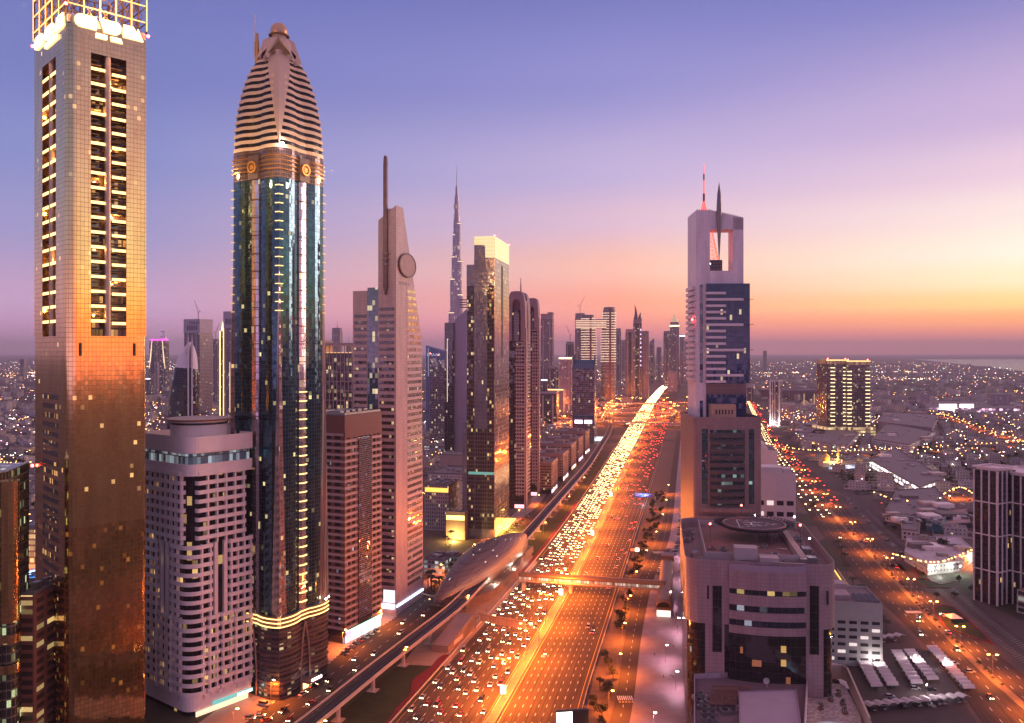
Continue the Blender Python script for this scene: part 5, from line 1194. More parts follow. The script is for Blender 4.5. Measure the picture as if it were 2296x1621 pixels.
    for p in ((hx-hr-7, hy-14, zh+2), (hx+hr+5, hy-12, zh+2.5), (hx-4, hy+hr+8, zh+5)):
        b = MB(); b.tube((0, 0, -p[2]+zf), (0, 0, -.4), .12, n=5); b.sphere((0, 0, 0), .55, 8, 1); b.build('beacon', [darkm, redlamp], t, p)
    for p in ((W-6, 34, zf+9), (W-4, D-4, zf+8), (hx+4, D-3, zf+8)):
        b = MB(); b.tube((0, 0, -p[2]+zf), (0, 0, -.3), .12, n=5); b.sphere((0, 0, 0), .45, 8, 1); b.build('roof_lamp', [steel, emis('roof_lamp_white', (1, .9, .95), 30)], t, p)
    return t
pad_block()
# ------------------------------------------------------------------ podium building in the near foreground
def podium():
    d, a, x0 = 371.0, 100.0, 0; x0 = XP(1552, 360); t = thing('podium_building', 'foreground podium building with pale flat roof, tiled terrace and arched end wall', 'building', (x0, 366, 0), 0)
    L = lambda px_, y, zz: (lambda g: (g.x-x0, g.y-366))(G(px_, y, zz)); zp = 26.0; zs = zp-6
    # body under the roof
    q = [L(1556, 1720, zp), L(1800, 1720, zp), L(1812, 1510, zp), L(1556, 1522, zp)]
    b = MB(); b.prism(q, 0, zp, 0, 1); b.build('main_block', [cream, plain('terrace_roof', (.2, .14, .16), .8)], t)
    b = MB(); b.strip(q, zp, zp+2.2, -.5, closed=True); b.build('parapet', plain('parapet_mauve', (.46, .34, .38), .6), t)
    q = [L(1660, 1740, zp+3), L(1812, 1740, zp+3), L(1786, 1548, zp+3), L(1656, 1552, zp+3)]
    b = MB(); b.prism(q, zp, zp+3, 0); b.build('roof_slab', plain('mauve_membrane', (.44, .34, .41), .75, var=.1, scale=.1), t)
    b = MB(); b.strip(q, zp+3, zp+3.5, -.4, closed=True); b.build('slab_kerb', plain('kerb_mauve', (.34, .25, .29), .7), t)
    b = MB()
    for i in range(26):
        A = Vector(L(1600+i*3.4, 1538, zp+2)); B = Vector(L(1590+i*3.6, 1580 if i < 18 else 1546, zp+2)); b.bar((*A, zp+2), (*B, zp+2), .3)
    for y in (1538, 1546, 1556, 1566):
        A, B = L(1596, y, zp+2), L(1652, y, zp+2); b.bar((*A, zp+1.8), (*B, zp+1.8), .35)
    b.build('pergola', plain('rust_timber', (.24, .12, .10), .7), t)
    for i in range(3):
        for j in range(2):
            A = L(1580+j*18, 1592+i*13, zp); b = MB(); b.box(A[0]-1.4, A[0]+1.4, A[1]-1.2, A[1]+1.2, zp, zp+1.7); b.lathe(A[0], A[1], [(1.0, zp+1.7), (1.0, zp+1.95)], 14, 1); b.build('cooling_unit', [steel, darkm], t)
    for px_, y in ((1720, 1530), (1752, 1516), (1776, 1514)):
        A = L(px_, y, zp+2); b = MB(); n = 14
        for k in range(n):
            g, h = 2*pi*k/n, 2*pi*(k+1)/n; f = lambda r, g, o: (A[0]+r*cos(g)-o, A[1]-o*1.2, zp+2.6+r*sin(g)+o*.5); b.face([f(0, g, 0), f(0, h, 0), f(1.4, h, .5), f(1.4, g, .5)])
        b.tube((*A, zp), (*A, zp+2.6), .15, n=6); b.build('satellite_dish', plain('dish_white', (.6, .52, .5), .5), t)
    q0, q1 = L(1575, 1600, zp), L(1650, 1560, zp); clutter(t, min(q0[0], q1[0]), max(q0[0], q1[0]), min(q0[1], q1[1]), max(q0[1], q1[1]), zp, 22, 12)
    # lower terrace on the right with tiles, planters, pool and the arched wall
    zt = 20.0; q = [L(1803, 1720, zt), L(1960, 1720, zt), L(1928, 1600, zt), L(1893, 1535, zt), L(1812, 1525, zt)]
    tm = facade('checker_tiles', 1.3, 1.3, (.42, .32, .27), (.5, .42, .38), .12, .12, 0, rough=.6, gvar=1.0, jit=0)
    b = MB(); b.prism(q, 0, zt, 1, 0); b.build('terrace', [tm, cream], t)
    wall = plain('sand_wall', (.58, .43, .34), .6, var=.1)
    A = [L(1812, 1518, zt), L(1886, 1516, zt), L(1902, 1524, zt), L(1952, 1640, zt)]
    b = MB(); b.strip(A[::-1], zt-1, zt+5.5, -.8); b.build('arched_wall', wall, t)
    b = MB(); c = Vector(L(1936, 1600, zt)); b.box(c.x-.2, c.x+1.0, c.y-6, c.y+6, 0, zt-1); b.build('wall_pier', wall, t)
    c = L(1872, 1640, zt); b = MB(); b.lathe(c[0], c[1], [(.01, zt+.05), (7.5, zt+.06)], 28); b.build('pool', emis('pool_glow', (.35, .75, .9), .55), t)
    b = MB(); b.lathe(c[0], c[1], [(7.5, zt+.02), (7.5, zt+.4), (8.4, zt+.4), (8.4, zt)], 28, 0, False); b.build('pool_rim', white, t)
    for k, (px_, y) in enumerate(((1838, 1562), (1850, 1556), (1862, 1572), (1880, 1560), (1890, 1580), (1840, 1590), (1895, 1600))):
        A = L(px_, y, zt); b = MB(); b.box(A[0]-1, A[0]+1, A[1]-1, A[1]+1, zt, zt+.8, 0); rr = random.Random(k)
        for i in range(26): g = rr.uniform(0, 6.28); r = rr.uniform(0, 1.2); zz = zt+.8+rr.uniform(0, 1.6); b.face([(A[0]+r*cos(g)-.3, A[1]+r*sin(g), zz), (A[0]+r*cos(g)+.3, A[1]+r*sin(g)+.2, zz+.1), (A[0]+r*cos(g), A[1]+r*sin(g)+.3, zz+.6)], None, 1)
        b.build('planter', [plain('planter_brown', (.2, .12, .09), .7), plain('palm_leaf', (.06, .07, .03), .7)], t)
    return t
podium()
# ------------------------------------------------------------------ white building with slot windows behind the pad block
def slot_block(px0, px1, ytop, d, depth, rows, cols, label, wallm, glow, name='car_garage', yw=None, skip=()):
    x0 = XP(px0, d); W = XP(px1, d)-x0; h = ZY(ytop, d); t = thing(name, label, 'building', (x0, d, 0), R(-9))
    b = MB(); b.prism([(0, 0), (W, 0), (W, depth), (0, depth)], 0, h, 0, 1); b.strip([(.4, .4), (W-.4, .4), (W-.4, depth-.4), (.4, depth-.4)], h, h+1.2, .4, closed=True); b.build('wall', [wallm, roofw], t)
    dk = plain('slot_black', (.02, .018, .02), .5); z1 = h*.80; z0 = 3.0; fh = (z1-z0)/rows
    for r in range(rows):
        for c in range(cols):
            u0 = (c+.12)/cols*W*.96+W*.03; u1 = u0+W/cols*.66; lit = (r*7+c*3) % 5 == 0 or (glow and r in (1, 2) and c in (1, 2))
            b = MB(); zb = z0+r*fh; b.prism([(u0, -.1), (u1, -.1), (u1, .05), (u0, .05)], zb, lambda x, y: zb+fh*.42+(x-u0)*.0, bot=True); b.build('slot_window', emis('garage_glow', (1, .85, .8), .8) if lit else dk, t)
    return t, W, h
whl = plain('white_wall', (.72, .62, .6), .55, var=.06)
t, W, h = slot_block(1692, 1781, 1062, 640, 30, 7, 4, 'white garage block with dark slot windows behind the helipad roof', whl, True)
b = MB(); b.box(3, W-9, 5, 22, h, h+4.5); b.box(W-8, W-2, 8, 20, h, h+3.2); b.build('roof_house', whl, t); b = MB(); b.box(7, W-8, 23, 26, h+.2, h+.5); b.build('roof_pool', emis('roof_teal', (.2, .7, .8), .7), t)
t, W, h = slot_block(1690, 1742, 1012, 760, 40, 3, 3, 'low white block with plain parapets beside the boulevard, behind the white garage', whl, False, 'office_block')
b = MB(); b.box(4, W-10, 6, 30, h, h+7); b.box(2, W*.6, 2, 12, h, h+3); b.build('roof_house', whl, t)
t, W, h = slot_block(1846, 1972, 1352, 455, 34, 6, 5, 'grey green garage with slot windows and solar panels on its roof', plain('sage_wall', (.46, .44, .4), .6, var=.1), False)
b = MB(); b.box(2, 16, 8, 22, h, h+2.6); b.box(10, 17, 21, 30, h, h+5.2); b.build('roof_house', plain('mauve_house', (.46, .36, .36), .6), t)
pm = facade('solar_panel', 1.1, 1.8, (.012, .012, .02), (.40, .32, .31), .08, .08, 0, rough=.4, ior=1.3, jit=0)
for k in range(4):
    b = MB(); x = 17.5+k*3.2; b.face([(x, 2, h+1.1), (x+2.4, 2, h+2.0), (x+2.4, 16, h+2.0), (x, 16, h+1.1)], [(0, 0), (2.4, 0), (2.4, 14), (0, 14)]); b.face([(x, 16, h+1.05), (x+2.4, 16, h+1.95), (x+2.4, 2, h+1.95), (x, 2, h+1.05)]); b.bar((x+2.2, 3, h), (x+2.2, 3, h+1.9), .15); b.bar((x+2.2, 15, h), (x+2.2, 15, h+1.9), .15); b.build('solar_panel', pm, t)
# ------------------------------------------------------------------ annex with blue lit pool deck
def annex():
    d = 500.0; x0 = XP(1846, d); t = thing('pool_annex', 'low annex with blue lit rooftop pool deck and palms beside the helipad block', 'building', (x0, d, 0), R(-12)); W, D, h = 20.0, 74.0, 22.0
    b = MB(); b.prism([(0, 0), (W, 0), (W, D), (0, D)], 0, h, 0, 1); b.build('wall', [plain('grey_annex', (.36, .3, .3), .6), plain('deck_wood', (.25, .17, .15), .7)], t)
    b = MB(); b.strip([(.3, .3), (W-.3, .3), (W-.3, D-.3), (.3, D-.3)], h, h+1.4, .3, closed=True); b.build('parapet', plain('annex_parapet', (.42, .33, .33), .6), t)
    for k in range(9):
        b = MB(); b.box(3, 10, 14+k*4.6, 17.2+k*4.6, h+2.6, h+2.8); b.build('lit_canopy', emis('violet_canopy', (.4, .35, 1), .9), t)
    for c in ((6, 5, 2.2), (13, 4.5, 1.9)):
        b = MB(); b.lathe(c[0], c[1], [(.01, h+.3), (c[2], h+.31)], 20); b.build('spa_pool', emis('spa_blue', (.12, .35, 1), 1.6), t)
    b = MB(); b.box(W-2.6, W-2.2, 3, D-4, h+.3, h+1.0); b.build('light_strip', emis('planter_strip', (1, .6, .12), 2), t)
    return t
annex()
# ------------------------------------------------------------------ apartment tower at the right edge
def edge_tower():
    d = 560.0; a = 62; pxc = 2236; cx = XP(pxc, d); t = thing('apartment_tower', 'dark apartment tower with white ribs and balconies cut by the right edge', 'tower', (cx, d, 0), rot_a(a))
    gl = facade('edge_glass', 1.6, 3.7, (.025, .016, .02), (.02, .015, .02), .08, .16, .012, (1, .6, .25), 1.2, ior=1.7, jit=.02); rib = plain('white_rib', (.82, .68, .66), .5, var=.06)
    h = ZY(1058, d); blocks = [(0, 20, 0, 16, h), (14, 46, -13, 14, h-3)]
    for (xa, xb, ya, yb, hh) in blocks:
        b = MB(); b.prism([(xa, ya), (xb, ya), (xb, yb), (xa, yb)], 0, hh); b.build('glazing', gl, t)
        n = int((xb-xa)/5); 
        for i in range(n+1): b = MB(); x = xa+(xb-xa)*i/n; b.box(x-.45, x+.45, ya-.7, ya-.01, 0, hh); b.build('rib', rib, t)
        m = max(2, int((yb-ya)/5))
        for i in range(m+1): b = MB(); y = ya+(yb-ya)*i/m; b.box(xa-.7, xa-.01, y-.45, y+.45, 0, hh); b.build('rib', rib, t)
        for z in (22, 46, 68): b = MB(); b.strip([(xa-.72, yb), (xa-.72, ya-.72), (xb, ya-.72)][::1], z, z+.9, .12); b.build('ring_band', rib, t)
        b = MB(); b.strip([(xa, ya), (xb, ya), (xb, yb), (xa, yb)], hh+1.5, hh+2.6, 1.6, closed=True); b.prism([(xa+1, ya+1), (xb-1, ya+1), (xb-1, yb-1), (xa+1, yb-1)], hh, hh+1.5); b.build('roof_frame', [rib], t)
    b = MB(); z = 8
    while z < h-10: b.box(22, 25.5, -15.2, -13.72, z, z+1.1); z += 3.7
    b.build('balcony', plain('balcony_dark', (.1, .07, .08), .5), t)
    # lit podium deck in front
    b = MB(); b.prism([(-2, -44), (70, -44), (70, -14.2), (-2, -14.2)], 0, 15, 0, 1); b.build('podium', [facade('podium_garage', 6, 3.6, (.05, .05, .05), (.42, .35, .35), .12, .3, .4, (1, .95, .85), .35, ior=1.5), plain('podium_deck', (.18, .11, .09), .8)], t)
    for k in range(14):
        rr = random.Random(k); b = MB(); b.sphere((rr.uniform(1, 50), rr.uniform(-42, -17), 15.6), .35, 6); b.build('deck_light', emis('deck_amber', (1, .6, .15), 12), t)
    return t
edge_tower()
# ------------------------------------------------------------------ twin wing hotel with lit base
def wing_hotel():
    d = 1700.0; x0 = XP(1853, d); t = thing('hotel_block', 'wide dark hotel block with lit stepped ledges and bright base, among low houses', 'hotel', (x0, d, 0), R(4))
    W = XP(1949, d)-x0; h = ZY(806, d); g = facade('hotel_grid', 3.4, 3.6, (.05, .035, .045), (.28, .2, .21), .12, .1, .10, (1, .75, .4), 1.0, ior=1.7, jit=.02)
    lw = emis('hotel_ledge', (1, .74, .38), 3.0); tops = emis('hotel_top', (1, .62, .22), 2.2)
    for k, (xa, xb, ya, hh) in enumerate(((0, W*.50, 0, h), (W*.45, W, -7, h-2))):
        b = MB(); b.prism([(xa, ya), (xb, ya), (xb, 45), (xa, 45)], 18, hh-9); b.build('wing', g, t)
        b = MB(); b.prism([(xa, ya-.6), (xb, ya-.6), (xb, 45), (xa, 45)], hh-8.9, hh); b.build('wing_crown', facade('crown_fins', 1.4, 40, (.5, .3, .14), (.1, .06, .05), .4, 0, .6, (1, .6, .2), .7), t)
        b = MB(); b.box(xa-.8, xb+.8, ya-1.6, ya-.61, hh-2.2, hh-.4); b.build('crown_strip', tops, t)
        z = 24; j = 0
        while z < hh-16:
            for xx in ((xa+(xb-xa)*(.30 if k == 0 else .12)), xb-4):
                b = MB(); b.box(xx-4.5, xx+4.5, ya-1.3, ya-.05, z, z+1.2); b.build('lit_ledge', lw, t)
            z += 7.6; j += 1
        for q in (xa+3, xb-4): beacon(t, (q, ya, hh+1.5), 1.2)
    b = MB(); b.prism([(-8, -14), (W+6, -22), (W+6, 50), (-8, 50)], 0, 18); b.build('base', facade('hotel_base', 5, 6, (.3, .2, .1), (.5, .36, .22), .05, .3, .92, (1, .72, .32), 1.5, rough=.5, gvar=.3), t)
    return t
wing_hotel()
def slim_tower():
    d = 1950.0; x0 = XP(1726, d); t = thing('office_tower', 'slim white tower with flood lit pilasters, first tower past the portal tower', 'tower', (x0, d, 0), R(-30)); h = ZY(856, d); W = 24; 
    b = MB(); b.prism([(0, 0), (W, 0), (W, 14), (0, 14)], 0, h); b.build('core', facade('slim_glass', 2.4, 3.6, (.05, .04, .06), (.12, .09, .1), .1, .15, .1, (1, .8, .5), .8), t)
    for x in (-.5, 6, 11, 20): b = MB(); b.box(x, x+(3.5 if x in (-.5, 20) else 1.4), -1.2, -.02, 0, h+3); b.build('pilaster', plain('white_pilaster', (.8, .72, .7), .5, var=.05), t)
    b = MB(); b.box(-1, W+.5, -.9, 14, h+3.01, h+4.4); b.build('cap', whl, t)
    lamp_light(t, (2, -10, 3), 4e4, (1, .8, .75), 1); lamp_light(t, (20, -10, 3), 4e4, (1, .8, .75), 1)
    return t
slim_tower()
# ------------------------------------------------------------------ low landmarks of the right-hand district
def lowrise(pix, h, name, label, wall, roof=None, cat='building', extra=None, par=1.2):
    g = [G(x, y) for x, y in pix]; c = sum(g, Vector())/len(g); t = thing(name, label, cat, (c.x, c.y, 0)); q = [((p-c).x, (p-c).y) for p in g]
    ar = sum(q[i][0]*q[(i+1) % len(q)][1]-q[(i+1) % len(q)][0]*q[i][1] for i in range(len(q)))
    if ar < 0: q = q[::-1]
    b = MB(); b.prism(q, 0, h, 0); b.build('wall', wall, t)
    b = MB(); b.prism(q, h+.002, h+.1); b.strip(q, h, h+par, -.4, closed=True); b.build('roof', roof or roofw, t)
    rr = random.Random(int(c.x)); xs = [p[0] for p in q]; ys = [p[1] for p in q]
    for k in range(6):
        x, y = rr.uniform(min(xs)*.55, max(xs)*.55), rr.uniform(min(ys)*.55, max(ys)*.55); b = MB(); w, l = rr.uniform(1.5, 4), rr.uniform(1.5, 4); b.box(x-w, x+w, y-l, y+l, h+.1, h+rr.uniform(1.2, 3)); b.build('rooftop_unit', steel, t)
    clutter(t, min(xs)*.6, max(xs)*.6, min(ys)*.6, max(ys)*.6, h+.1, 16, int(c.y))
    for k in range(3):
        x, y = rr.uniform(min(xs)*.5, max(xs)*.5), rr.uniform(min(ys)*.5, max(ys)*.5); w, l = rr.uniform(4, 9), rr.uniform(4, 9); b = MB(); b.box(x-w, x+w, y-l, y+l, h+.1, h+rr.uniform(2.5, 4.5), 0); b.build('roof_house', [cream, dconc, beige][k], t)
    if extra: extra(t, q, h)
    return t
shop = facade('mall_front', 6, 5, (.4, .38, .4), (.34, .3, .3), .15, .35, .95, (1, .84, .84), 7, rough=.4, ior=1.5)
villa_w = facade('villa_wall', 3.2, 3.4, (.04, .035, .03), (.58, .5, .48), .62, .6, .2, (1, .8, .5), 1.2, rough=.6, frough=.7)
school = facade('school_wall', 3.6, 3.6, (.05, .05, .06), (.62, .54, .54), .45, .5, .05, (1, .9, .7), .8)
lowrise([(1950, 1048), (2062, 1114), (2118, 1092), (2010, 1020)], 11, 'shopping_mall', 'long low shopping mall with bright white lit shopfronts facing a packed car park', shop)
lowrise([(1858, 1054), (1944, 1050), (1930, 1028), (1862, 1032)], 6, 'supermarket', 'small flat supermarket with a blue white lit front above the packed car park', facade('market_front', 4, 4, (.5, .5, .6), (.3, .3, .4), .1, .3, .95, (.7, .75, 1), 6))
lowrise([(1796, 1000), (1900, 1016), (1926, 985), (1840, 968)], 12, 'school_hall', 'large fan roofed hall building with curved pale roofs past the white garage', school)
lowrise([(1985, 1168), (2040, 1180), (2130, 1155), (2098, 1112), (2010, 1120)], 10, 'school', 'school building with blue corner trims in the middle of the right-hand blocks', school)
lowrise([(2022, 1210), (2060, 1215), (2066, 1165), (2020, 1160)], 9, 'school_wing', 'white two storey school wing with a blue stripe beside the dark play yard', school)
lowrise([(2076, 1190), (2110, 1196), (2130, 1165), (2090, 1158)], 9, 'school_wing', 'school wing with teal wall facing the tented play area', plain('teal_wall', (.08, .24, .3), .6))
lowrise([(2116, 1188), (2176, 1184), (2166, 1150), (2112, 1160)], 5, 'shade_tent', 'flat sand coloured tent roof over the play area', plain('black_net', (.05, .045, .05), .8), plain('tent_cloth', (.5, .36, .33), .8), 'tent')
lowrise([(2028, 1258), (2080, 1290), (2150, 1282), (2186, 1256), (2150, 1222), (2034, 1224)], 7, 'clinic', 'low white clinic compound flood lit in white and green', villa_w, plain('white_roof', (.58, .5, .5), .7, var=.2, scale=.2))
lowrise([(1968, 962), (2090, 978), (2104, 945), (1985, 938)], 16, 'warehouse', 'large grey warehouse with light dotted roof line beyond the houses', plain('grey_ribs', (.3, .25, .28), .6))
lowrise([(1955, 1002), (2040, 1016), (2096, 985), (1990, 962)], 14, 'college', 'wide white college building with long window rows in front of the warehouse', school)
lowrise([(1790, 985), (1850, 985), (1850, 962), (1792, 960)], 12, 'apartment_block', 'plain square apartment block beside the boulevard behind the fan roofed hall', villa_w)
lowrise([(2075, 925), (2290, 928), (2290, 912), (2075, 908)], 14, 'shopping_mall', 'distant shopping mall strip with pink and white lit signs near the bright billboards', facade('far_mall', 9, 7, (.5, .3, .45), (.35, .25, .3), .1, .2, .55, (1, .6, .8), 3))
for x0, x1, y0, y1, lb in ((2106, 2145, 906, 921, 'large white glowing billboard, left of a pair by the distant mall'), (2152, 2183, 906, 920, 'large white glowing billboard, right of a pair by the distant mall')):
    g = G((x0+x1)/2, 926); d = g.y; t = thing('billboard', lb, 'billboard', g); w = (x1-x0)/F*d; z1, z0 = ZY(y0, d), ZY(y1, d)
    b = MB(); b.box(-w/2, w/2, -.6, .6, z0, z1); b.build('screen', emis('billboard_white', (.95, .88, 1), 4), t); b = MB(); b.tube((0, .0, 0), (0, 0, z0), .9); b.build('post', steel, t)
# mosque lit in gold
def mosque():
    g = G(1862, 1046); t = thing('mosque', 'small mosque flood lit gold with dome and minaret by the junction', 'mosque', g); st = plain('mosque_stone', (.7, .55, .35), .6)
    b = MB(); b.box(-14, 8, -8, 10, 0, 9); b.build('prayer_hall', st, t)
    b = MB(); b.lathe(-6, 1, [(5.5, 9), (6, 11), (5.6, 14), (3.8, 17), (.6, 19.5), (.05, 21)], 20); b.build('dome', plain('gold_dome', (.75, .5, .15), .4, .4), t, smooth=50)
    b = MB(); b.lathe(10, -4, [(1.8, 0), (1.6, 18), (2.4, 18.5), (2.4, 20), (1.2, 20.2), (1.1, 27), (.05, 31)], 12); b.build('minaret', st, t)
    lamp_light(t, (0, -16, 8), 5e4, (1, .55, .1), 1); lamp_light(t, (12, 6, 30), 2e4, (1, .6, .1), 1); return t
mosque()
def round_mosque():
    g = G(1806, 912); t = thing('mosque', 'distant mosque with two lit minarets and a ring of lights', 'mosque', g); st = plain('mosque_stone', (.7, .55, .35), .6)
    b = MB(); b.lathe(0, 0, [(34, 0), (34, 6), (30, 8)], 32); b.build('ring_hall', st, t); b = MB(); b.lathe(0, 0, [(34.6, 4), (35, 6.2), (34.4, 6.4)], 32, 0, False); b.build('ring_light', emis('ring_gold', (1, .62, .25), 3), t)
    b = MB(); b.lathe(0, 6, [(12, 8), (11, 13), (7, 18), (.1, 21)], 20); b.build('dome', st, t, smooth=50)
    for x in (-10, 22): b = MB(); b.lathe(x, -16, [(1.6, 0), (1.4, 34), (2.2, 35), (.05, 44)], 8); b.build('minaret', emis('minaret_lit', (1, .7, .35), .5), t)
round_mosque()
g = G(1782, 893); t = thing('stadium', 'wide dark oval stadium bowl far beyond the slim white tower', 'stadium', g); b = MB(); b.lathe(0, 0, [(120, 0), (135, 34), (118, 36), (88, 12)], 48, 0, False); b.v = [(x, y*.7, z) for x, y, z in b.v]; b.build('bowl', facade('stadium_ribs', 12, 60, (.22, .16, .19), (.12, .09, .1), .2, 0, 0, rough=.6), t)
# white lamps of the lit compounds
for px_, y, pw in ((2030, 1246, 9e3), (2062, 1272, 9e3), (2100, 1290, 8e3), (2150, 1286, 8e3), (2180, 1262, 7e3)):
    g = G(px_, y); t = thing('flood_light', 'white flood light on a short pole along the clinic wall', 'flood light', (g.x, g.y-2, 0), 0, 'flood lights along the clinic wall'); b = MB(); b.tube((0, 0, 0), (0, 0, 6), .1, n=5); b.build('pole', steel, t); b = MB(); b.sphere((0, 0, 6.3), .45, 8); b.build('lamp', whitelamp, t); lamp_light(t, (0, -.8, 6.4), pw, (.85, 1, .85), .3)
# ================================================================== skyline and city beyond
def fmat(i):
    P_ = [dict(glass=(.10, .085, .11), frame=(.30, .23, .26), fw=.25, fh=.3, lit=.05), dict(glass=(.07, .06, .09), frame=(.16, .12, .15), fw=.12, fh=.14, lit=.07), dict(glass=(.16, .12, .14), frame=(.42, .33, .36), fw=.4, fh=.35, lit=.04),
          dict(glass=(.05, .045, .06), frame=(.11, .09, .11), fw=.1, fh=.2, lit=.10), dict(glass=(.12, .13, .2), frame=(.2, .18, .25), fw=.1, fh=.12, lit=.03)][i]
    return facade('skyline_glass_%s' % 'abcde'[i], 4.0, 3.9, P_['glass'], P_['frame'], P_['fw'], P_['fh'], P_['lit'], (1, .76, .42), 1.6, metal=.3, rough=.2, ior=1.6, jit=.01, gvar=.6)
wash = emis('ledge_glow', (1, .70, .42), 1.6)
def far(px0, px1, yt, d, mi, name, label, cat='tower', dep=None, fn=None, rz=-12, base=True):
    x0 = XP(px0, d); w = XP(px1, d)-x0; h = ZY(yt, d); t = thing(name, label, cat, (x0+w/2, d+w*.4, 0), R(rz)); dep = dep or w*.8
    if base:
        c = w*.02+.3; hh = h*.95
        b = MB(); b.prism([(-w/2, -dep/2), (w/2, -dep/2), (w/2, dep/2), (-w/2, dep/2)], 0, hh); b.build('shaft', fmat(mi), t)
        b = MB(); b.prism([(-w/2+c, -dep/2+c), (w/2-c, -dep/2+c), (w/2-c, dep/2-c), (-w/2+c, dep/2-c)], hh, h, 0); b.build('crown', plain('skyline_crown', (.34, .27, .3), .6), t)
        for s in (-1, 1): b = MB(); b.box(s*w*.28-w*.05, s*w*.28+w*.05, -dep/2-.8, -dep/2-.02, 0, hh-3); b.build('pilaster', plain('skyline_pilaster', (.4, .32, .35), .6), t)
    if callable(fn): fn(t, w, dep, h, d)
    return t
def spire(x=0, y=0, hh=40, r=1.2):
    def f(t, w, dep, h, d): b = MB(); b.tube((x, y, h), (x, y, h+hh), r, .2, 6); b.build('spire', plain('skyline_steel', (.3, .24, .27), .5), t)
    return f
def crane(side=1, k=1.0):
    def f(t, w, dep, h, d):
        b = MB(); b.bar((0, 0, h), (0, 0, h+26*k), 1.6); b.bar((0, 0, h+24*k), (side*16*k, 0, h+62*k), 1.0); b.bar((0, 0, h+24*k), (-side*9*k, 0, h+28*k), 1.4); b.bar((-side*8*k, 0, h+28*k), (side*10*k, 0, h+48*k), .5); b.build('crane', plain('crane_steel', (.35, .25, .25), .5), t)
    return f
def glow_top(c, st):
    def f(t, w, dep, h, d): b = MB(); b.box(-w/2-.6, w/2+.6, -dep/2-1, -dep/2-.05, h-h*.04, h-h*.015); b.build('crown_light', emis(c[0], c[1], st), t)
    return f
# --- left group beyond the cream tower
def pinkcap(cap):
    def f(t, w, dep, h, d):
        b = MB(); b.lathe(0, 0, [(w*.45, h), (w*.62, h+4), (w*.62, h+7), (w*.3, h+9)], 18); b.build('saucer', emis('magenta_saucer', (1, .15, .8), 1.2), t)
        b = MB(); s = 1 if cap else -1
        b.bar((s*w*.1, -dep/2-1, h), (s*w*.48, -dep/2-1, h*.42), 2.0); b.bar((s*w*.1, -dep/2-1, h), (s*w*.3, -dep/2-1, h*.55), 1.6); b.build('light_strip', wash, t)
        if cap: b = MB(); b.box(-w*.28, w*.28, -8, 8, h+9, h+48); b.build('lantern', facade('lantern_glass', 5, 22, (.7, .6, .7), (.6, .5, .6), .3, .2, .7, (1, .8, 1), .8), t)
    return f
far(335, 352.5, 764, 3900, 1, 'hotel_tower', 'left of two far towers with magenta saucer tops and golden light strips', fn=pinkcap(False))
far(355, 373, 764, 3850, 1, 'hotel_tower', 'right of two far towers with magenta saucer tops, crowned with a lit lantern', fn=pinkcap(True))
far(348, 354, 811, 3300, 2, 'apartment_tower', 'small pale tower in front of the two magenta topped towers')
far(327, 338, 848, 3000, 1, 'office_block', 'low dark block with lit roof sign right beside the gold tower', 'office block', fn=glow_top(('far_sign', (.9, .85, 1)), 5))
far(339, 347, 838, 3400, 0, 'office_block', 'low grey block at the foot of the magenta topped towers', 'office block')
def headband(t, w, dep, h, d):
    b = MB(); b.prism([(-w/2-1, -dep/2-1), (w/2+1, -dep/2-1), (w/2+1, dep/2+1), (-w/2-1, dep/2+1)], h*.86, h+2); b.build('head', plain('lilac_head', (.52, .43, .5), .5), t)
    b = MB()
    for i in range(6): x = -w*.3+i*w*.12; b.box(x, x+w*.06, -dep/2-1.3, -dep/2-.9, h*.89, h*.94)
    b.build('head_slot', darkm, t)
    b = MB(); b.box(w*.16, w*.2, -dep/2-1.4, -dep/2-.85, h*.1, h*.55); b.build('light_strip', wash, t)
def headband2(t, w, dep, h, d): headband(t, w, dep, h, d); text('EMAAR', w*.2, darkm, t, (w*.18, -dep/2-1.25, h*.965), (R(90), 0, 0)); crane(-1, .9)(t, w, dep, h, d)
far(414, 461, 717, 2300, 0, 'office_tower', 'tall lilac headed office tower with a crane on its roof, behind the pointed oval tower', fn=headband2, rz=-25)
far(462, 474, 744, 2500, 2, 'office_tower', 'narrow tower right behind the lilac headed office tower')
far(475, 489, 760, 2700, 0, 'unfinished_tower', 'tower under construction with white work lights and crane', fn=crane(1, .8))
def edges(t, w, dep, h, d):
    for x in (-w/2-.8, w/2+.8): b = MB(); b.box(x-.8, x+.8, -dep/2-1.4, -dep/2, 0, h); b.build('light_strip', emis('edge_gold', (1, .62, .22), 3.5), t)
    b = MB(); b.lathe(0, 0, [(w*.4, h), (w*.25, h+14), (.2, h+26)], 8); b.build('spire', emis('edge_gold', (1, .6, .2), 3), t)
far(494.5, 502, 742, 2250, 1, 'slim_tower', 'slim dark tower outlined by two golden light strips', fn=edges)
far(503, 528, 700, 2000, 0, 'office_tower', 'lilac headed office tower half hidden by the rocket shaped tower', fn=headband, rz=-20)
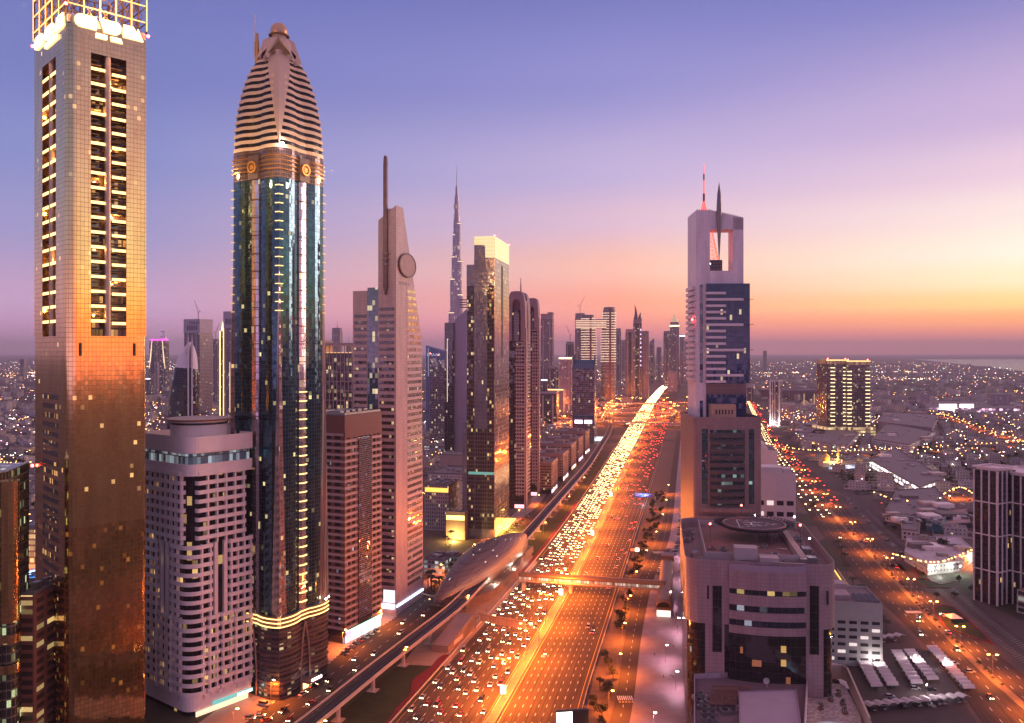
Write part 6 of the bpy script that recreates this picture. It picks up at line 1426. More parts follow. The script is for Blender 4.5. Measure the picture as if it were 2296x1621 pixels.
# pointed oval tower with a white cap
def oval_tower():
    d = 1450.0; x0 = XP(404, d); t = thing('oval_tower', 'dark pointed oval tower with diagrid glass and white shell cap', 'tower', (x0, d+25, 0), -atan2(x0, d)); k = d/F
    dg = facade('diagrid_glass', 4.0, 4.2, (.012, .01, .016), (.08, .06, .07), .1, .1, .06, (.95, 1, .7), .8, ior=1.45, jit=.02, gvar=.9); cap = plain('white_shell', (.9, .78, .78), .5, var=.05)
    z = lambda y: ZY(y, d)
    def half(y):     # left and right silhouette offsets in pixels
        L = [(1005, -43), (960, -41), (900, -36), (860, -31), (820, -22), (800, -16), (780, -4), (766, 6)]; Rr_ = [(1005, 28), (900, 28), (840, 27), (800, 24), (780, 19), (766, 12)]
        def it(T):
            for (a, b), (c, e) in zip(T, T[1:]):
                if y >= c: return b+(e-b)*(a-y)/(a-c)
            return T[-1][1]
        return it(L), it(Rr_)
    def ring(y, s=1.0, n=36):
        l, r = half(y); cxx = (l+r)/2*k; w = (r-l)/2*k*s; return [(cxx+w*cos(2*pi*i/n), w*.8*sin(2*pi*i/n), z(y)) for i in range(n)]
    ys = [1005, 980, 950, 920, 890, 865, 845, 830, 818]
    b = MB(); b.loft([ring(y) for y in ys]); b.build('shaft', dg, t)
    b = MB(); R0 = ring(840, 1.0); 
    b.loft([[(p[0], p[1], z(822)+(p[0]/k)*.10*k*-1-3) for p in ring(822, 1.03)], ring(812, 1.02), ring(800, 1.02), ring(790, 1.02), ring(780, 1.02), ring(772, 1.0), ring(767, .7)], cap=True); b.build('cap', cap, t, smooth=50)
    for s in (-1, 1):
        b = MB(); xc = (9+s*4)*k; b.prism([(xc-1.6*k, -36*k*.8), (xc+1.6*k, -36*k*.8), (xc+1.6*k, -10), (xc-1.6*k, -10)], 0, z(768)); b.loft([[(xc-1.4*k, -28*k, z(768)), (xc+1.4*k, -28*k, z(768)), (xc+1.4*k, -10, z(768)), (xc-1.4*k, -10, z(768))], [(xc-.2*k, -22, z(750)), (xc+.3*k, -22, z(750)), (xc+.3*k, -20, z(750)), (xc-.2*k, -20, z(750))]]); b.build('mullion_blade', cap, t)
        b = MB(); f = [(xc-s*1-3*k, -12, z(785)), (xc-3*k+3, -12, z(785)), (xc+s*.5, -14, z(755)), ]; b.prism([(xc-5*k-(2 if s < 0 else 0)*k, -14), (xc-1.5*k, -14), (xc-1.5*k, -11), (xc-5*k-(2 if s < 0 else 0)*k, -11)], z(790), lambda x, y: z(782)+(x-(xc-5*k))*4.2); b.build('fin', cap, t)
    b = MB(); b.box((9-2.2)*k, (9+2.2)*k, -33*k*.8, -10, 0, z(825)); b.build('dark_strip', plain('night_strip', (.02, .03, .05), .2), t)
oval_tower()
# grid framed hotel block between the rocket tower and the pink tower
def grid_block():
    d = 900.0; x0 = XP(722, d); t = thing('hotel_block', 'beige grid framed hotel block with open roof frame behind the brown striped block', 'hotel', (x0, d, 0), R(-12)); W = XP(812, d)-x0; h = ZY(792, d)
    fr = plain('beige_frame', (.5, .36, .33), .6); g = facade('grid_rooms', 3.4, 4.2, (.05, .04, .05), (.06, .05, .05), .1, .15, .22, (1, .72, .35), 1.3, ior=1.7, jit=.02)
    b = MB(); b.prism([(0, .5), (W, .5), (W, 30), (0, 30)], 0, h); b.build('rooms', g, t)
    for i in range(11): b = MB(); x = W*i/10; b.box(x-.4, x+.4, -.4, .49, 0, h+8); b.build('mullion', fr, t)
    for k in range(17): b = MB(); z = 8+k*(h-8)/16; b.box(-.5, W+.5, -.2, .48, z-.4, z+.4); b.build('floor_edge', fr, t)
    b = MB(); b.box(-2, W+2, -3, 31, h+8.01, h+11); b.build('roof_frame', fr, t)
    b = MB(); b.box(-7, -.6, -1, 30, 0, h+14); b.build('end_wall', fr, t)
    b = MB(); b.box(1, W-1, 1, 28, h+.1, h+1.0); b.build('sky_bar', emis('sky_bar_glow', (1, .55, .2), 1.4), t); lamp_light(t, (W/2, -5, 34), 6e4, (1, .55, .15), 1)
grid_block()
def tiers(t, w, dep, h, d):
    for k in range(14):
        s = 1-k*.055; b = MB(); z = h*.62+k*h*.028; b.prism([(-w/2*s, -dep/2*s), (w/2*s, -dep/2*s), (w/2*s, dep/2*s), (-w/2*s, dep/2*s)], z, z+h*.02); b.build('lit_tier', facade('tier_lit', 4, 4, (.4, .35, .3), (.5, .42, .4), .3, .3, .6, (1, .85, .7), 1.6), t)
    b = MB(); b.tube((0, 0, h), (0, 0, h*1.12), 1.6, .3, 6); b.build('spire', plain('skyline_steel', (.3, .24, .27)), t)
far(745, 764, 735, 3300, 2, 'hotel_tower', 'far tiered white lit tower between the rocket tower and the pink tower', fn=tiers)
far(777, 786, 770, 3200, 1, 'office_block', 'small far block with a thin white mast beside the tiered tower', fn=spire(0, 0, 60, .8))
# the tallest tower: clustered tubes stepping back in a spiral
def mega_tower():
    d = 2900.0; k = d/F; x0 = XP(1024, d); t = thing('skyscraper', 'tallest needle like skyscraper stepping back to a thin spire on the horizon', 'skyscraper', (x0, d, 0)); z = lambda y: ZY(y, d)
    g = facade('silver_tubes', 5, 7, (.34, .29, .36), (.5, .44, .5), .25, .2, .05, (1, .8, .55), 1.4, metal=.4, rough=.25, jit=.01, gvar=.3); g2 = facade('silver_lit', 3, 8, (.4, .36, .36), (.5, .42, .42), .2, .3, .5, (1, .85, .65), 1.0, rough=.4)
    wings = [(R(205), [(-1, 13.5, 700), (-1, 10, 625), (-1, 7, 575), (-1, 5, 525)]), (R(325), [(-1, 15, 720), (-1, 11, 660), (-1, 9, 585), (-1, 5.5, 500)]), (R(90), [(-1, 14, 690), (-1, 10, 605), (-1, 6, 550), (-1, 4, 480)])]
    for g0, st in wings:
        for i, (_, off, y) in enumerate(st):
            r = (7.0-.7*i)*k; b = MB(); ox, oy = cos(g0)*off*k*.9, sin(g0)*off*k*.9; b.lathe(ox, oy, [(r, 0), (r, z(y)), (r*.8, z(y)+3)], 14); b.build('setback_tube', g, t)
            b = MB(); b.lathe(ox, oy, [(r+.3, z(y)-4), (r+.3, z(y)-1.5)], 14, 0, False); b.build('light_ring', wash, t)
    b = MB(); b.lathe(0, 0, [(10*k, 0), (9.5*k, z(600)), (8.0*k, z(530)), (6.6*k, z(480)), (5.2*k, z(479)), (4.6*k, z(440)), (3.2*k, z(439)), (2.6*k, z(418)), (1.0*k, z(417)), (.8*k, z(395)), (.2*k, z(370))], 16); b.build('core', g, t)
    for y in (640, 560, 505, 468): b = MB(); b.lathe(0, 0, [((11 if y > 600 else 9.6 if y > 520 else 7.2)*k*.95, z(y)), ((11 if y > 600 else 9.6 if y > 520 else 7.2)*k*.95, z(y-9))], 16, 0, False); b.build('lit_floor', g2, t)
mega_tower()
# blue slanted office, spiked dark twins and folded glass tower
def wedge(t, w, dep, h, d):
    b = MB(); b.prism([(-w/2, -dep/2), (w/2, -dep/2), (w/2, dep/2), (-w/2, dep/2)], 0, lambda x, y: h-(x+w/2)/w*14); b.build('shaft', facade('blue_stripe_glass', 3.2, 60, (.06, .10, .24), (.15, .2, .36), .35, .0, .02, (.7, .8, 1), .5, metal=.3, rough=.2), t)
    text('EMAAR', 9, emis('dim_sign', (.7, .75, 1), .5), t, (-w*.12, -dep/2-.2, h-20), (R(90), 0, 0))
far(957, 1004, 774, 1750, 4, 'office_block', 'blue striped office block with a slanting roof, behind the spiked dark twins', 'office block', fn=wedge, base=False, rz=-8)
def spikes(t, w, dep, h, d):
    g = facade('spiked_glass', 2.8, 4.6, (.05, .04, .055), (.2, .15, .17), .35, .3, .09, (1, .8, .55), 1.2, ior=1.8, jit=.02)
    for x0, x1, hh in ((-w/2, -w*.12, h), (-w*.1, w/2, h-3)):
        b = MB(); b.prism([(x0, -dep/2), (x1, -dep/2), (x1, dep/2), (x0, dep/2)], 0, lambda x, y: hh-(x-x0)/(x1-x0)*34); b.build('shaft', g, t)
        b = MB(); b.box(x0, x0+1.2, -dep/2, -dep/2+1.2, hh, hh+9); b.sphere((x0+.6, -dep/2+.6, hh+9.6), .9, 6, 1); b.build('beacon_mast', [darkm, redlamp], t)
far(967, 1016, 804, 1550, 1, 'office_tower', 'pair of dark studded blocks with spiked slanting roofs on one base', fn=spikes, base=False, rz=-14)
def folded(t, w, dep, h, d):
    dk = facade('folded_dark', 2.4, 4, (.02, .018, .028), (.04, .03, .04), .08, .1, .04, (1, .8, .6), .9, ior=2, jit=.02); lg = plain('folded_mauve', (.36, .29, .36), .25, .2, .05)
    b = MB(); b.prism([(-w/2, -dep/2), (-w*.1, -dep/2), (-w*.1, dep/2), (-w/2, dep/2)], 0, h-24); b.build('dark_wing', dk, t)
    b = MB(); b.prism([(-w*.1, -dep*.3), (w/2, -dep*.3), (w/2, dep/2), (-w*.1, dep/2)], 0, lambda x, y: h-20+20*min(1, (x+w*.1)/(w*.5))); b.build('mauve_sheet', lg, t)
    b = MB(); b.prism([(-w*.34, -dep*.6), (-w*.12, -dep*.6), (-w*.12, -dep/2-.01), (-w*.34, -dep/2-.01)], 0, h-52); b.build('front_strip', dk, t)
    b = MB(); b.box(-w*.36, -w*.34, -dep*.62, -dep/2, 90, h-50); b.build('light_strip', emis('thin_warm', (1, .7, .5), 1.2), t)
    for k in range(4): b = MB(); b.box(w*.1, w*.55, -dep*.2, dep*.2, h+1.0+k*4, h+2.0+k*4); b.build('roof_louvre', darkm, t)
far(1000, 1052, 690, 1350, 1, 'office_tower', 'folded dark and mauve glass tower right behind the crown lit slab', fn=folded, base=False, rz=-12)
# --- right group beyond the interchange
def notch(t, w, dep, h, d): b = MB(); b.box(w*.1, w*.5, -dep/2-.5, dep/2, h, h+9); b.box(-w*.5, w*.05, -dep/2, dep/2, h, h+4); b.build('roof_step', plain('skyline_crown', (.34, .27, .3)), t)
far(1214, 1241, 706, 2800, 0, 'apartment_tower', 'isolated grey tower left of the banded twins, first in the far right group', fn=notch)
far(1270, 1288, 766, 3200, 1, 'unfinished_tower', 'short tower under construction with a crane, left of the banded twins', fn=crane(-1))
far(1256, 1284, 800, 2600, 2, 'office_block', 'pale block with a bright lit roof band under the crane', 'office block', fn=glow_top(('roof_band', (1, .8, .35)), 5))
far(1230, 1254, 822, 2700, 1, 'apartment_block', 'low dark flats at the foot of the isolated grey tower', 'apartment block')
far(1291, 1312, 702, 3000, 0, 'unfinished_tower', 'tall grey shell with twin crane jibs, just behind the left banded tower', fn=crane(1))
def banded(px0, px1, yt, d, label, lean):
    x0 = XP(px0, d); w = XP(px1, d)-x0; h = ZY(yt, d); t = thing('banded_tower', label, 'tower', (x0+w/2, d, 0), R(-10), 'banded twin towers'); n = 26
    el = lambda s, o=0: [(w/2*s*cos(2*pi*i/n)+o, w*.36*s*sin(2*pi*i/n)) for i in range(n)]
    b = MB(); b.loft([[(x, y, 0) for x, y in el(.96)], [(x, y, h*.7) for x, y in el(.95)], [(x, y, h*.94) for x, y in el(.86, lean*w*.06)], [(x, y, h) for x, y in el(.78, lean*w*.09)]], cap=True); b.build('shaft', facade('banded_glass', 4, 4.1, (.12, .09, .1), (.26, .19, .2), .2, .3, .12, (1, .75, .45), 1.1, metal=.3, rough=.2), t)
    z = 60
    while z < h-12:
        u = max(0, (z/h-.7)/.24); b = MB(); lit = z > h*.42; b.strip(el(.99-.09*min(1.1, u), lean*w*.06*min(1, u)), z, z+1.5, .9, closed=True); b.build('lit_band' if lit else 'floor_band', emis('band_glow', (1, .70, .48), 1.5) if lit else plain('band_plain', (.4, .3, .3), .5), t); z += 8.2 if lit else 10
    b = MB(); b.box(w*.08, w*.2, -w*.40, -w*.30, 0, h-6); b.build('dark_fin', plain('fin_brown', (.16, .09, .1), .5), t); return t, h
t1, h1 = banded(1303, 1338, 706, 2700, 'shorter of the two banded towers joined by a sky bridge', -1)
t2, h2 = banded(1347, 1381, 689, 2700, 'taller of the two banded towers joined by a sky bridge', 1)
d = 2700; x0, x1 = XP(1304, d), XP(1350, d); t = thing('sky_bridge', 'banded sky bridge joining the two banded towers high up', 'sky bridge', ((x0+x1)/2, d-10, 0), R(-4)); b = MB(); w = (x1-x0)/2+12; b.prism([(-w-6, -10), (w, -10), (w, 10), (-w-6, 10)], ZY(737, d), ZY(716, d), bot=True); b.build('bridge_deck', fmat(2), t)
for k in range(5): b = MB(); z = ZY(737, d)+2+k*5.6; b.box(-w-8, w, -12, -10.02, z, z+1.5); b.build('lit_band', emis('band_glow', (1, .7, .48), 1.5), t)
far(1381, 1393, 736, 4600, 1, 'apartment_tower', 'hazy tower just right of the taller banded tower')
far(1393, 1404, 762, 5200, 0, 'apartment_tower', 'faint low tower deep in the haze left of the horned tower')
far(1404, 1425, 738, 2900, 0, 'office_tower', 'grey slab with a dark glass slot, in front of the horned tower', fn=lambda t, w, dep, h, d: MB().box(-w*.1, w*.1, -dep/2-1, -dep/2-.02, 0, h*.96).build('glass_slot', plain('night_strip', (.02, .03, .05)), t))
def horns(t, w, dep, h, d):
    for x, top, cur in ((-w*.22, 58, 1), (w*.3, 30, -1)):
        b = MB(); pr = [(0, 8, 4), (.4, 3.8, 12), (.75, 2.2, 9), (1, .3, 0)]; ringz = []
        for u, r, o in ((0, w*.26, 0), (.35, w*.17, cur*w*.05), (.7, w*.09, cur*w*.01), (1, .4, -cur*w*.12)): ringz.append([(x+o+r*i, j*r, h-4+u*top) for i, j in ((-1, -1), (1, -1), (1, 1), (-1, 1))])
        b.loft(ringz, cap=True); b.build('horn', plain('horn_dark', (.17, .12, .15), .5), t)
    for k in range(9): b = MB(); b.box(w*.34, w*.46, -dep/2-1.2, -dep/2-.02, h*.42+k*h*.055, h*.42+k*h*.055+5); b.build('violet_light', emis('violet_dot', (.85, .6, 1), 2), t)
far(1421, 1440, 716, 3000, 3, 'horned_tower', 'dark tower ending in two curved horns', fn=horns)
far(1440, 1456, 742, 3050, 2, 'office_tower', 'plain brownish tower right of the horned tower')
far(1457, 1468, 768, 4600, 1, 'office_tower', 'low pointed tower in the haze, second right of the horned tower', fn=lambda t, w, dep, h, d: MB().prism([(-w/2+.5, -dep/2+.5), (w/2-.5, -dep/2+.5), (w/2-.5, dep/2-.5), (-w/2+.5, dep/2-.5)], h, lambda x, y: h+2+(x+w/2)/w*24).build('sloped_roof', plain('skyline_crown', (.34, .27, .3)), t))
far(1473, 1484, 778, 4800, 4, 'office_block', 'short hazy blue block before the spired twin peaks', 'office block')
far(1489, 1504, 742, 4100, 1, 'apartment_tower', 'grey tower immediately left of the gold crowned spired tower')
def gold_spire(t, w, dep, h, d):
    b = MB(); b.box(-w/2-1, w/2+1, -dep/2-1.4, -dep/2-.02, h*.93, h*.95); b.build('crown_light', emis('crown_gold', (1, .7, .35), 4), t); b = MB(); b.lathe(0, 0, [(w*.4, h), (w*.34, h+16), (w*.2, h+24), (.4, h+46)], 8); b.build('spire', emis('spire_gold', (1, .7, .4), .5), t)
far(1504, 1524, 722, 4300, 0, 'hotel_tower', 'gold crowned tower with a spire in the haze, near the end of the highway', fn=gold_spire)
far(1525, 1536, 750, 4200, 4, 'hotel_tower', 'hazy tower directly right of the gold crowned spired tower', fn=glow_top(('far_ice', (.8, .85, 1)), 3))
far(1537, 1547, 760, 4700, 0, 'apartment_tower', 'last hazy tower before the white portal tower hides the view')
far(1498, 1520, 832, 3600, 2, 'apartment_block', 'pale low flats by the far bend of the highway', 'apartment block')
far(1215, 1228, 850, 2300, 1, 'office_block', 'small block with a blue white lit screen left of the slab with blue roofs', 'office block', fn=glow_top(('cyan_sign', (.5, .85, 1)), 4))
far(1232, 1266, 872, 2250, 2, 'office_block', 'wide low block with a golden lit roof edge, left of the slab with blue roofs', 'office block', dep=40, fn=glow_top(('gold_edge', (1, .62, .2)), 4))
far(1212, 1252, 880, 2000, 3, 'office_block', 'dark low block with a yellow lit ground strip by the flyovers', 'office block', dep=40)
for (p0, p1, yt, d, mi, lb) in ((44, 56, 805, 5200, 0, 'lonely hazy tower far off on the left horizon'), (1640, 1652, 800, 5200, 0, 'hazy block on the horizon right of the portal tower, left one'), (1712, 1720, 786, 7600, 0, 'faint needle of a building on the right horizon'),
                                (2060, 2085, 878, 2600, 2, 'low ribbed block among the far houses on the right'), (2230, 2270, 884, 2500, 2, 'pale ribbed hotel block far right among low houses'), (1672, 1690, 868, 2900, 3, 'small lit block just right of the portal tower')):
    far(p0, p1, yt, d, mi, 'far_building', lb, 'building')
# --- low blocks on the left of the road, between the pink tower and the slab
arc = facade('arcade_office', 2.2, 3.6, (.04, .035, .04), (.42, .33, .31), .5, .35, .14, (1, .72, .32), 1.3, rough=.4, frough=.7)
def mass(px0, px1, ytop, d, dep, m, name, label, rz=-12, band=None):
    x0 = XP(px0, d); w = XP(px1, d)-x0; h = ZY(ytop, d); t = thing(name, label, 'building', (x0, d, 0), R(rz))
    b = MB(); b.prism([(0, 0), (w, 0), (w, dep), (0, dep)], 0, h); b.build('wall', m, t)
    b = MB(); b.strip([(.3, .3), (w-.3, .3), (w-.3, dep-.3), (.3, dep-.3)], h, h+1.4, .4, closed=True); b.prism([(.4, .4), (w-.4, .4), (w-.4, dep-.4), (.4, dep-.4)], h-.1, h+.1); b.build('roof', roofw, t)
    rr = random.Random(int(px0+ytop))
    for k in range(5): x, y = rr.uniform(3, w-6), rr.uniform(3, dep-6); b = MB(); b.box(x, x+rr.uniform(2, 5), y, y+rr.uniform(2, 5), h+.1, h+rr.uniform(1.5, 3.5)); b.build('rooftop_unit', steel, t)
    if band: b = MB(); b.box(.5, w-.5, -.3, -.02, h-6, h-2); b.build('lit_floor', emis(*band), t)
    return t, w, h
mass(952, 1009, 1088, 800, 36, arc, 'office_block', 'arcaded office block with a yellow lit top floor behind the dark sand lot', -14, ('amber_floor', (1, .6, .1), 1.6))
mass(960, 1040, 1062, 900, 60, villa_w, 'office_block', 'pale office block with roof plant behind the arcaded block', -14)
mass(985, 1042, 1020, 1120, 40, plain('sand_wall2', (.5, .36, .32), .7), 'warehouse', 'plain sand coloured flat block behind the pale office block', -14)
mass(950, 1036, 1000, 1420, 40, facade('lit_podium', 5, 6, (.2, .2, .2), (.3, .26, .26), .2, .4, .5, (1, .9, .75), 1.6), 'retail_block', 'low glass block with bright lit storey at the foot of the spiked twins', -14)
t, w, h = mass(1000, 1044, 1150, 760, 10, plain('link_wall', (.2, .15, .15), .6), 'link_building', 'low covered bridge with golden lit floor joining the arcaded block and the crown lit slab', -12, ('gold_floor', (1, .62, .15), 4)); lamp_light(t, (w/2, -8, 3), 5e4, (1, .6, .12), 1)
mass(950, 1000, 1255, 640, 22, facade('clinic_glass', 3, 3.6, (.1, .12, .13), (.4, .36, .38), .12, .4, .55, (.8, 1, .95), 1.0), 'station_building', 'low white lit building with a canopy roof left of the metro station', -18)
mass(985, 1035, 1246, 650, 6, facade('skywalk_glass', 3, 3.6, (.1, .12, .13), (.36, .3, .3), .1, .3, .6, (.9, 1, .9), .9), 'covered_walkway', 'covered walkway leading from the white lit building to the metro station', -18)
# sand lot
b = MB(); b.face([tuple(G(x, y, .01)) for x, y in ((950, 1262), (1080, 1232), (1128, 1190), (950, 1198))]); struct(b.build('sand_lot', plain('dark_sand', (.09, .065, .06), .9, var=.4, scale=.08)))
# --- far left: dark gold office with rounded glass drum, podium with balconies and pool
def corner_office():
    d = 330.0; x1 = XP(36, d); t = thing('glass_office', 'dark gold glass office with rounded corner drum at the left edge', 'office block', (x1, d, 0), R(14)); h = ZY(1080, d); gm = MATS['gold_glass']; lg = facade('green_lit_glass', 1.7, 3.6, (.05, .05, .035), (.10, .08, .05), .12, .2, .10, (.85, 1, .5), 1.2, metal=.3, ior=1.9, jit=.02)
    b = MB(); b.prism([(-40, 4), (-6, 0), (-4, 4), (-4, 30), (-40, 30)], 0, h+4); b.build('body', lg, t)
    b = MB(); b.lathe(-4, 4, [(4, h-56), (4, h)], 24); b.build('corner_drum', gm, t)
    for z in (h-64, h-76): b = MB(); b.lathe(-4, 4, [(4.4, z), (4.4, z+3.6)], 24, 0, False); b.lathe(-4, 4, [(.1, z+.4), (4.35, z+.4)], 24, 1); b.build('round_balcony', [gm, darkm], t)
    b = MB(); b.lathe(-4, 4, [(3.2, 0), (3.2, h-56.1)], 24); b.build('lower_drum', lg, t)
corner_office()
t, w, h = mass(30, 76, 1335, 348, 30, facade('balcony_hotel', 8, 3.7, (.06, .03, .02), (.34, .13, .08), .32, .45, .22, (1, .66, .25), 1.4, rough=.5, frough=.6), 'hotel_podium', 'red brown hotel podium with lit balconies, left of the gold tower', 0)
t, w, h = mass(20, 82, 1302, 420, 16, plain('pool_deck_wall', (.3, .2, .2), .6), 'pool_terrace', 'rooftop pool terrace glowing blue behind the red brown podium', 0)
b = MB(); b.box(5, w-1, 3, 12, h+.12, h+.3); b.build('pool', emis('pool_blue', (.08, .3, .9), 1.1), t); lamp_light(t, (w/2, 8, h+4), 8e3, (.3, .5, 1), .5)
t, w, h = mass(36, 84, 1188, 560, 20, facade('garage_lit', 3, 4, (.4, .3, .2), (.5, .35, .2), .12, .3, .9, (1, .6, .2), 2.4), 'car_garage', 'open sided garage glowing orange between the dark gold office and the gold tower', 0)
lamp_light(t, (w/2, -6, 8), 6e4, SOD, 1)
mass(20, 70, 1003, 1400, 30, facade('mansion_wall', 4, 4, (.2, .15, .08), (.62, .45, .25), .6, .5, .5, (1, .7, .3), 1.2, rough=.6), 'mansion', 'cream walled mansion lit yellow among the dark trees on the far left', 0)
# ================================================================== street level
# ------------------------------------------------------------------ metro station shell
def station():
    A, B = G(978, 1362, 6), G(1178, 1208, 6); L = (B-A).length; ang = atan2(B.x-A.x, B.y-A.y); t = thing('metro_station', 'bronze shell shaped metro station straddling the viaduct beside the highway', 'metro station', ((A.x+B.x)/2, (A.y+B.y)/2, 0), -ang)
    sh = facade('shell_panels', 5.5, 1.9, (.14, .08, .062), (.07, .04, .03), .05, .11, 0, metal=.25, rough=.5, jit=.004, gvar=.12, fmetal=.5, frough=.55)
    n, m = 44, 28; rings = []
    for i in range(n+1):
        u = -1+2*i/n; e = sqrt(max(0, 1-abs(u)**2.3)); e = max(0, 1-abs(u)**1.75)**.82; w = 1.0+17.0*e; h = 9+14.5*(e**.8)*(1-.1*u)
        side = 2.0+7.0*max(0, 1-(u/.62)**2)**1.0 if abs(u) < .62 else 2.0+5.5*((abs(u)-.62)/.38)**1.5
        if abs(u) > .97: side = 8
        r = []
        for k in range(m+1):
            th = pi*k/m; cx_, sx_ = cos(th), sin(th); r.append((w*abs(cx_)**.85*(1 if cx_ > 0 else -1), u*L/2, side+(h-side)*sx_**.9 if sx_ > 0 else side))
        rings.append(r)
    b = MB(); b.loft(rings, closed=False); o = b.build('roof_shell', sh, t, smooth=60)
    sm_ = o.modifiers.new('thickness', 'SOLIDIFY'); sm_.thickness = .5
    b = MB(); rr = random.Random(3)
    for k in range(110):                              # small slit skylights
        i = rr.randint(4, n-6); j = rr.randint(6, m-6); p0, p1 = Vector(rings[i][j]), Vector(rings[i+1][j]); q0 = Vector(rings[i][j+1]); nrm = (q0-p0).cross(p1-p0).normalized()
        if nrm.z < 0: nrm = -nrm
        e = (p1-p0).normalized(); f = (q0-p0).normalized(); c = p0+nrm*.62; a_ = [c, c+e*2.6, c+e*2.6+f*.6, c+f*.6]
        b.face(a_ if (a_[1]-a_[0]).cross(a_[2]-a_[0]).dot(nrm) > 0 else a_[::-1], None, k % 6 == 0)
    b.build('skylight', [darkm, emis('skylight_glow', (1, .9, .7), 1.0)], t)
    gl = facade('station_glass', 2.0, 3.0, (.12, .12, .11), (.25, .2, .16), .1, .12, .6, (.8, 1, .95), .9, ior=1.6)
    b = MB(); pts = [rings[i] for i in range(4, n-3)]
    for s, k in ((1, 0), (-1, m)):
        P0 = [(r[k][0]*.86, r[k][1]) for r in pts]; b.strip(P0 if s > 0 else P0[::-1], 1.0, 9.5, .2)
    b.build('side_glazing', gl, t)
    b = MB(); b.prism([(-13, -L*.40), (13, -L*.40), (13, L*.40), (-13, L*.40)], 0, 5.5); b.build('base', dconc, t)
    b = MB(); b.prism([(13.1, -L*.38), (22, -L*.30), (22, L*.05), (13.1, L*.25)], 0, 6.0); b.build('side_ramp', plain('ramp_louvre', (.2, .14, .12), .6), t)
    for k in range(12): b = MB(); y = -L*.30+k*L*.03; b.bar((13, y-6, 6.05), (22, y, 6.05), .35); b.build('ramp_slat', bronze, t)
    b = MB(); q = [(-16+32*i/14, -L*.46+((i-7)/7)**2*7, 9.6+.9*sin(pi*i/14)) for i in range(15)]
    for p0, p1 in zip(q, q[1:]): b.bar(p0, p1, 1.0, 0, .6)
    b.build('entrance_visor', bronze, t)
    for y in (-L*.2, L*.02, L*.2): lamp_light(t, (20, y, 8), 3.5e3, (.9, .95, .8), .6)
    return t, ang, L
station()
# enclosed stair and lift block under the line, in front of the station
g = G(960, 1440, 0); t = thing('station_stairs', 'slatted stair block with a pale sign under the viaduct in front of the station', 'stairs', (g.x+14, g.y, 0), -VC.ang(g.y))
b = MB(); b.prism([(-5, -18), (5, -18), (5, 22), (-5, 22)], 0, lambda x, y: 4+(y+18)*.16); b.build('stair_block', facade('stair_slats', 40, .8, (.22, .13, .10), (.32, .2, .14), 0, .4, 0, rough=.5), t)
b = MB(); b.box(5.02, 5.3, -9, 4, 2.0, 4.4); b.build('sign_panel', plain('pale_sign', (.7, .6, .55), .5), t)
# ------------------------------------------------------------------ footbridge over the highway
def footbridge():
    z0 = 8.0; A, B = G(1165, 1297, z0), G(1492, 1318, z0); d = (B-A); L = d.length; ang = atan2(d.y, d.x); t = thing('footbridge', 'covered footbridge with lit windows and barrel roof spanning the highway', 'footbridge', (A.x, A.y, z0), ang)
    b = MB(); b.box(0, L, -3.4, 3.4, -1.0, 0); b.build('deck', conc, t)
    gl = facade('bridge_glass', 1.8, 2.3, (.3, .28, .22), (.3, .18, .1), .16, .14, .9, (1, .93, .78), 1.3, rough=.3)
    for s in (-1, 1): b = MB(); b.box(0, L, s*3.1-.1, s*3.1+.1, .01, 2.3); b.build('glazing', gl, t)
    b = MB(); rings = [[(x, 3.6*cos(pi*k/12), 2.3+2.6*sin(pi*k/12)) for k in range(13)] for x in [L*i/46 for i in range(47)]]; b.loft(rings, closed=False); o = b.build('barrel_roof', plain('bronze_roof', (.28, .16, .09), .45, .4, .06), t, smooth=60)
    o.modifiers.new('thickness', 'SOLIDIFY').thickness = .3
    b = MB(); x = 0
    while x < L: b.box(x-.12, x+.12, -3.7, -3.21, -1.2, 2.4); x += 3.2
    b.build('truss', bronze, t)
    for s in (-1.2, 2.9): b = MB(); b.box(0, L, -3.85, -3.7, s-.25, s+.1); b.build('rail', bronze, t)
    for u in (.03, .36, .74): b = MB(); b.prism([(L*u-1, -1.6), (L*u+1, -1.6), (L*u+1, 1.6), (L*u-1, 1.6)], -z0, -2.0); b.loft([[(L*u-1, -1.6, -2), (L*u+1, -1.6, -2), (L*u+1, 1.6, -2), (L*u-1, 1.6, -2)], [(L*u-2, -3.2, -1.01), (L*u+2, -3.2, -1.01), (L*u+2, 3.2, -1.01), (L*u-2, 3.2, -1.01)]]); b.build('pier', conc, t)
    # landing block with barrel roof at the far right end
    C = G(1488, 1384, 0); E2 = G(1496, 1290, 0); L2 = (E2-C).length; an = atan2(E2.x-C.x, E2.y-C.y); t2 = thing('bridge_landing', 'barrel roofed stair block at the right end of the footbridge', 'stairs', (C.x, C.y, 0), -an)
    rings = [[(4.6*cos(pi*k/12), y, 6.0+3.6*sin(pi*k/12)+(y/L2)*3.5) for k in range(13)] for y in [L2*i/14 for i in range(15)]]
    b = MB(); b.loft(rings, closed=False); b.build('barrel_roof', plain('bronze_roof', (.46, .27, .14)), t2, smooth=60).modifiers.new('thickness', 'SOLIDIFY').thickness = .3
    b = MB(); b.box(-4.5, 4.5, .6, L2, 0, 6.0); b.build('wall', bronze, t2); b = MB(); b.box(-4.4, 4.4, .4, .59, .2, 4.2); b.build('entrance', emis('landing_glow', (1, .85, .75), 1.5), t2)
    b = MB(); b.box(-4.8, 4.8, L2+.01, L2+10, 0, 15); b.build('lift_shaft', plain('lift_brown', (.22, .13, .1), .5), t2)
footbridge()
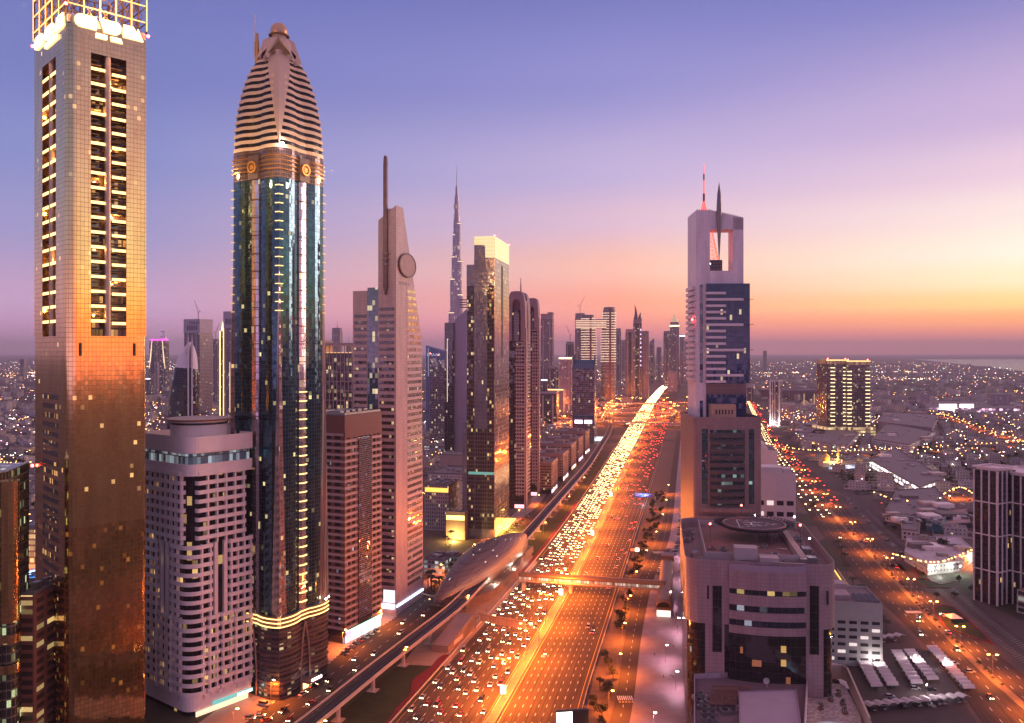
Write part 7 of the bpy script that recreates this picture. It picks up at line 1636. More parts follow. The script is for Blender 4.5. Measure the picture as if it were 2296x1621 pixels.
# ------------------------------------------------------------------ gantries and road signs
def gantry(xa, ya, xb, yb, h, w0, w1, name, label, back):
    A, B = G(xa, ya), G(xb, yb); d = B-A; L = d.length; t = thing(name, label, 'gantry', A, atan2(d.y, d.x))
    b = MB()
    for x, s in ((0, 1), (L, -1)):
        q = [(x, 0, 0), (x, 0, h-3), (x+s*.8, 0, h-1.2), (x+s*2.6, 0, h), (x+s*6, 0, h+.2)]
        for p0, p1 in zip(q, q[1:]): b.tube(p0, p1, .35, n=8)
    b.tube((5, 0, h+.2), (L-5, 0, h+.2), .32, n=8); b.build('arched_post', steel, t)
    b = MB(); b.box(L*w0, L*w1, -.35, -.02, h-2.6, h+2.2); b.build('sign_board', back, t); return t, L, h
tt, L, h = gantry(1066, 1413, 1208, 1441, 9, .06, .80, 'sign_gantry', 'curved steel gantry carrying a wide ribbed sign back over the oncoming lanes', facade('sign_back', 1.2, 5, (.5, .32, .2), (.3, .18, .1), .12, .06, 0, rough=.5))
bluesign = plain('blue_sign', (.02, .06, .35), .4, var=.05)
tt, L, h = gantry(1415, 1126, 1470, 1128, 9, .12, .48, 'sign_gantry', 'gantry with blue direction signs over the outbound lanes', bluesign)
b = MB(); b.box(L*.52, L*.86, -.35, -.02, h-2.2, h+2.0); b.build('sign_board', bluesign, tt)
for u0, u1 in ((.16, .44), (.56, .82)):
    for k in range(2): b = MB(); b.box(L*u0, L*(u0+(u1-u0)*(1 if k == 0 else .6)), -.42, -.36, h+.5-k*1.5, h+1.0-k*1.5); b.build('sign_line', white, tt)
lamp_light(tt, (L*.5, -5, h-2), 6e3, (.8, .85, 1), .5)
g = G(1508, 1160); t = thing('message_sign', 'lit electronic message sign on a post between the road and service road', 'sign', (HR(690)+6, 690, 0)); b = MB(); b.tube((0, 0, 0), (0, 0, 5), .2); b.box(-4, 4, -.5, .5, 5, 9); b.build('cabinet', darkm, t); b = MB(); b.box(-3.6, -.3, -.56, -.51, 6, 8.2); b.build('red_panel', emis('panel_red', (1, .1, .05), 3), t); b = MB(); b.box(.2, 3.6, -.56, -.51, 5.6, 8.6); b.build('lit_panel', emis('panel_yellow', (1, .9, .5), 4), t)
g = G(1326, 1608, 0); t = thing('billboard', 'tilted roadside billboard glowing white at the bottom edge of the view', 'billboard', (HR(352)+1.5, 352, 0), R(8)); b = MB(); b.tube((4, 0, 0), (4, 0, 17), .6); b.build('post', steel, t); b = MB(); b.box(-8, 6, -.8, .6, 12, 19.5); b.build('cabinet', darkm, t); b = MB(); b.box(-7.8, -1, -.95, -.81, 12.4, 19); b.build('screen', emis('screen_white', (1, .92, .75), 4), t)
# ------------------------------------------------------------------ street lamps
def lamp_proto(h, arm, double, name, label, group, power, col=SOD, box=False, r=.35, lm=None):
    t = thing(name, label, 'street lamp', (0, -900, 0), 0, group); b = MB(); b.tube((0, 0, 0), (0, 0, h), .2 if h > 14 else .12, .09, 7); b.build('pole', steel, t)
    for s in ((-1, 1) if double else (1,)):
        b = MB(); b.bar((0, 0, h-.1), (s*arm, 0, h+.4), .14); ar = b.build('arm', steel, t); b = MB(); b.box(s*arm-.55, s*arm+.55, -.28, .28, h+.28, h+.5); b.build('lamp_head', lm or sodium, ar)
    lamp_light(t, (arm*.7 if not double else 0, 0, h-.6), power, col, r, 162)
    if h > 14: lamp_light(t, (0, 0, h+1.2), power*.26, col, r)
    if box: b = MB(); b.box(-1.3, 1.3, -.3, .3, 3.2, 7.2); b.build('light_box', emis('ad_box', (1, .95, .85), 4), t)
    return keep(t)
GA = 'tall lamps on the highway median'
pA = lamp_proto(20, 3.0, True, 'street_lamp', 'tall double armed lamp on the highway median', GA, 2.9e5)
pB = lamp_proto(20, 3.0, True, 'street_lamp', 'tall double armed median lamp with a lit white box on its pole', GA, 2.9e5, box=True)
Y = 350; i = 0
near = ['nearest', 'second', 'third', 'fourth', 'fifth', 'sixth', 'seventh', 'eighth']
for (pr, Ys) in ((pB, [408, 574, 762, 968]), (pA, [332, 460, 517, 640, 700, 830, 898, 1040, 1120, 1210, 1310, 1420, 1540, 1680, 1830, 2000])):
    for k, Y in enumerate(Ys):
        lb = ('%s median lamp with a lit white box, counting from the bottom edge' % near[k]) if pr is pB else 'tall double armed lamp without a box on the highway median'
        if k == 0: o = pr; o.location = (HM(Y), Y, .16); o['label'] = lb
        else: dup(pr, (HM(Y), Y, .16), -HM.ang(Y), lb)
GB = 'single arm lamps along the side roads'
pC = lamp_proto(11, 1.8, False, 'street_lamp', 'single arm lamp along the left frontage road', GB, 4e4)
first = True
for Y in (372, 405, 440, 478, 520, 570, 625, 690, 760, 840, 930, 1030, 1140): 
    o = pC if first else dup(pC, (0, 0, 0), 0); first = False; o.location = (LL(Y)-1, Y, 0); o.rotation_euler = (0, 0, -LL.ang(Y))
for Y in (345, 392, 440, 490, 545, 605, 670, 740, 820, 900, 1000): dup(pC, (SL(Y)-1.2, Y, 0), -SL.ang(Y), 'single arm lamp in the planting strip by the service road')
for Y in (360, 450, 545, 650, 780, 920, 1060): dup(pC, (VB(Y)+5, Y, 0), -HL.ang(Y), 'single arm lamp standing on the grass verge under the viaduct')
pD = lamp_proto(12, 2.0, True, 'street_lamp', 'double armed lamp on the boulevard median', 'lamps on the boulevard median', 7e4)
first = True
for Y in (352, 392, 435, 480, 528, 580, 640, 705, 775, 850, 930, 1020, 1120, 1230, 1360, 1500, 1700, 1900):
    o = pD if first else dup(pD, (0, 0, 0), 0); first = False; o.location = (BM(Y), Y, .2); o.rotation_euler = (0, 0, -BM.ang(Y))
pE = lamp_proto(9, .8, False, 'street_lamp', 'white pink lamp on the wide promenade beside the helipad block', 'promenade lamps', 9e3, (1, .5, .66), lm=emis('pink_lamp', (1, .75, .85), 60))
first = True
for Y, u in ((372, .35), (420, .75), (458, .5), (505, .8), (560, .5), (620, .75), (690, .5), (770, .7), (860, .5), (960, .6)):
    o = pE if first else dup(pE, (0, 0, 0), 0); first = False; o.location = (SR(Y)+4+22*u, Y, .12)
pF = lamp_proto(16, 2.0, True, 'street_lamp', 'lamp among the flyovers of the interchange', 'lamps of the interchange', 2.8e5, r=.6)
for a_ in pF.children:
    for c in a_.children: c.scale = (1, 2.2, 2.2); c.location.z = -18
first = True; rr = random.Random(8)
for pts, w, z in FLY:
    acc = 0
    for p0, p1 in zip(pts, pts[1:]):
        acc += (p1-p0).length
        if acc > 75: acc = 0; o = pF if first else dup(pF, (0, 0, 0), 0); first = False; o.location = (p1.x, p1.y, p1.z)
for Y in (2200, 2450, 2750, 3100, 3500, 4000, 4600): dup(pF, (HM(Y), Y, 0), 0, 'far lamp on the highway beyond the interchange')
pG = lamp_proto(10, 1.4, False, 'street_lamp', 'amber lamp along the small streets right of the boulevard', 'lamps of the small streets', 6.5e4, r=.5)
first = True
for pts, w in STREETS:
    acc = 0
    for p0, p1 in zip(pts, pts[1:]):
        acc += (p1-p0).length
        if acc > 62 and 560 < p1.y < 2300 and p1.x > 200 and -60 < CX+F*p1.x/p1.y < 2360: acc = 0; o = pG if first else dup(pG, (0, 0, 0), 0); first = False; o.location = (p1.x+w*.5, p1.y, 0)
# ------------------------------------------------------------------ vehicles
def car_parts(kind, body, on, dirn=1):
    L, Wd, Hh = {'saloon': (4.7, 1.85, 1.45), 'suv': (4.9, 1.98, 1.85), 'van': (5.4, 2.0, 2.3)}[kind]
    t = thing('car', 'x', 'car', (0, -950, 0)); w = Wd/2; b = MB()
    hood = {'saloon': .62, 'suv': .58, 'van': .8}[kind]; bel = .95 if kind != 'van' else 1.2
    side = [(-L/2, .35), (L/2, .35), (L/2, .75), (L/2-.25, bel-.12), (L/2-1.15, bel), (-L/2+.15, bel), (-L/2, .8)]
    n = len(side)
    b.face([(-w, y, z) for y, z in side][::-1]); b.face([(w, y, z) for y, z in side])
    for i in range(n): (y0, z0), (y1, z1) = side[i], side[(i+1) % n]; b.face([(-w, y0, z0), (-w, y1, z1), (w, y1, z1), (w, y0, z0)])
    c = {'saloon': (-1.75, -1.0, .45, 1.25), 'suv': (-2.25, -1.9, .35, 1.15), 'van': (-2.6, -2.45, 1.3, 2.0)}[kind]; v = w-.22
    b.face([(-v, c[1], Hh), (v, c[1], Hh), (v, c[2], Hh), (-v, c[2], Hh)]); b.build('body', body, t)
    b = MB(); u = w-.06; lo = [(-u, c[0], bel+.005), (u, c[0], bel+.005), (u, c[3], bel+.005), (-u, c[3], bel+.005)]; hi = [(-v, c[1], Hh-.004), (v, c[1], Hh-.004), (v, c[2], Hh-.004), (-v, c[2], Hh-.004)]
    for i in range(4): k = (i+1) % 4; b.face([lo[i], lo[k], hi[k], hi[i]])
    b.build('windows', plain('car_glass', (.02, .02, .025), .1, spec=.8, var=.02), t)
    for sx_ in (-1, 1):
        for y in (L*.3, -L*.3): b = MB(); b.tube((sx_*(w-.2), y, .34), (sx_*(w+.02), y, .34), .34, n=10); b.build('wheel', plain('tyre', (.02, .02, .02), .7), t)
        b = MB(); b.box(sx_*w*.7-.24, sx_*w*.7+.24, L/2, L/2+.05, .58, .84); b.build('headlight', emis('headlight_on', (1, .74, .40), 34) if on else plain('lamp_off', (.6, .6, .6), .2), t)
        b = MB(); b.box(sx_*w*.7-.22, sx_*w*.7+.22, -L/2-.05, -L/2, .64, .86); b.build('taillight', emis('taillight_on', (1, .04, .03), 14) if on else plain('tail_off', (.25, .02, .02), .3), t)
    return keep(t)
paint = {c: plain('car_paint_'+c, col, .3, .2, .04, spec=.6) for c, col in (('white', (.5, .48, .46)), ('silver', (.28, .28, .29)), ('black', (.02, .02, .022)), ('grey', (.15, .15, .16)), ('red', (.4, .03, .03)), ('beige', (.5, .4, .28)))}
CARS = {}
USED = set()
def car(kind, col, on, x, y, ang, label, group):
    k = (kind, col, on)
    if k not in CARS: CARS[k] = car_parts(kind, paint[col], on)
    if k not in USED: USED.add(k); o = CARS[k]; o.location = (x, y, .02); o.rotation_euler = (0, 0, -ang); o['label'] = label; o['group'] = group
    else: o = dup(CARS[k], (x, y, .02), -ang, label, group)
    return o
rr = random.Random(21); kinds = ['saloon', 'suv', 'saloon', 'suv', 'van']; cols = ['white', 'silver', 'silver', 'black', 'grey', 'white', 'red', 'beige']
KN = {'saloon': 'saloon car', 'suv': 'estate car', 'van': 'van'}
def zone(Y): return 'before the sign gantry' if Y < 500 else 'between gantry and footbridge' if Y < 590 else 'just beyond the footbridge'
def free(occ, x, y, d=6.2):
    if any(abs(x-a) < 2.2 and abs(y-c) < d for a, c in occ): return False
    occ.append((x, y)); return True
occ = []; nc = 0
for lane in range(NL):
    Y = 318+rr.uniform(0, 14)
    while Y < 690 and nc < 172:
        if rr.random() < .80:
            k, c = rr.choice(kinds), rr.choice(cols); car(k, c, True, laneL((lane+.5)/NL, Y)+rr.uniform(-.3, .3), Y, HL.ang(Y)*(1-lane/NL)+HM.ang(Y)*lane/NL+pi, '%s %s with headlights in the oncoming lanes %s' % (c, KN[k], zone(Y)), 'cars in the oncoming lanes'); nc += 1
        Y += rr.uniform(10.5, 22)
for i in range(26):
    lane = rr.choice([0, 1, 2, 3, 4, 5, 6, 7, 8, 6, 7]); Y = 340+720*rr.random()**.8; k, c = rr.choice(kinds), rr.choice(cols)
    x = laneR((lane+.5)/NR, Y)
    if free(occ, x, Y, 9): car(k, c, True, x, Y, HR.ang(Y), '%s %s with tail lights in the outbound lanes %s' % (c, KN[k], zone(Y) if Y < 690 else 'far beyond the footbridge'), 'cars in the outbound lanes')
spots = []
for u, on, Ys in ((.72, True, [352, 372, 386, 404, 420, 447, 470, 505, 540, 600, 650, 720]), (.45, True, [360, 395, 432, 462, 524, 575]), (.12, False, [470, 475.5, 481, 486.5, 492, 497.5, 503, 508.5, 745, 752, 759, 766, 773, 790, 797, 810, 824, 838, 852, 866])):
    for Y in Ys:
        x = LL(Y)+(LR(Y)-LL(Y))*u; k, c = rr.choice(kinds[:4]), rr.choice(cols)
        if free(occ, x, Y, 4.6): car(k, c, on, x, Y, LL.ang(Y)+(pi if on else pi/2+.5), ('%s %s driving on the left frontage road with lights on' if on else '%s %s parked at an angle along the left frontage road') % (c, KN[k]), 'cars on the left frontage road')
for (px_, y, k, c, a, lb) in ((592, 1582, 'van', 'white', 1.9, 'white van parked beside the cream tower near the rocket tower podium'), (583, 1606, 'saloon', 'white', 1.5, 'white car crossing the forecourt just below the parked white van'), (680, 1558, 'suv', 'white', .5, 'white car waiting at the podium entrance of the rocket tower'), (702, 1540, 'saloon', 'black', .6, 'black car at the podium entrance, ahead of a white one'), (560, 1612, 'suv', 'silver', 1.6, 'silver car at the bottom edge near the cream tower'), (598, 1616, 'saloon', 'red', 1.0, 'red car at the bottom edge below the white van')):
    g = G(px_, y); car(k, c, k != 'van', g.x, g.y, a, lb, 'cars around the rocket tower forecourt')
for Y in (560, 566, 572, 640, 646, 652, 658, 664, 670, 676, 690, 697, 704, 711, 718):
    k, c = rr.choice(kinds[:4]), rr.choice(cols); x = SL(Y)-3.2 if Y < 600 else SR(Y)+2.8; car(k, c, False, x, Y, SL.ang(Y)+1.0, '%s %s parked beside the right service road' % (c, KN[k]), 'cars parked by the service road')
for i in range(16):
    Y = 390+560*rr.random(); side = rr.random() < .6; k, c = rr.choice(kinds), rr.choice(cols); lo, hi, n = (BL, BM, 3) if side else (BM, BR, 4); u = (rr.randrange(n)+.5)/n; x = lo(Y)+(hi(Y)-lo(Y))*u
    if free(occ, x, Y, 8): car(k, c, True, x, Y, BM.ang(Y)+(pi if side else 0), '%s %s %s on the boulevard' % (c, KN[k], 'coming towards the view with headlights' if side else 'driving away with tail lights'), 'cars on the boulevard')
# far traffic as one mass: small bodies with lamps
b = MB(); rr = random.Random(5)
def blob(x, y, z, a, head, big=1.0):
    b.rbox(x, y, 1.8, 4.4, a, z+.3, z+.95, 2); b.rbox(x, y, 1.5, 2.2, a, z+.95, z+1.4, 3); s = big
    for q in (-.6, .6):
        dx, dy = cos(a)*q, -sin(a)*q; f = -2.24; xx, yy = x+dx+sin(a)*f, y+dy+cos(a)*f; b.rbox(xx, yy, .55*s, .1, a, z+.5, z+.5+.42*s, 0 if head else 1)
for lane in range(NL):
    Y = 690+rr.uniform(0, 8)
    while Y < 4600:
        if rr.random() < .7: blob(laneL((lane+.5)/NL, Y), Y, .02, HM.ang(Y), True, 1+max(0, (Y-900)/2600))
        Y += rr.uniform(7.5, 13) if Y < 1800 else rr.uniform(14, 26)
for lane in range(NR):
    Y = 800+rr.uniform(0, 60)
    while Y < 2900:
        if rr.random() < .55: blob(laneR((lane+.5)/NR, Y), Y, .02, HR.ang(Y), False, 1+max(0, (Y-900)/2400))
        Y += rr.uniform(25, 60)
for lane in range(3):
    Y = 900
    while Y < 3400:
        blob(BL(Y)+(BM(Y)-BL(Y))*(lane+.5)/3, Y, .02, BM.ang(Y), True, 1.3); 
        if rr.random() < .5: blob(BM(Y)+(BR(Y)-BM(Y))*(lane+.5)/3, Y, .02, BM.ang(Y), False, 1.3)
        Y += rr.uniform(18, 45)
for pts, w, z in FLY:
    for p0, p1 in zip(pts, pts[1:]):
        if (p1-p0).length < 12: continue
        for o in (-w*.25, w*.25):
            if rr.random() < .75: d_ = (p1-p0).normalized(); u = rr.random(); p = p0.lerp(p1, u); blob(p.x-d_.y*o, p.y+d_.x*o, z, atan2(d_.x, d_.y), o > 0, 1.6)
for pts, w in STREETS:
    for p0, p1 in zip(pts, pts[1:]):
        L_ = (p1-p0).length; d_ = (p1-p0)/L_; s = rr.uniform(0, 30)
        while s < L_: p = p0+d_*s; o = rr.choice((-w*.22, w*.22)); blob(p.x-d_.y*o, p.y+d_.x*o, .02, atan2(d_.x, d_.y), o > 0, 1.3+p.y/2500); s += rr.uniform(18, 60)
stuff(b.build('distant_traffic', [emis('far_headlight', (1, .66, .30), 16), emis('far_taillight', (1, .05, .03), 12), paint['silver'], MATS['car_glass']]), 'dense mass of far traffic with white and red lamps on the highway and flyovers', 'traffic')
# packed car park by the mall, too many to count
b = MB(); rr = random.Random(9)
def pcar(x, y, a): m = rr.choice((0, 0, 1, 2)); b.rbox(x, y, 1.9, 4.5, a, .35, 1.0, m); b.rbox(x, y, 1.6, 2.4, a, 1.0, 1.45, 3)
for r in range(9):
    for c in range(22):
        p = G(1872+c*4.6+r*7-8, 1056+r*6.4); 
        if rr.random() < .8 and p.x > BR(p.y)+6: pcar(p.x, p.y, .5)
for Y in range(640, 1000, 6):
    if rr.random() < .8: pcar(SR(Y)+8.5, Y, 1.2)
    if rr.random() < .7: pcar(SR(Y)+19, Y, 1.2)
    if rr.random() < .35: pcar(BR(Y)+10, Y, .9)
stuff(b.build('parked_cars', [paint['white'], paint['grey'], paint['black'], MATS['car_glass']]), 'rows of cars parked by the lit mall and along the promenade', 'parked cars')
# ------------------------------------------------------------------ car park with white shade roofs
def canopy(A, B, w, label, k):
    A, B = G(*A), G(*B); d = B-A; L = d.length; t = thing('shade_canopy', label, 'car port', (A.x, A.y, 0), atan2(d.y, d.x), 'white ribbed car park canopies'); cl = plain('canopy_cloth', (.6, .53, .52), .6, var=.06, scale=.1)
    n = max(3, round(L/5.2)); b = MB()
    for i in range(n):
        x0, x1 = L*i/n, L*(i+1)/n; m = 4
        for j in range(m):
            u0, u1 = j/m, (j+1)/m; z0, z1 = 2.7+1.1*sin(pi*u0), 2.7+1.1*sin(pi*u1); xa, xb = x0+(x1-x0)*u0, x0+(x1-x0)*u1
            b.face([(xa, 0, z0), (xb, 0, z1), (xb, w, z1-.5), (xa, w, z0-.5)])
    o = b.build('ribbed_roof', cl, t); o.modifiers.new('thickness', 'SOLIDIFY').thickness = .08
    for i in range(0, n+1): b = MB(); b.tube((L*i/n, w*.9, 0), (L*i/n, w*.9, 2.3), .09, n=6); b.bar((L*i/n, w*.9, 2.25), (L*i/n, .3, 2.8), .1); b.build('post', steel, t)
    return t, L
rr = random.Random(14); cn = 0
for k, (A, B, w, lb) in enumerate([((1850, 1458), (2032, 1436), 5.5, 'long white canopy behind the grey green garage at the back of the car park'), ((1850, 1496), (1890, 1555), 5.5, 'short white canopy partly hidden by the sand coloured arched wall'), ((1922, 1552), (1976, 1552), 0, ''),
        ((1980, 1552), (1937, 1476), 5.6, 'leftmost of the two slanting canopy rows in the middle of the car park'), ((2016, 1549), (1966, 1472), 5.6, 'second slanting canopy from the left, backing onto the first'), ((2070, 1545), (2020, 1468), 5.6, 'third slanting canopy from the left in the car park'), ((2106, 1536), (2048, 1466), 5.6, 'fourth slanting canopy from the left, with a bright lamp under it'),
        ((2188, 1556), (2098, 1458), 5.6, 'longest slanting canopy along the boulevard side of the car park'), ((1950, 1598), (2178, 1576), 6.0, 'white canopy along the front edge of the car park')]):
    if not w: continue
    t, L = canopy(A, B, w, lb, k); a0 = t.rotation_euler[2]
    x = 3.0
    while x < L-2:
        if rr.random() < .42: c = rr.choice(cols); p = Matrix.Rotation(a0, 3, 'Z') @ Vector((x, w*.45, 0)); car(rr.choice(('saloon', 'suv')), c, False, t.location.x+p.x, t.location.y+p.y, -a0, '%s car parked under a white car park canopy' % c, 'cars parked under the canopies'); cn += 1
        x += 2.7
for px_, y, c in ((1996, 1564, 'white'), (2052, 1546, 'white'), (2088, 1548, 'black'), (2140, 1490, 'white'), (2176, 1508, 'white')): g = G(px_, y); car('suv', c, False, g.x, g.y, 1.5, '%s car standing in the open between the car park canopies' % c, 'cars in the open car park')
for px_, y, pw in ((2052, 1492, 4e3), (2078, 1560, 4e3), (1960, 1500, 2.5e3), (1880, 1480, 1e3), (2120, 1500, 2.5e3)):
    g = G(px_, y); t = thing('flood_light', 'white lamp on a pole in the car park with canopies', 'flood light', g, 0, 'white lamps in the car park'); b = MB(); b.tube((0, 0, 0), (0, 0, 5.4), .09, n=5); b.build('pole', steel, t); b = MB(); b.sphere((0, 0, 5.6), .25, 8); b.build('lamp', whitelamp, t); lamp_light(t, (0, -.6, 5.4), pw, (1, .88, .92), .3)
# ------------------------------------------------------------------ vegetation
leaf = [plain('leaf_dark', (.035, .042, .02), .8, var=.4, scale=.6), plain('leaf_mid', (.055, .06, .026), .8, var=.4, scale=.6)]; bark = plain('bark', (.13, .09, .06), .9)
def tree_proto(h, r, seed, nm, n=260):
    rr = random.Random(seed); t = thing(nm, 'x', 'tree', (0, -980, 0)); b = MB(); b.tube((0, 0, 0), (0, 0, h*.45), .28, .16, 7)
    cl = []
    for i in range(6): g = 2*pi*i/6+rr.uniform(-.3, .3); e = Vector((cos(g)*r*.55, sin(g)*r*.55, h*rr.uniform(.5, .8))); b.tube((0, 0, h*.38), e, .13, .05, 5); cl.append((e, r*rr.uniform(.35, .55)))
    cl.append((Vector((0, 0, h*.85)), r*.5)); b.build('trunk', bark, t); b = MB()
    for i in range(n):
        c, q = rr.choice(cl); v = Vector((rr.gauss(0, 1), rr.gauss(0, 1), rr.gauss(0, .8))); v = v.normalized()*q*rr.uniform(.35, 1.1); p = c+v; s = rr.uniform(.35, .75); a = Vector((rr.uniform(-1, 1), rr.uniform(-1, 1), rr.uniform(-.6, .6))).normalized()*s; e = a.cross(Vector((rr.uniform(-1, 1), rr.uniform(-1, 1), 1))).normalized()*s*.7
        b.face([p-a, p+e, p+a, p-e], None, rr.random() < .5)
    b.build('crown', leaf, t); return keep(t)
def palm_proto(h, seed):
    rr = random.Random(seed); t = thing('palm_tree', 'x', 'palm tree', (0, -985, 0)); b = MB(); b.tube((0, 0, 0), (.2, 0, h*.5), .26, .2, 7, cap=False); b.tube((.2, 0, h*.5), (.1, 0, h), .2, .24, 7); b.build('trunk', bark, t); b = MB()
    for i in range(22):
        g = 2*pi*i/22+rr.uniform(-.1, .1); up = rr.uniform(-.1, 1.0); pts = []; L = rr.uniform(2.6, 3.4)
        for k in range(6): u = k/5; pts.append(Vector((.1+cos(g)*L*u, sin(g)*L*u, h+up*L*.7*u-u*u*L*(.55+.2*up))))
        sd = Vector((-sin(g), cos(g), 0))
        for p, q, k in zip(pts, pts[1:], range(5)):
            w0, w1 = .45*sin(pi*(k+.3)/5.6), .45*sin(pi*(k+1.3)/5.6)*(k < 4)
            for s in (-1, 1): f = [p, q, q+sd*s*w1-Vector((0, 0, w1*.5)), p+sd*s*w0-Vector((0, 0, w0*.5))]; b.face(f, None, i % 2)
    b.build('crown', leaf, t); return keep(t)
TP = [tree_proto(6.5, 3.2, 1, 'broadleaf_tree'), tree_proto(8.5, 4.2, 2, 'broadleaf_tree', 340), tree_proto(5, 2.6, 3, 'broadleaf_tree', 200)]; PP = [palm_proto(7.5, 4), palm_proto(9.5, 5)]; PUSED = set(); NT = [0]
def plant(lst, x, y, label, group, s=1.0):
    k = rr.randrange(len(lst)); o = lst[k]
    if o.name not in PUSED: PUSED.add(o.name); o.location = (x, y, 0)
    else: o = dup(o, (x, y, 0), rr.uniform(0, 6.28))
    o['label'] = label; o['group'] = group; sc = s*rr.uniform(.8, 1.2); o.scale = (sc, sc, sc); NT[0] += 1
rr = random.Random(77)
Y = 318
while Y < 1000:
    if not 470 < Y < 505: plant(TP, HR(Y)+2+(SL(Y)-HR(Y)-3)*rr.uniform(.25, .9), Y, 'bushy tree in the planting strip between the highway and the service road', 'trees in the planting strip', .72)
    Y += rr.uniform(4.5, 9)
for px_, y in ((1898, 1290), (1912, 1330), (1938, 1362), (1948, 1374), (1960, 1388), (1968, 1398), (1976, 1410), (1988, 1420), (1932, 1352), (1874, 1232), (1880, 1240), (1886, 1250), (1894, 1262)): g = G(px_, y); plant(PP, g.x, g.y, 'palm beside the boulevard pavement near the garages', 'palms along the boulevard', 1.1)
for px_, y in ((1826, 1160), (1820, 1164)): g = G(px_, y); plant(PP, g.x, g.y, 'dense pair of palms by the pool annex', 'palms by the annex', 1.4)
for px_, y in ((960, 1315), (968, 1322), (975, 1330), (966, 1334), (985, 1322)): g = G(px_, y); plant(PP, g.x, g.y, 'palm in front of the white lit station building', 'palms by the station building', 1.2)
for px_, y in ((975+i*3, 1226) for i in range(0)): pass
for px_, y in ((1000, 1224), (1006, 1222), (1012, 1219)): g = G(px_, y); plant(PP, g.x, g.y, 'palm in the lit court between the arcaded office and the crown lit slab', 'palms in the court', 1.0)
Y = 380
while Y < 820:
    if rr.random() < .7: plant([TP[2]], BM(Y)+rr.uniform(-1, 1), Y, 'low bush on the boulevard median', 'bushes on the boulevard median', .45)
    Y += rr.uniform(5, 9)
for px_, y, s in ((2070, 1292), (2110, 1262), (2120, 1256), (2086, 1270), (2140, 1290)) and ((2070, 1292, .6), (2116, 1238, 1.3), (2122, 1236, 1.1), (2140, 1342, .9), (2100, 1344, .7), (2180, 1330, .8), (2190, 1328, .8), (1985, 1180, 1.0), (2005, 1190, .9), (2150, 1305, .7)): g = G(px_, y); plant(TP, g.x, g.y, 'dark tree near the clinic and school compounds', 'trees by the compounds', s)
# grassy traffic islands with red edges
for k, pix in enumerate(([(2048, 1298), (2080, 1318), (2130, 1318), (2144, 1304), (2110, 1312), (2076, 1300)], [(2090, 1366), (2110, 1356), (2142, 1362), (2206, 1420), (2230, 1446), (2190, 1432), (2120, 1408)], [(2046, 1276), (2064, 1296), (2082, 1300), (2070, 1284)])):
    q = [G(x, y) for x, y in pix]; c = sum(q, Vector())/len(q); b = MB(); b.face([(p.x, p.y, .05) for p in q][::-1] if (q[1]-q[0]).cross(q[2]-q[0]).z < 0 else [(p.x, p.y, .05) for p in q]); struct(b.build('grass_island', lawn)); b = MB(); b.strip([(p.x, p.y) for p in q]+[(q[0].x, q[0].y)], 0, .35, 1.1); stuff(b.build('flower_border', flower), ['red flower edging round the sickle shaped grass island', 'red flower edging round the triangular grass island with a white tent', 'red flower edging by the clinic corner'][k], 'flowers')
g = G(2138, 1392); t = thing('tent', 'small white peaked tent on the triangular grass island', 'tent', g); b = MB(); 
for i in range(4): q = [(-4, -4), (4, -4), (4, 4), (-4, 4)]; p, r = q[i], q[(i+1) % 4]; b.face([(*p, 2.6), (*r, 2.6), (0, 0, 5)])
b.build('roof', plain('tent_white', (.8, .75, .72), .6), t).modifiers.new('thickness', 'SOLIDIFY').thickness = .06
for p in ((-4, -4), (4, -4), (4, 4), (-4, 4)): b = MB(); b.tube((*p, 0), (*p, 2.6), .08, n=5); b.build('pole', steel, t)
# ------------------------------------------------------------------ houses of the low districts
OCC = [(o.location.x, o.location.y, 55 if 'mall' in o.name or 'college' in o.name or 'warehouse' in o.name or 'hotel' in o.name else 34) for o in bpy.data.objects if o.parent is None and o.type == 'EMPTY' and 250 < o.location.y < 4000 and o.get('category') in ('building', 'tower', 'hotel', 'office block', 'apartment block', 'mosque', 'tent', 'stadium', 'skyscraper')]
hw = [facade('house_%d' % i, 3.4, 3.5, (.03, .028, .03), c, .62, .62, .10, (1, .74, .4), 1.3, rough=.5, frough=.75, gvar=.4) for i, c in enumerate([(.58, .49, .46), (.46, .36, .31), (.38, .30, .29), (.52, .40, .32)])]
HC = ['white', 'sand coloured', 'grey brown', 'ochre']
def house_mesh(i, var):
    rr = random.Random(i*7+var); b = MB(); w, l = rr.uniform(7, 10), rr.uniform(6, 10); h = (7.2, 10.6, 7.2)[var]
    b.prism([(-w, -l), (w, -l), (w, l), (-w, l)], 0, h, 0, 1); b.strip([(-w+.2, -l+.2), (w-.2, -l+.2), (w-.2, l-.2), (-w+.2, l-.2)], h, h+.9, .25, 0, True)
    b.box(-w*.3, w*.35, -l*.2, l*.6, h, h+2.8, 0, 1)
    if var == 2: b.prism([(w, -l*.4), (w+6, -l*.4), (w+6, l*.9), (w, l*.9)], 0, 4.2, 0, 1)
    for k in range(4): x, y = rr.uniform(-w*.8, w*.8), rr.uniform(-l*.8, -l*.3); b.box(x-.8, x+.8, y-.7, y+.7, h, h+1.3, 2)
    for s in range(4): pass
    b.strip([(-w-5, -l-5), (w+9, -l-5), (w+9, l+5), (-w-5, l+5)], 0, 2.0, .25, 0, True)
    o = b.build('house', [hw[i], roofw, steel]); bpy.data.objects.remove(o.copy() if False else o, do_unlink=False) if False else None; COL.objects.unlink(o); return o.data
HM_ = {(i, v): house_mesh(i, v) for i in range(4) for v in range(3)}
VN = ['two storey house', 'three storey house', 'two storey winged house']
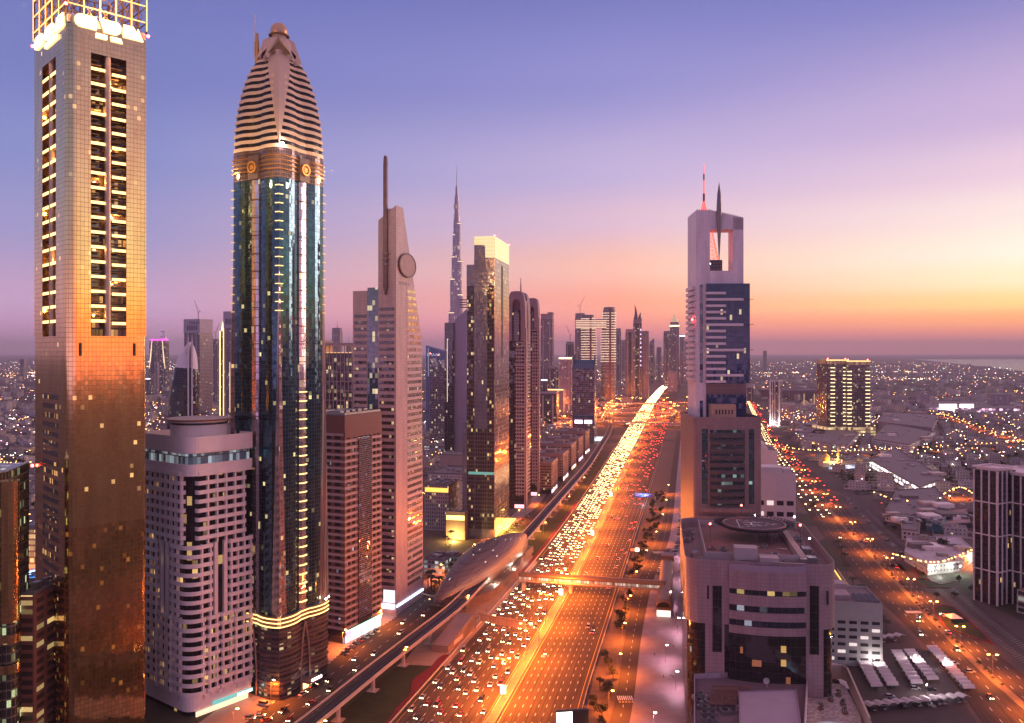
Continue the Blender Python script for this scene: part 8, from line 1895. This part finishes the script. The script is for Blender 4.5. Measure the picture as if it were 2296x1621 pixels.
LMK = [(G(a, c), n) for a, c, n in ((2100, 1255, 'near the clinic'), (2070, 1150, 'near the blue trimmed school'), (2030, 1060, 'by the lit shopping mall'), (2200, 1120, 'far behind the right edge tower'), (2200, 1020, 'between the mall and the right edge'), (2030, 985, 'by the white college'), (2180, 960, 'right of the white college'), (1860, 985, 'by the fan roofed hall'), (1780, 950, 'between the boulevard and the hotel block'), (2130, 925, 'below the glowing billboards'), (1950, 930, 'around the hotel block'), (2270, 940, 'near the far mall at the right edge'))]
rr = random.Random(31); nh = 0; HPOS = []
def road_clear(x, y, m=16):
    if HL(y)-60 < x < SR(y)+120 and y < 5000: return False
    if BL(y)-40 < x < BR(y)+34 and y < 3600: return False
    for pts, w in STREETS:
        for p in pts:
            if abs(p.x-x) < w+m and abs(p.y-y) < w+m: return False
    return True
def put_house(x, y, area, ang):
    global nh
    if any((x-a)**2+(y-c)**2 < r*r for a, c, r in OCC) or not road_clear(x, y): return False
    if any((x-a)**2+(y-c)**2 < 27*27 for a, c in HPOS): return False
    HPOS.append((x, y)); return True
# candidate plots on a street grid, nearest first
cand = []
for area, (pa, pb), (ya, yb), ang in (('right', (1700, 2340), (640, 2400), .42), ('left', (-40, 345), (620, 2400), .3), ('centre', (940, 1300), (1000, 2000), .2)):
    c, s = cos(ang), sin(ang)
    for i in range(-90, 91):
        for j in range(0, 110):
            u, v = i*31+(rr.uniform(-3, 3)), j*34+(10 if j % 2 else -4)+rr.uniform(-2, 2); x, y = u*c+v*s, -u*s+v*c
            if not ya < y < yb: continue
            px_ = CX+F*x/y
            if pa < px_ < pb and rr.random() < (.86 if area == 'right' else .55): cand.append((y, x, area, ang))
cand.sort(); far_h = []
for y, x, area, ang in cand:
    if not put_house(x, y, area, ang): continue
    i, v = rr.randrange(4), rr.randrange(3)
    if nh < 290:
        o = bpy.data.objects.new('house', HM_[(i, v)]); COL.objects.link(o); o.location = (x, y, 0); o.rotation_euler = (0, 0, -ang+rr.choice((0, pi/2, pi)))
        tag(o, '%s %s %s' % (HC[i], VN[v], {'right': min((abs(q.x-x)+abs(q.y-y), n) for q, n in LMK)[1], 'left': 'among dark trees, left of the gold tower' if XP(80, y) > x else 'between the gold tower and the rocket tower', 'centre': 'behind the pink sail tower' if CX+F*x/y < 1060 else 'behind the dark arched towers'}[area]), 'house', 'houses of the low districts'); nh += 1
    else: far_h.append((x, y, ang))
b = MB()
for x, y, ang in far_h: w, l, h = rr.uniform(6, 11), rr.uniform(6, 11), rr.choice((7, 7, 10, 13)); b.rbox(x, y, 2*w, 2*l, ang, 0, h, rr.randrange(3), 3); b.rbox(x+rr.uniform(-3, 3), y, w*.7, l*.8, ang, h, h+2.6, 0, 3)
for i in range(2600):
    y = 2300+9500*rr.random()**1.5; px_ = rr.uniform(-60, 2360); x = XP(px_, y)
    if px_ > 1880 and y > 6500+(2330-px_)*28: continue
    if road_clear(x, y, 5) and not any((x-a)**2+(y-c)**2 < r*r for a, c, r in OCC): w, l = rr.uniform(7, 22), rr.uniform(7, 20); h = rr.choice((7, 8, 10, 14, 22)); b.rbox(x, y, 2*w, 2*l, rr.uniform(0, 1.5), 0, h, rr.randrange(3), 3)
stuff(b.build('distant_houses', [hw[0], hw[1], hw[2], roofw]), 'mass of far low houses running to the horizon', 'houses')
# individual trees among the nearest houses, the rest as one mass
rr = random.Random(41); n = 0
for x, y in HPOS:
    if y > 1150 or n > 120: break
    for k in range(rr.randint(0, 2)):
        g = rr.uniform(0, 6.28); xx, yy = x+cos(g)*15, y+sin(g)*14
        if road_clear(xx, yy, 2): plant(TP, xx, yy, 'dark garden tree beside a house in the low districts', 'garden trees', rr.uniform(.7, 1.15)); n += 1
for i in range(60):
    px_ = rr.uniform(-30, 330); y = rr.uniform(640, 1250); x = XP(px_, y); 
    if road_clear(x, y, 3): plant(TP, x, y, 'dark tree in the wooded gardens on the far left', 'trees of the left gardens', rr.uniform(.9, 1.6))
b = MB()
for i in range(1500):
    y = 1100+3200*rr.random()**1.5; px_ = rr.choice((rr.uniform(-60, 345), rr.uniform(1660, 2350), rr.uniform(1660, 2350))); x = XP(px_, y)
    if not road_clear(x, y, 2): continue
    s = rr.uniform(2.2, 4.5)
    for k in range(7): c = Vector((x+rr.gauss(0, s*.5), y+rr.gauss(0, s*.5), s*rr.uniform(.5, 1.5))); q = s*rr.uniform(.4, .7); b.face([c+Vector((rr.uniform(-1, 1), rr.uniform(-1, 1), rr.uniform(-.7, .7)))*q*1.5 for _ in range(4)], None, k % 2)
stuff(b.build('distant_trees', leaf), 'dark trees scattered among the far houses', 'trees')
# lamps of the far streets and windows: one mass of small lamps
b = MB(); rr = random.Random(51)
def dot(x, y, z, s, m): b.box(x-s, x+s, y-s, y+s, z-s*.7, z+s*.7, m)
for x, y in HPOS:
    if rr.random() < .5: g = rr.uniform(0, 6.28); dot(x+13*cos(g), y+13*sin(g), 4.5, .28+y/4500, rr.choice((0, 0, 1, 1, 2)))
CL = [(rr.uniform(-80, 2380), 1400+9000*rr.random()**1.6, rr.uniform(0, pi), rr.uniform(60, 420)) for _ in range(110)]
for i in range(6000):
    y = 1300+13500*rr.random()**1.7; px_ = rr.uniform(-80, 2380); x = XP(px_, y)
    if i % 5 > 1: p_, yc, a_, L_ = rr.choice(CL); s_, n_ = rr.gauss(0, L_), rr.gauss(0, L_*.09); x, y = XP(p_, yc)+s_*cos(a_)-n_*sin(a_), max(1300, yc+s_*sin(a_)+n_*cos(a_)); px_ = CX+F*x/y
    if px_ > 1880 and y > 6500+(2330-px_)*28: continue
    if not road_clear(x, y, 0): continue
    dot(x, y, rr.uniform(5, 11), .22+y/5200*rr.uniform(.5, 1.3), rr.choice((0, 0, 0, 1, 1, 2, 3)))
for pts, w in STREETS:
    for p0, p1 in zip(pts, pts[1:]):
        for k in range(2): p = p0.lerp(p1, (k+rr.random())/2); dot(p.x, p.y, 8.5, .3+p.y/5200, 0)
stuff(b.build('distant_city_lights', [emis('dot_amber', (1, .46, .12), 11), emis('dot_white', (1, .84, .72), 10), emis('dot_pink', (1, .5, .7), 9), emis('dot_green', (.7, 1, .75), 8)]), 'thousands of small street and window lights of the far city', 'city lights')
for px_, y, lb in ((2107, 1395, 'traffic light showing green at the right end of the boulevard crossing'), (2062, 1402, 'traffic light showing green on the boulevard median by the crossing')):
    g = G(px_, y); t = thing('traffic_light', lb, 'traffic light', g); b = MB(); b.tube((0, 0, 0), (0, 0, 5), .1, n=6); b.build('pole', steel, t); b = MB(); b.box(-.3, .3, -.25, .25, 5, 6.6); b.build('signal_head', darkm, t); b = MB(); b.box(-.24, .24, -.34, -.26, 5.1, 5.6); b.build('green_lamp', emis('signal_green', (.1, 1, .5), 30), t)
# ------------------------------------------------------------------ people on the promenade
def person_mesh(shirt, trousers, step):
    b = bpy.data.meshes.new('person'); V = [(0, 0, .92), (0, .02, 1.18), (0, .02, 1.42), (0, .03, 1.54), (0, .05, 1.68), (.19, .02, 1.4), (.24, .06*step, 1.12), (.25, .16*step, .88), (-.19, .02, 1.4), (-.24, -.06*step, 1.12), (-.25, -.12*step, .88), (.1, 0, .86), (.11, -.1*step, .48), (.11, -.24*step, .06), (.11, -.12*step, .02), (-.1, 0, .86), (-.11, .14*step, .48), (-.11, .2*step, .06), (-.11, .34*step, .02)]
    E_ = [(0, 1), (1, 2), (2, 3), (3, 4), (2, 5), (5, 6), (6, 7), (2, 8), (8, 9), (9, 10), (0, 11), (11, 12), (12, 13), (13, 14), (0, 15), (15, 16), (16, 17), (17, 18)]; rad = [.15, .14, .16, .06, .1, .07, .05, .035, .07, .05, .035, .1, .065, .045, .04, .1, .065, .045, .04]
    b.from_pydata(V, E_, []); o = bpy.data.objects.new('person', b); COL.objects.link(o); m = o.modifiers.new('skin', 'SKIN'); 
    for v, r in zip(b.skin_vertices[0].data, rad): v.radius = (r, r*.85)
    b.skin_vertices[0].data[0].use_root = True
    o.modifiers.new('sub', 'SUBSURF').levels = 1
    dg = bpy.context.evaluated_depsgraph_get(); me = bpy.data.meshes.new_from_object(o.evaluated_get(dg)); bpy.data.objects.remove(o)
    me.materials.clear()
    for q in (shirt, trousers, plain('skin', (.35, .2, .13), .6), plain('hair', (.03, .02, .02), .6)): me.materials.append(q)
    for p in me.polygons: z = sum(me.vertices[i].co.z for i in p.vertices)/len(p.vertices); y = p.center.y; p.material_index = 1 if z < .92 else 0 if z < 1.5 else (3 if z > 1.7 or y < .02 else 2); p.use_smooth = True
    return me
sh = [plain('white_robe', (.75, .7, .68), .7), plain('dark_shirt', (.04, .04, .06), .7), plain('blue_shirt', (.1, .15, .3), .7)]; tr = [plain('white_robe', (.75, .7, .68)), plain('dark_trousers', (.04, .035, .04), .7), plain('dark_trousers', (.04, .035, .04))]
PM = [person_mesh(sh[i], tr[i], s) for i, s in ((0, .6), (1, 1.0), (2, .8))]; rr = random.Random(61)
PN = ['person in white clothing', 'person in dark clothing', 'person in blue top and dark trousers']
for px_, y in ((1488, 1520), (1496, 1521), (1504, 1519), (1509, 1521), (1511, 1452), (1516, 1382), (1520, 1340), (1518, 1346), (1521, 1300), (1522, 1304), (1524, 1270), (1514, 1296), (1519, 1410), (1468, 1470), (1090, 1372), (1102, 1392), (1110, 1380), (1118, 1384), (1886, 1312), (1890, 1304), (1893, 1316), (1897, 1308), (1905, 1322)):
    g = G(px_, y); i = rr.randrange(3); o = bpy.data.objects.new('person', PM[i]); COL.objects.link(o); o.location = (g.x, g.y, .12 if px_ < 1600 and px_ > 1400 else .03); o.rotation_euler = (0, 0, rr.uniform(0, 6.28)); tag(o, PN[i]+(' walking on the promenade by the helipad block' if 1400 < px_ < 1600 else ' walking on the station forecourt' if px_ < 1400 else ' walking on the boulevard pavement'), 'person', 'people walking')
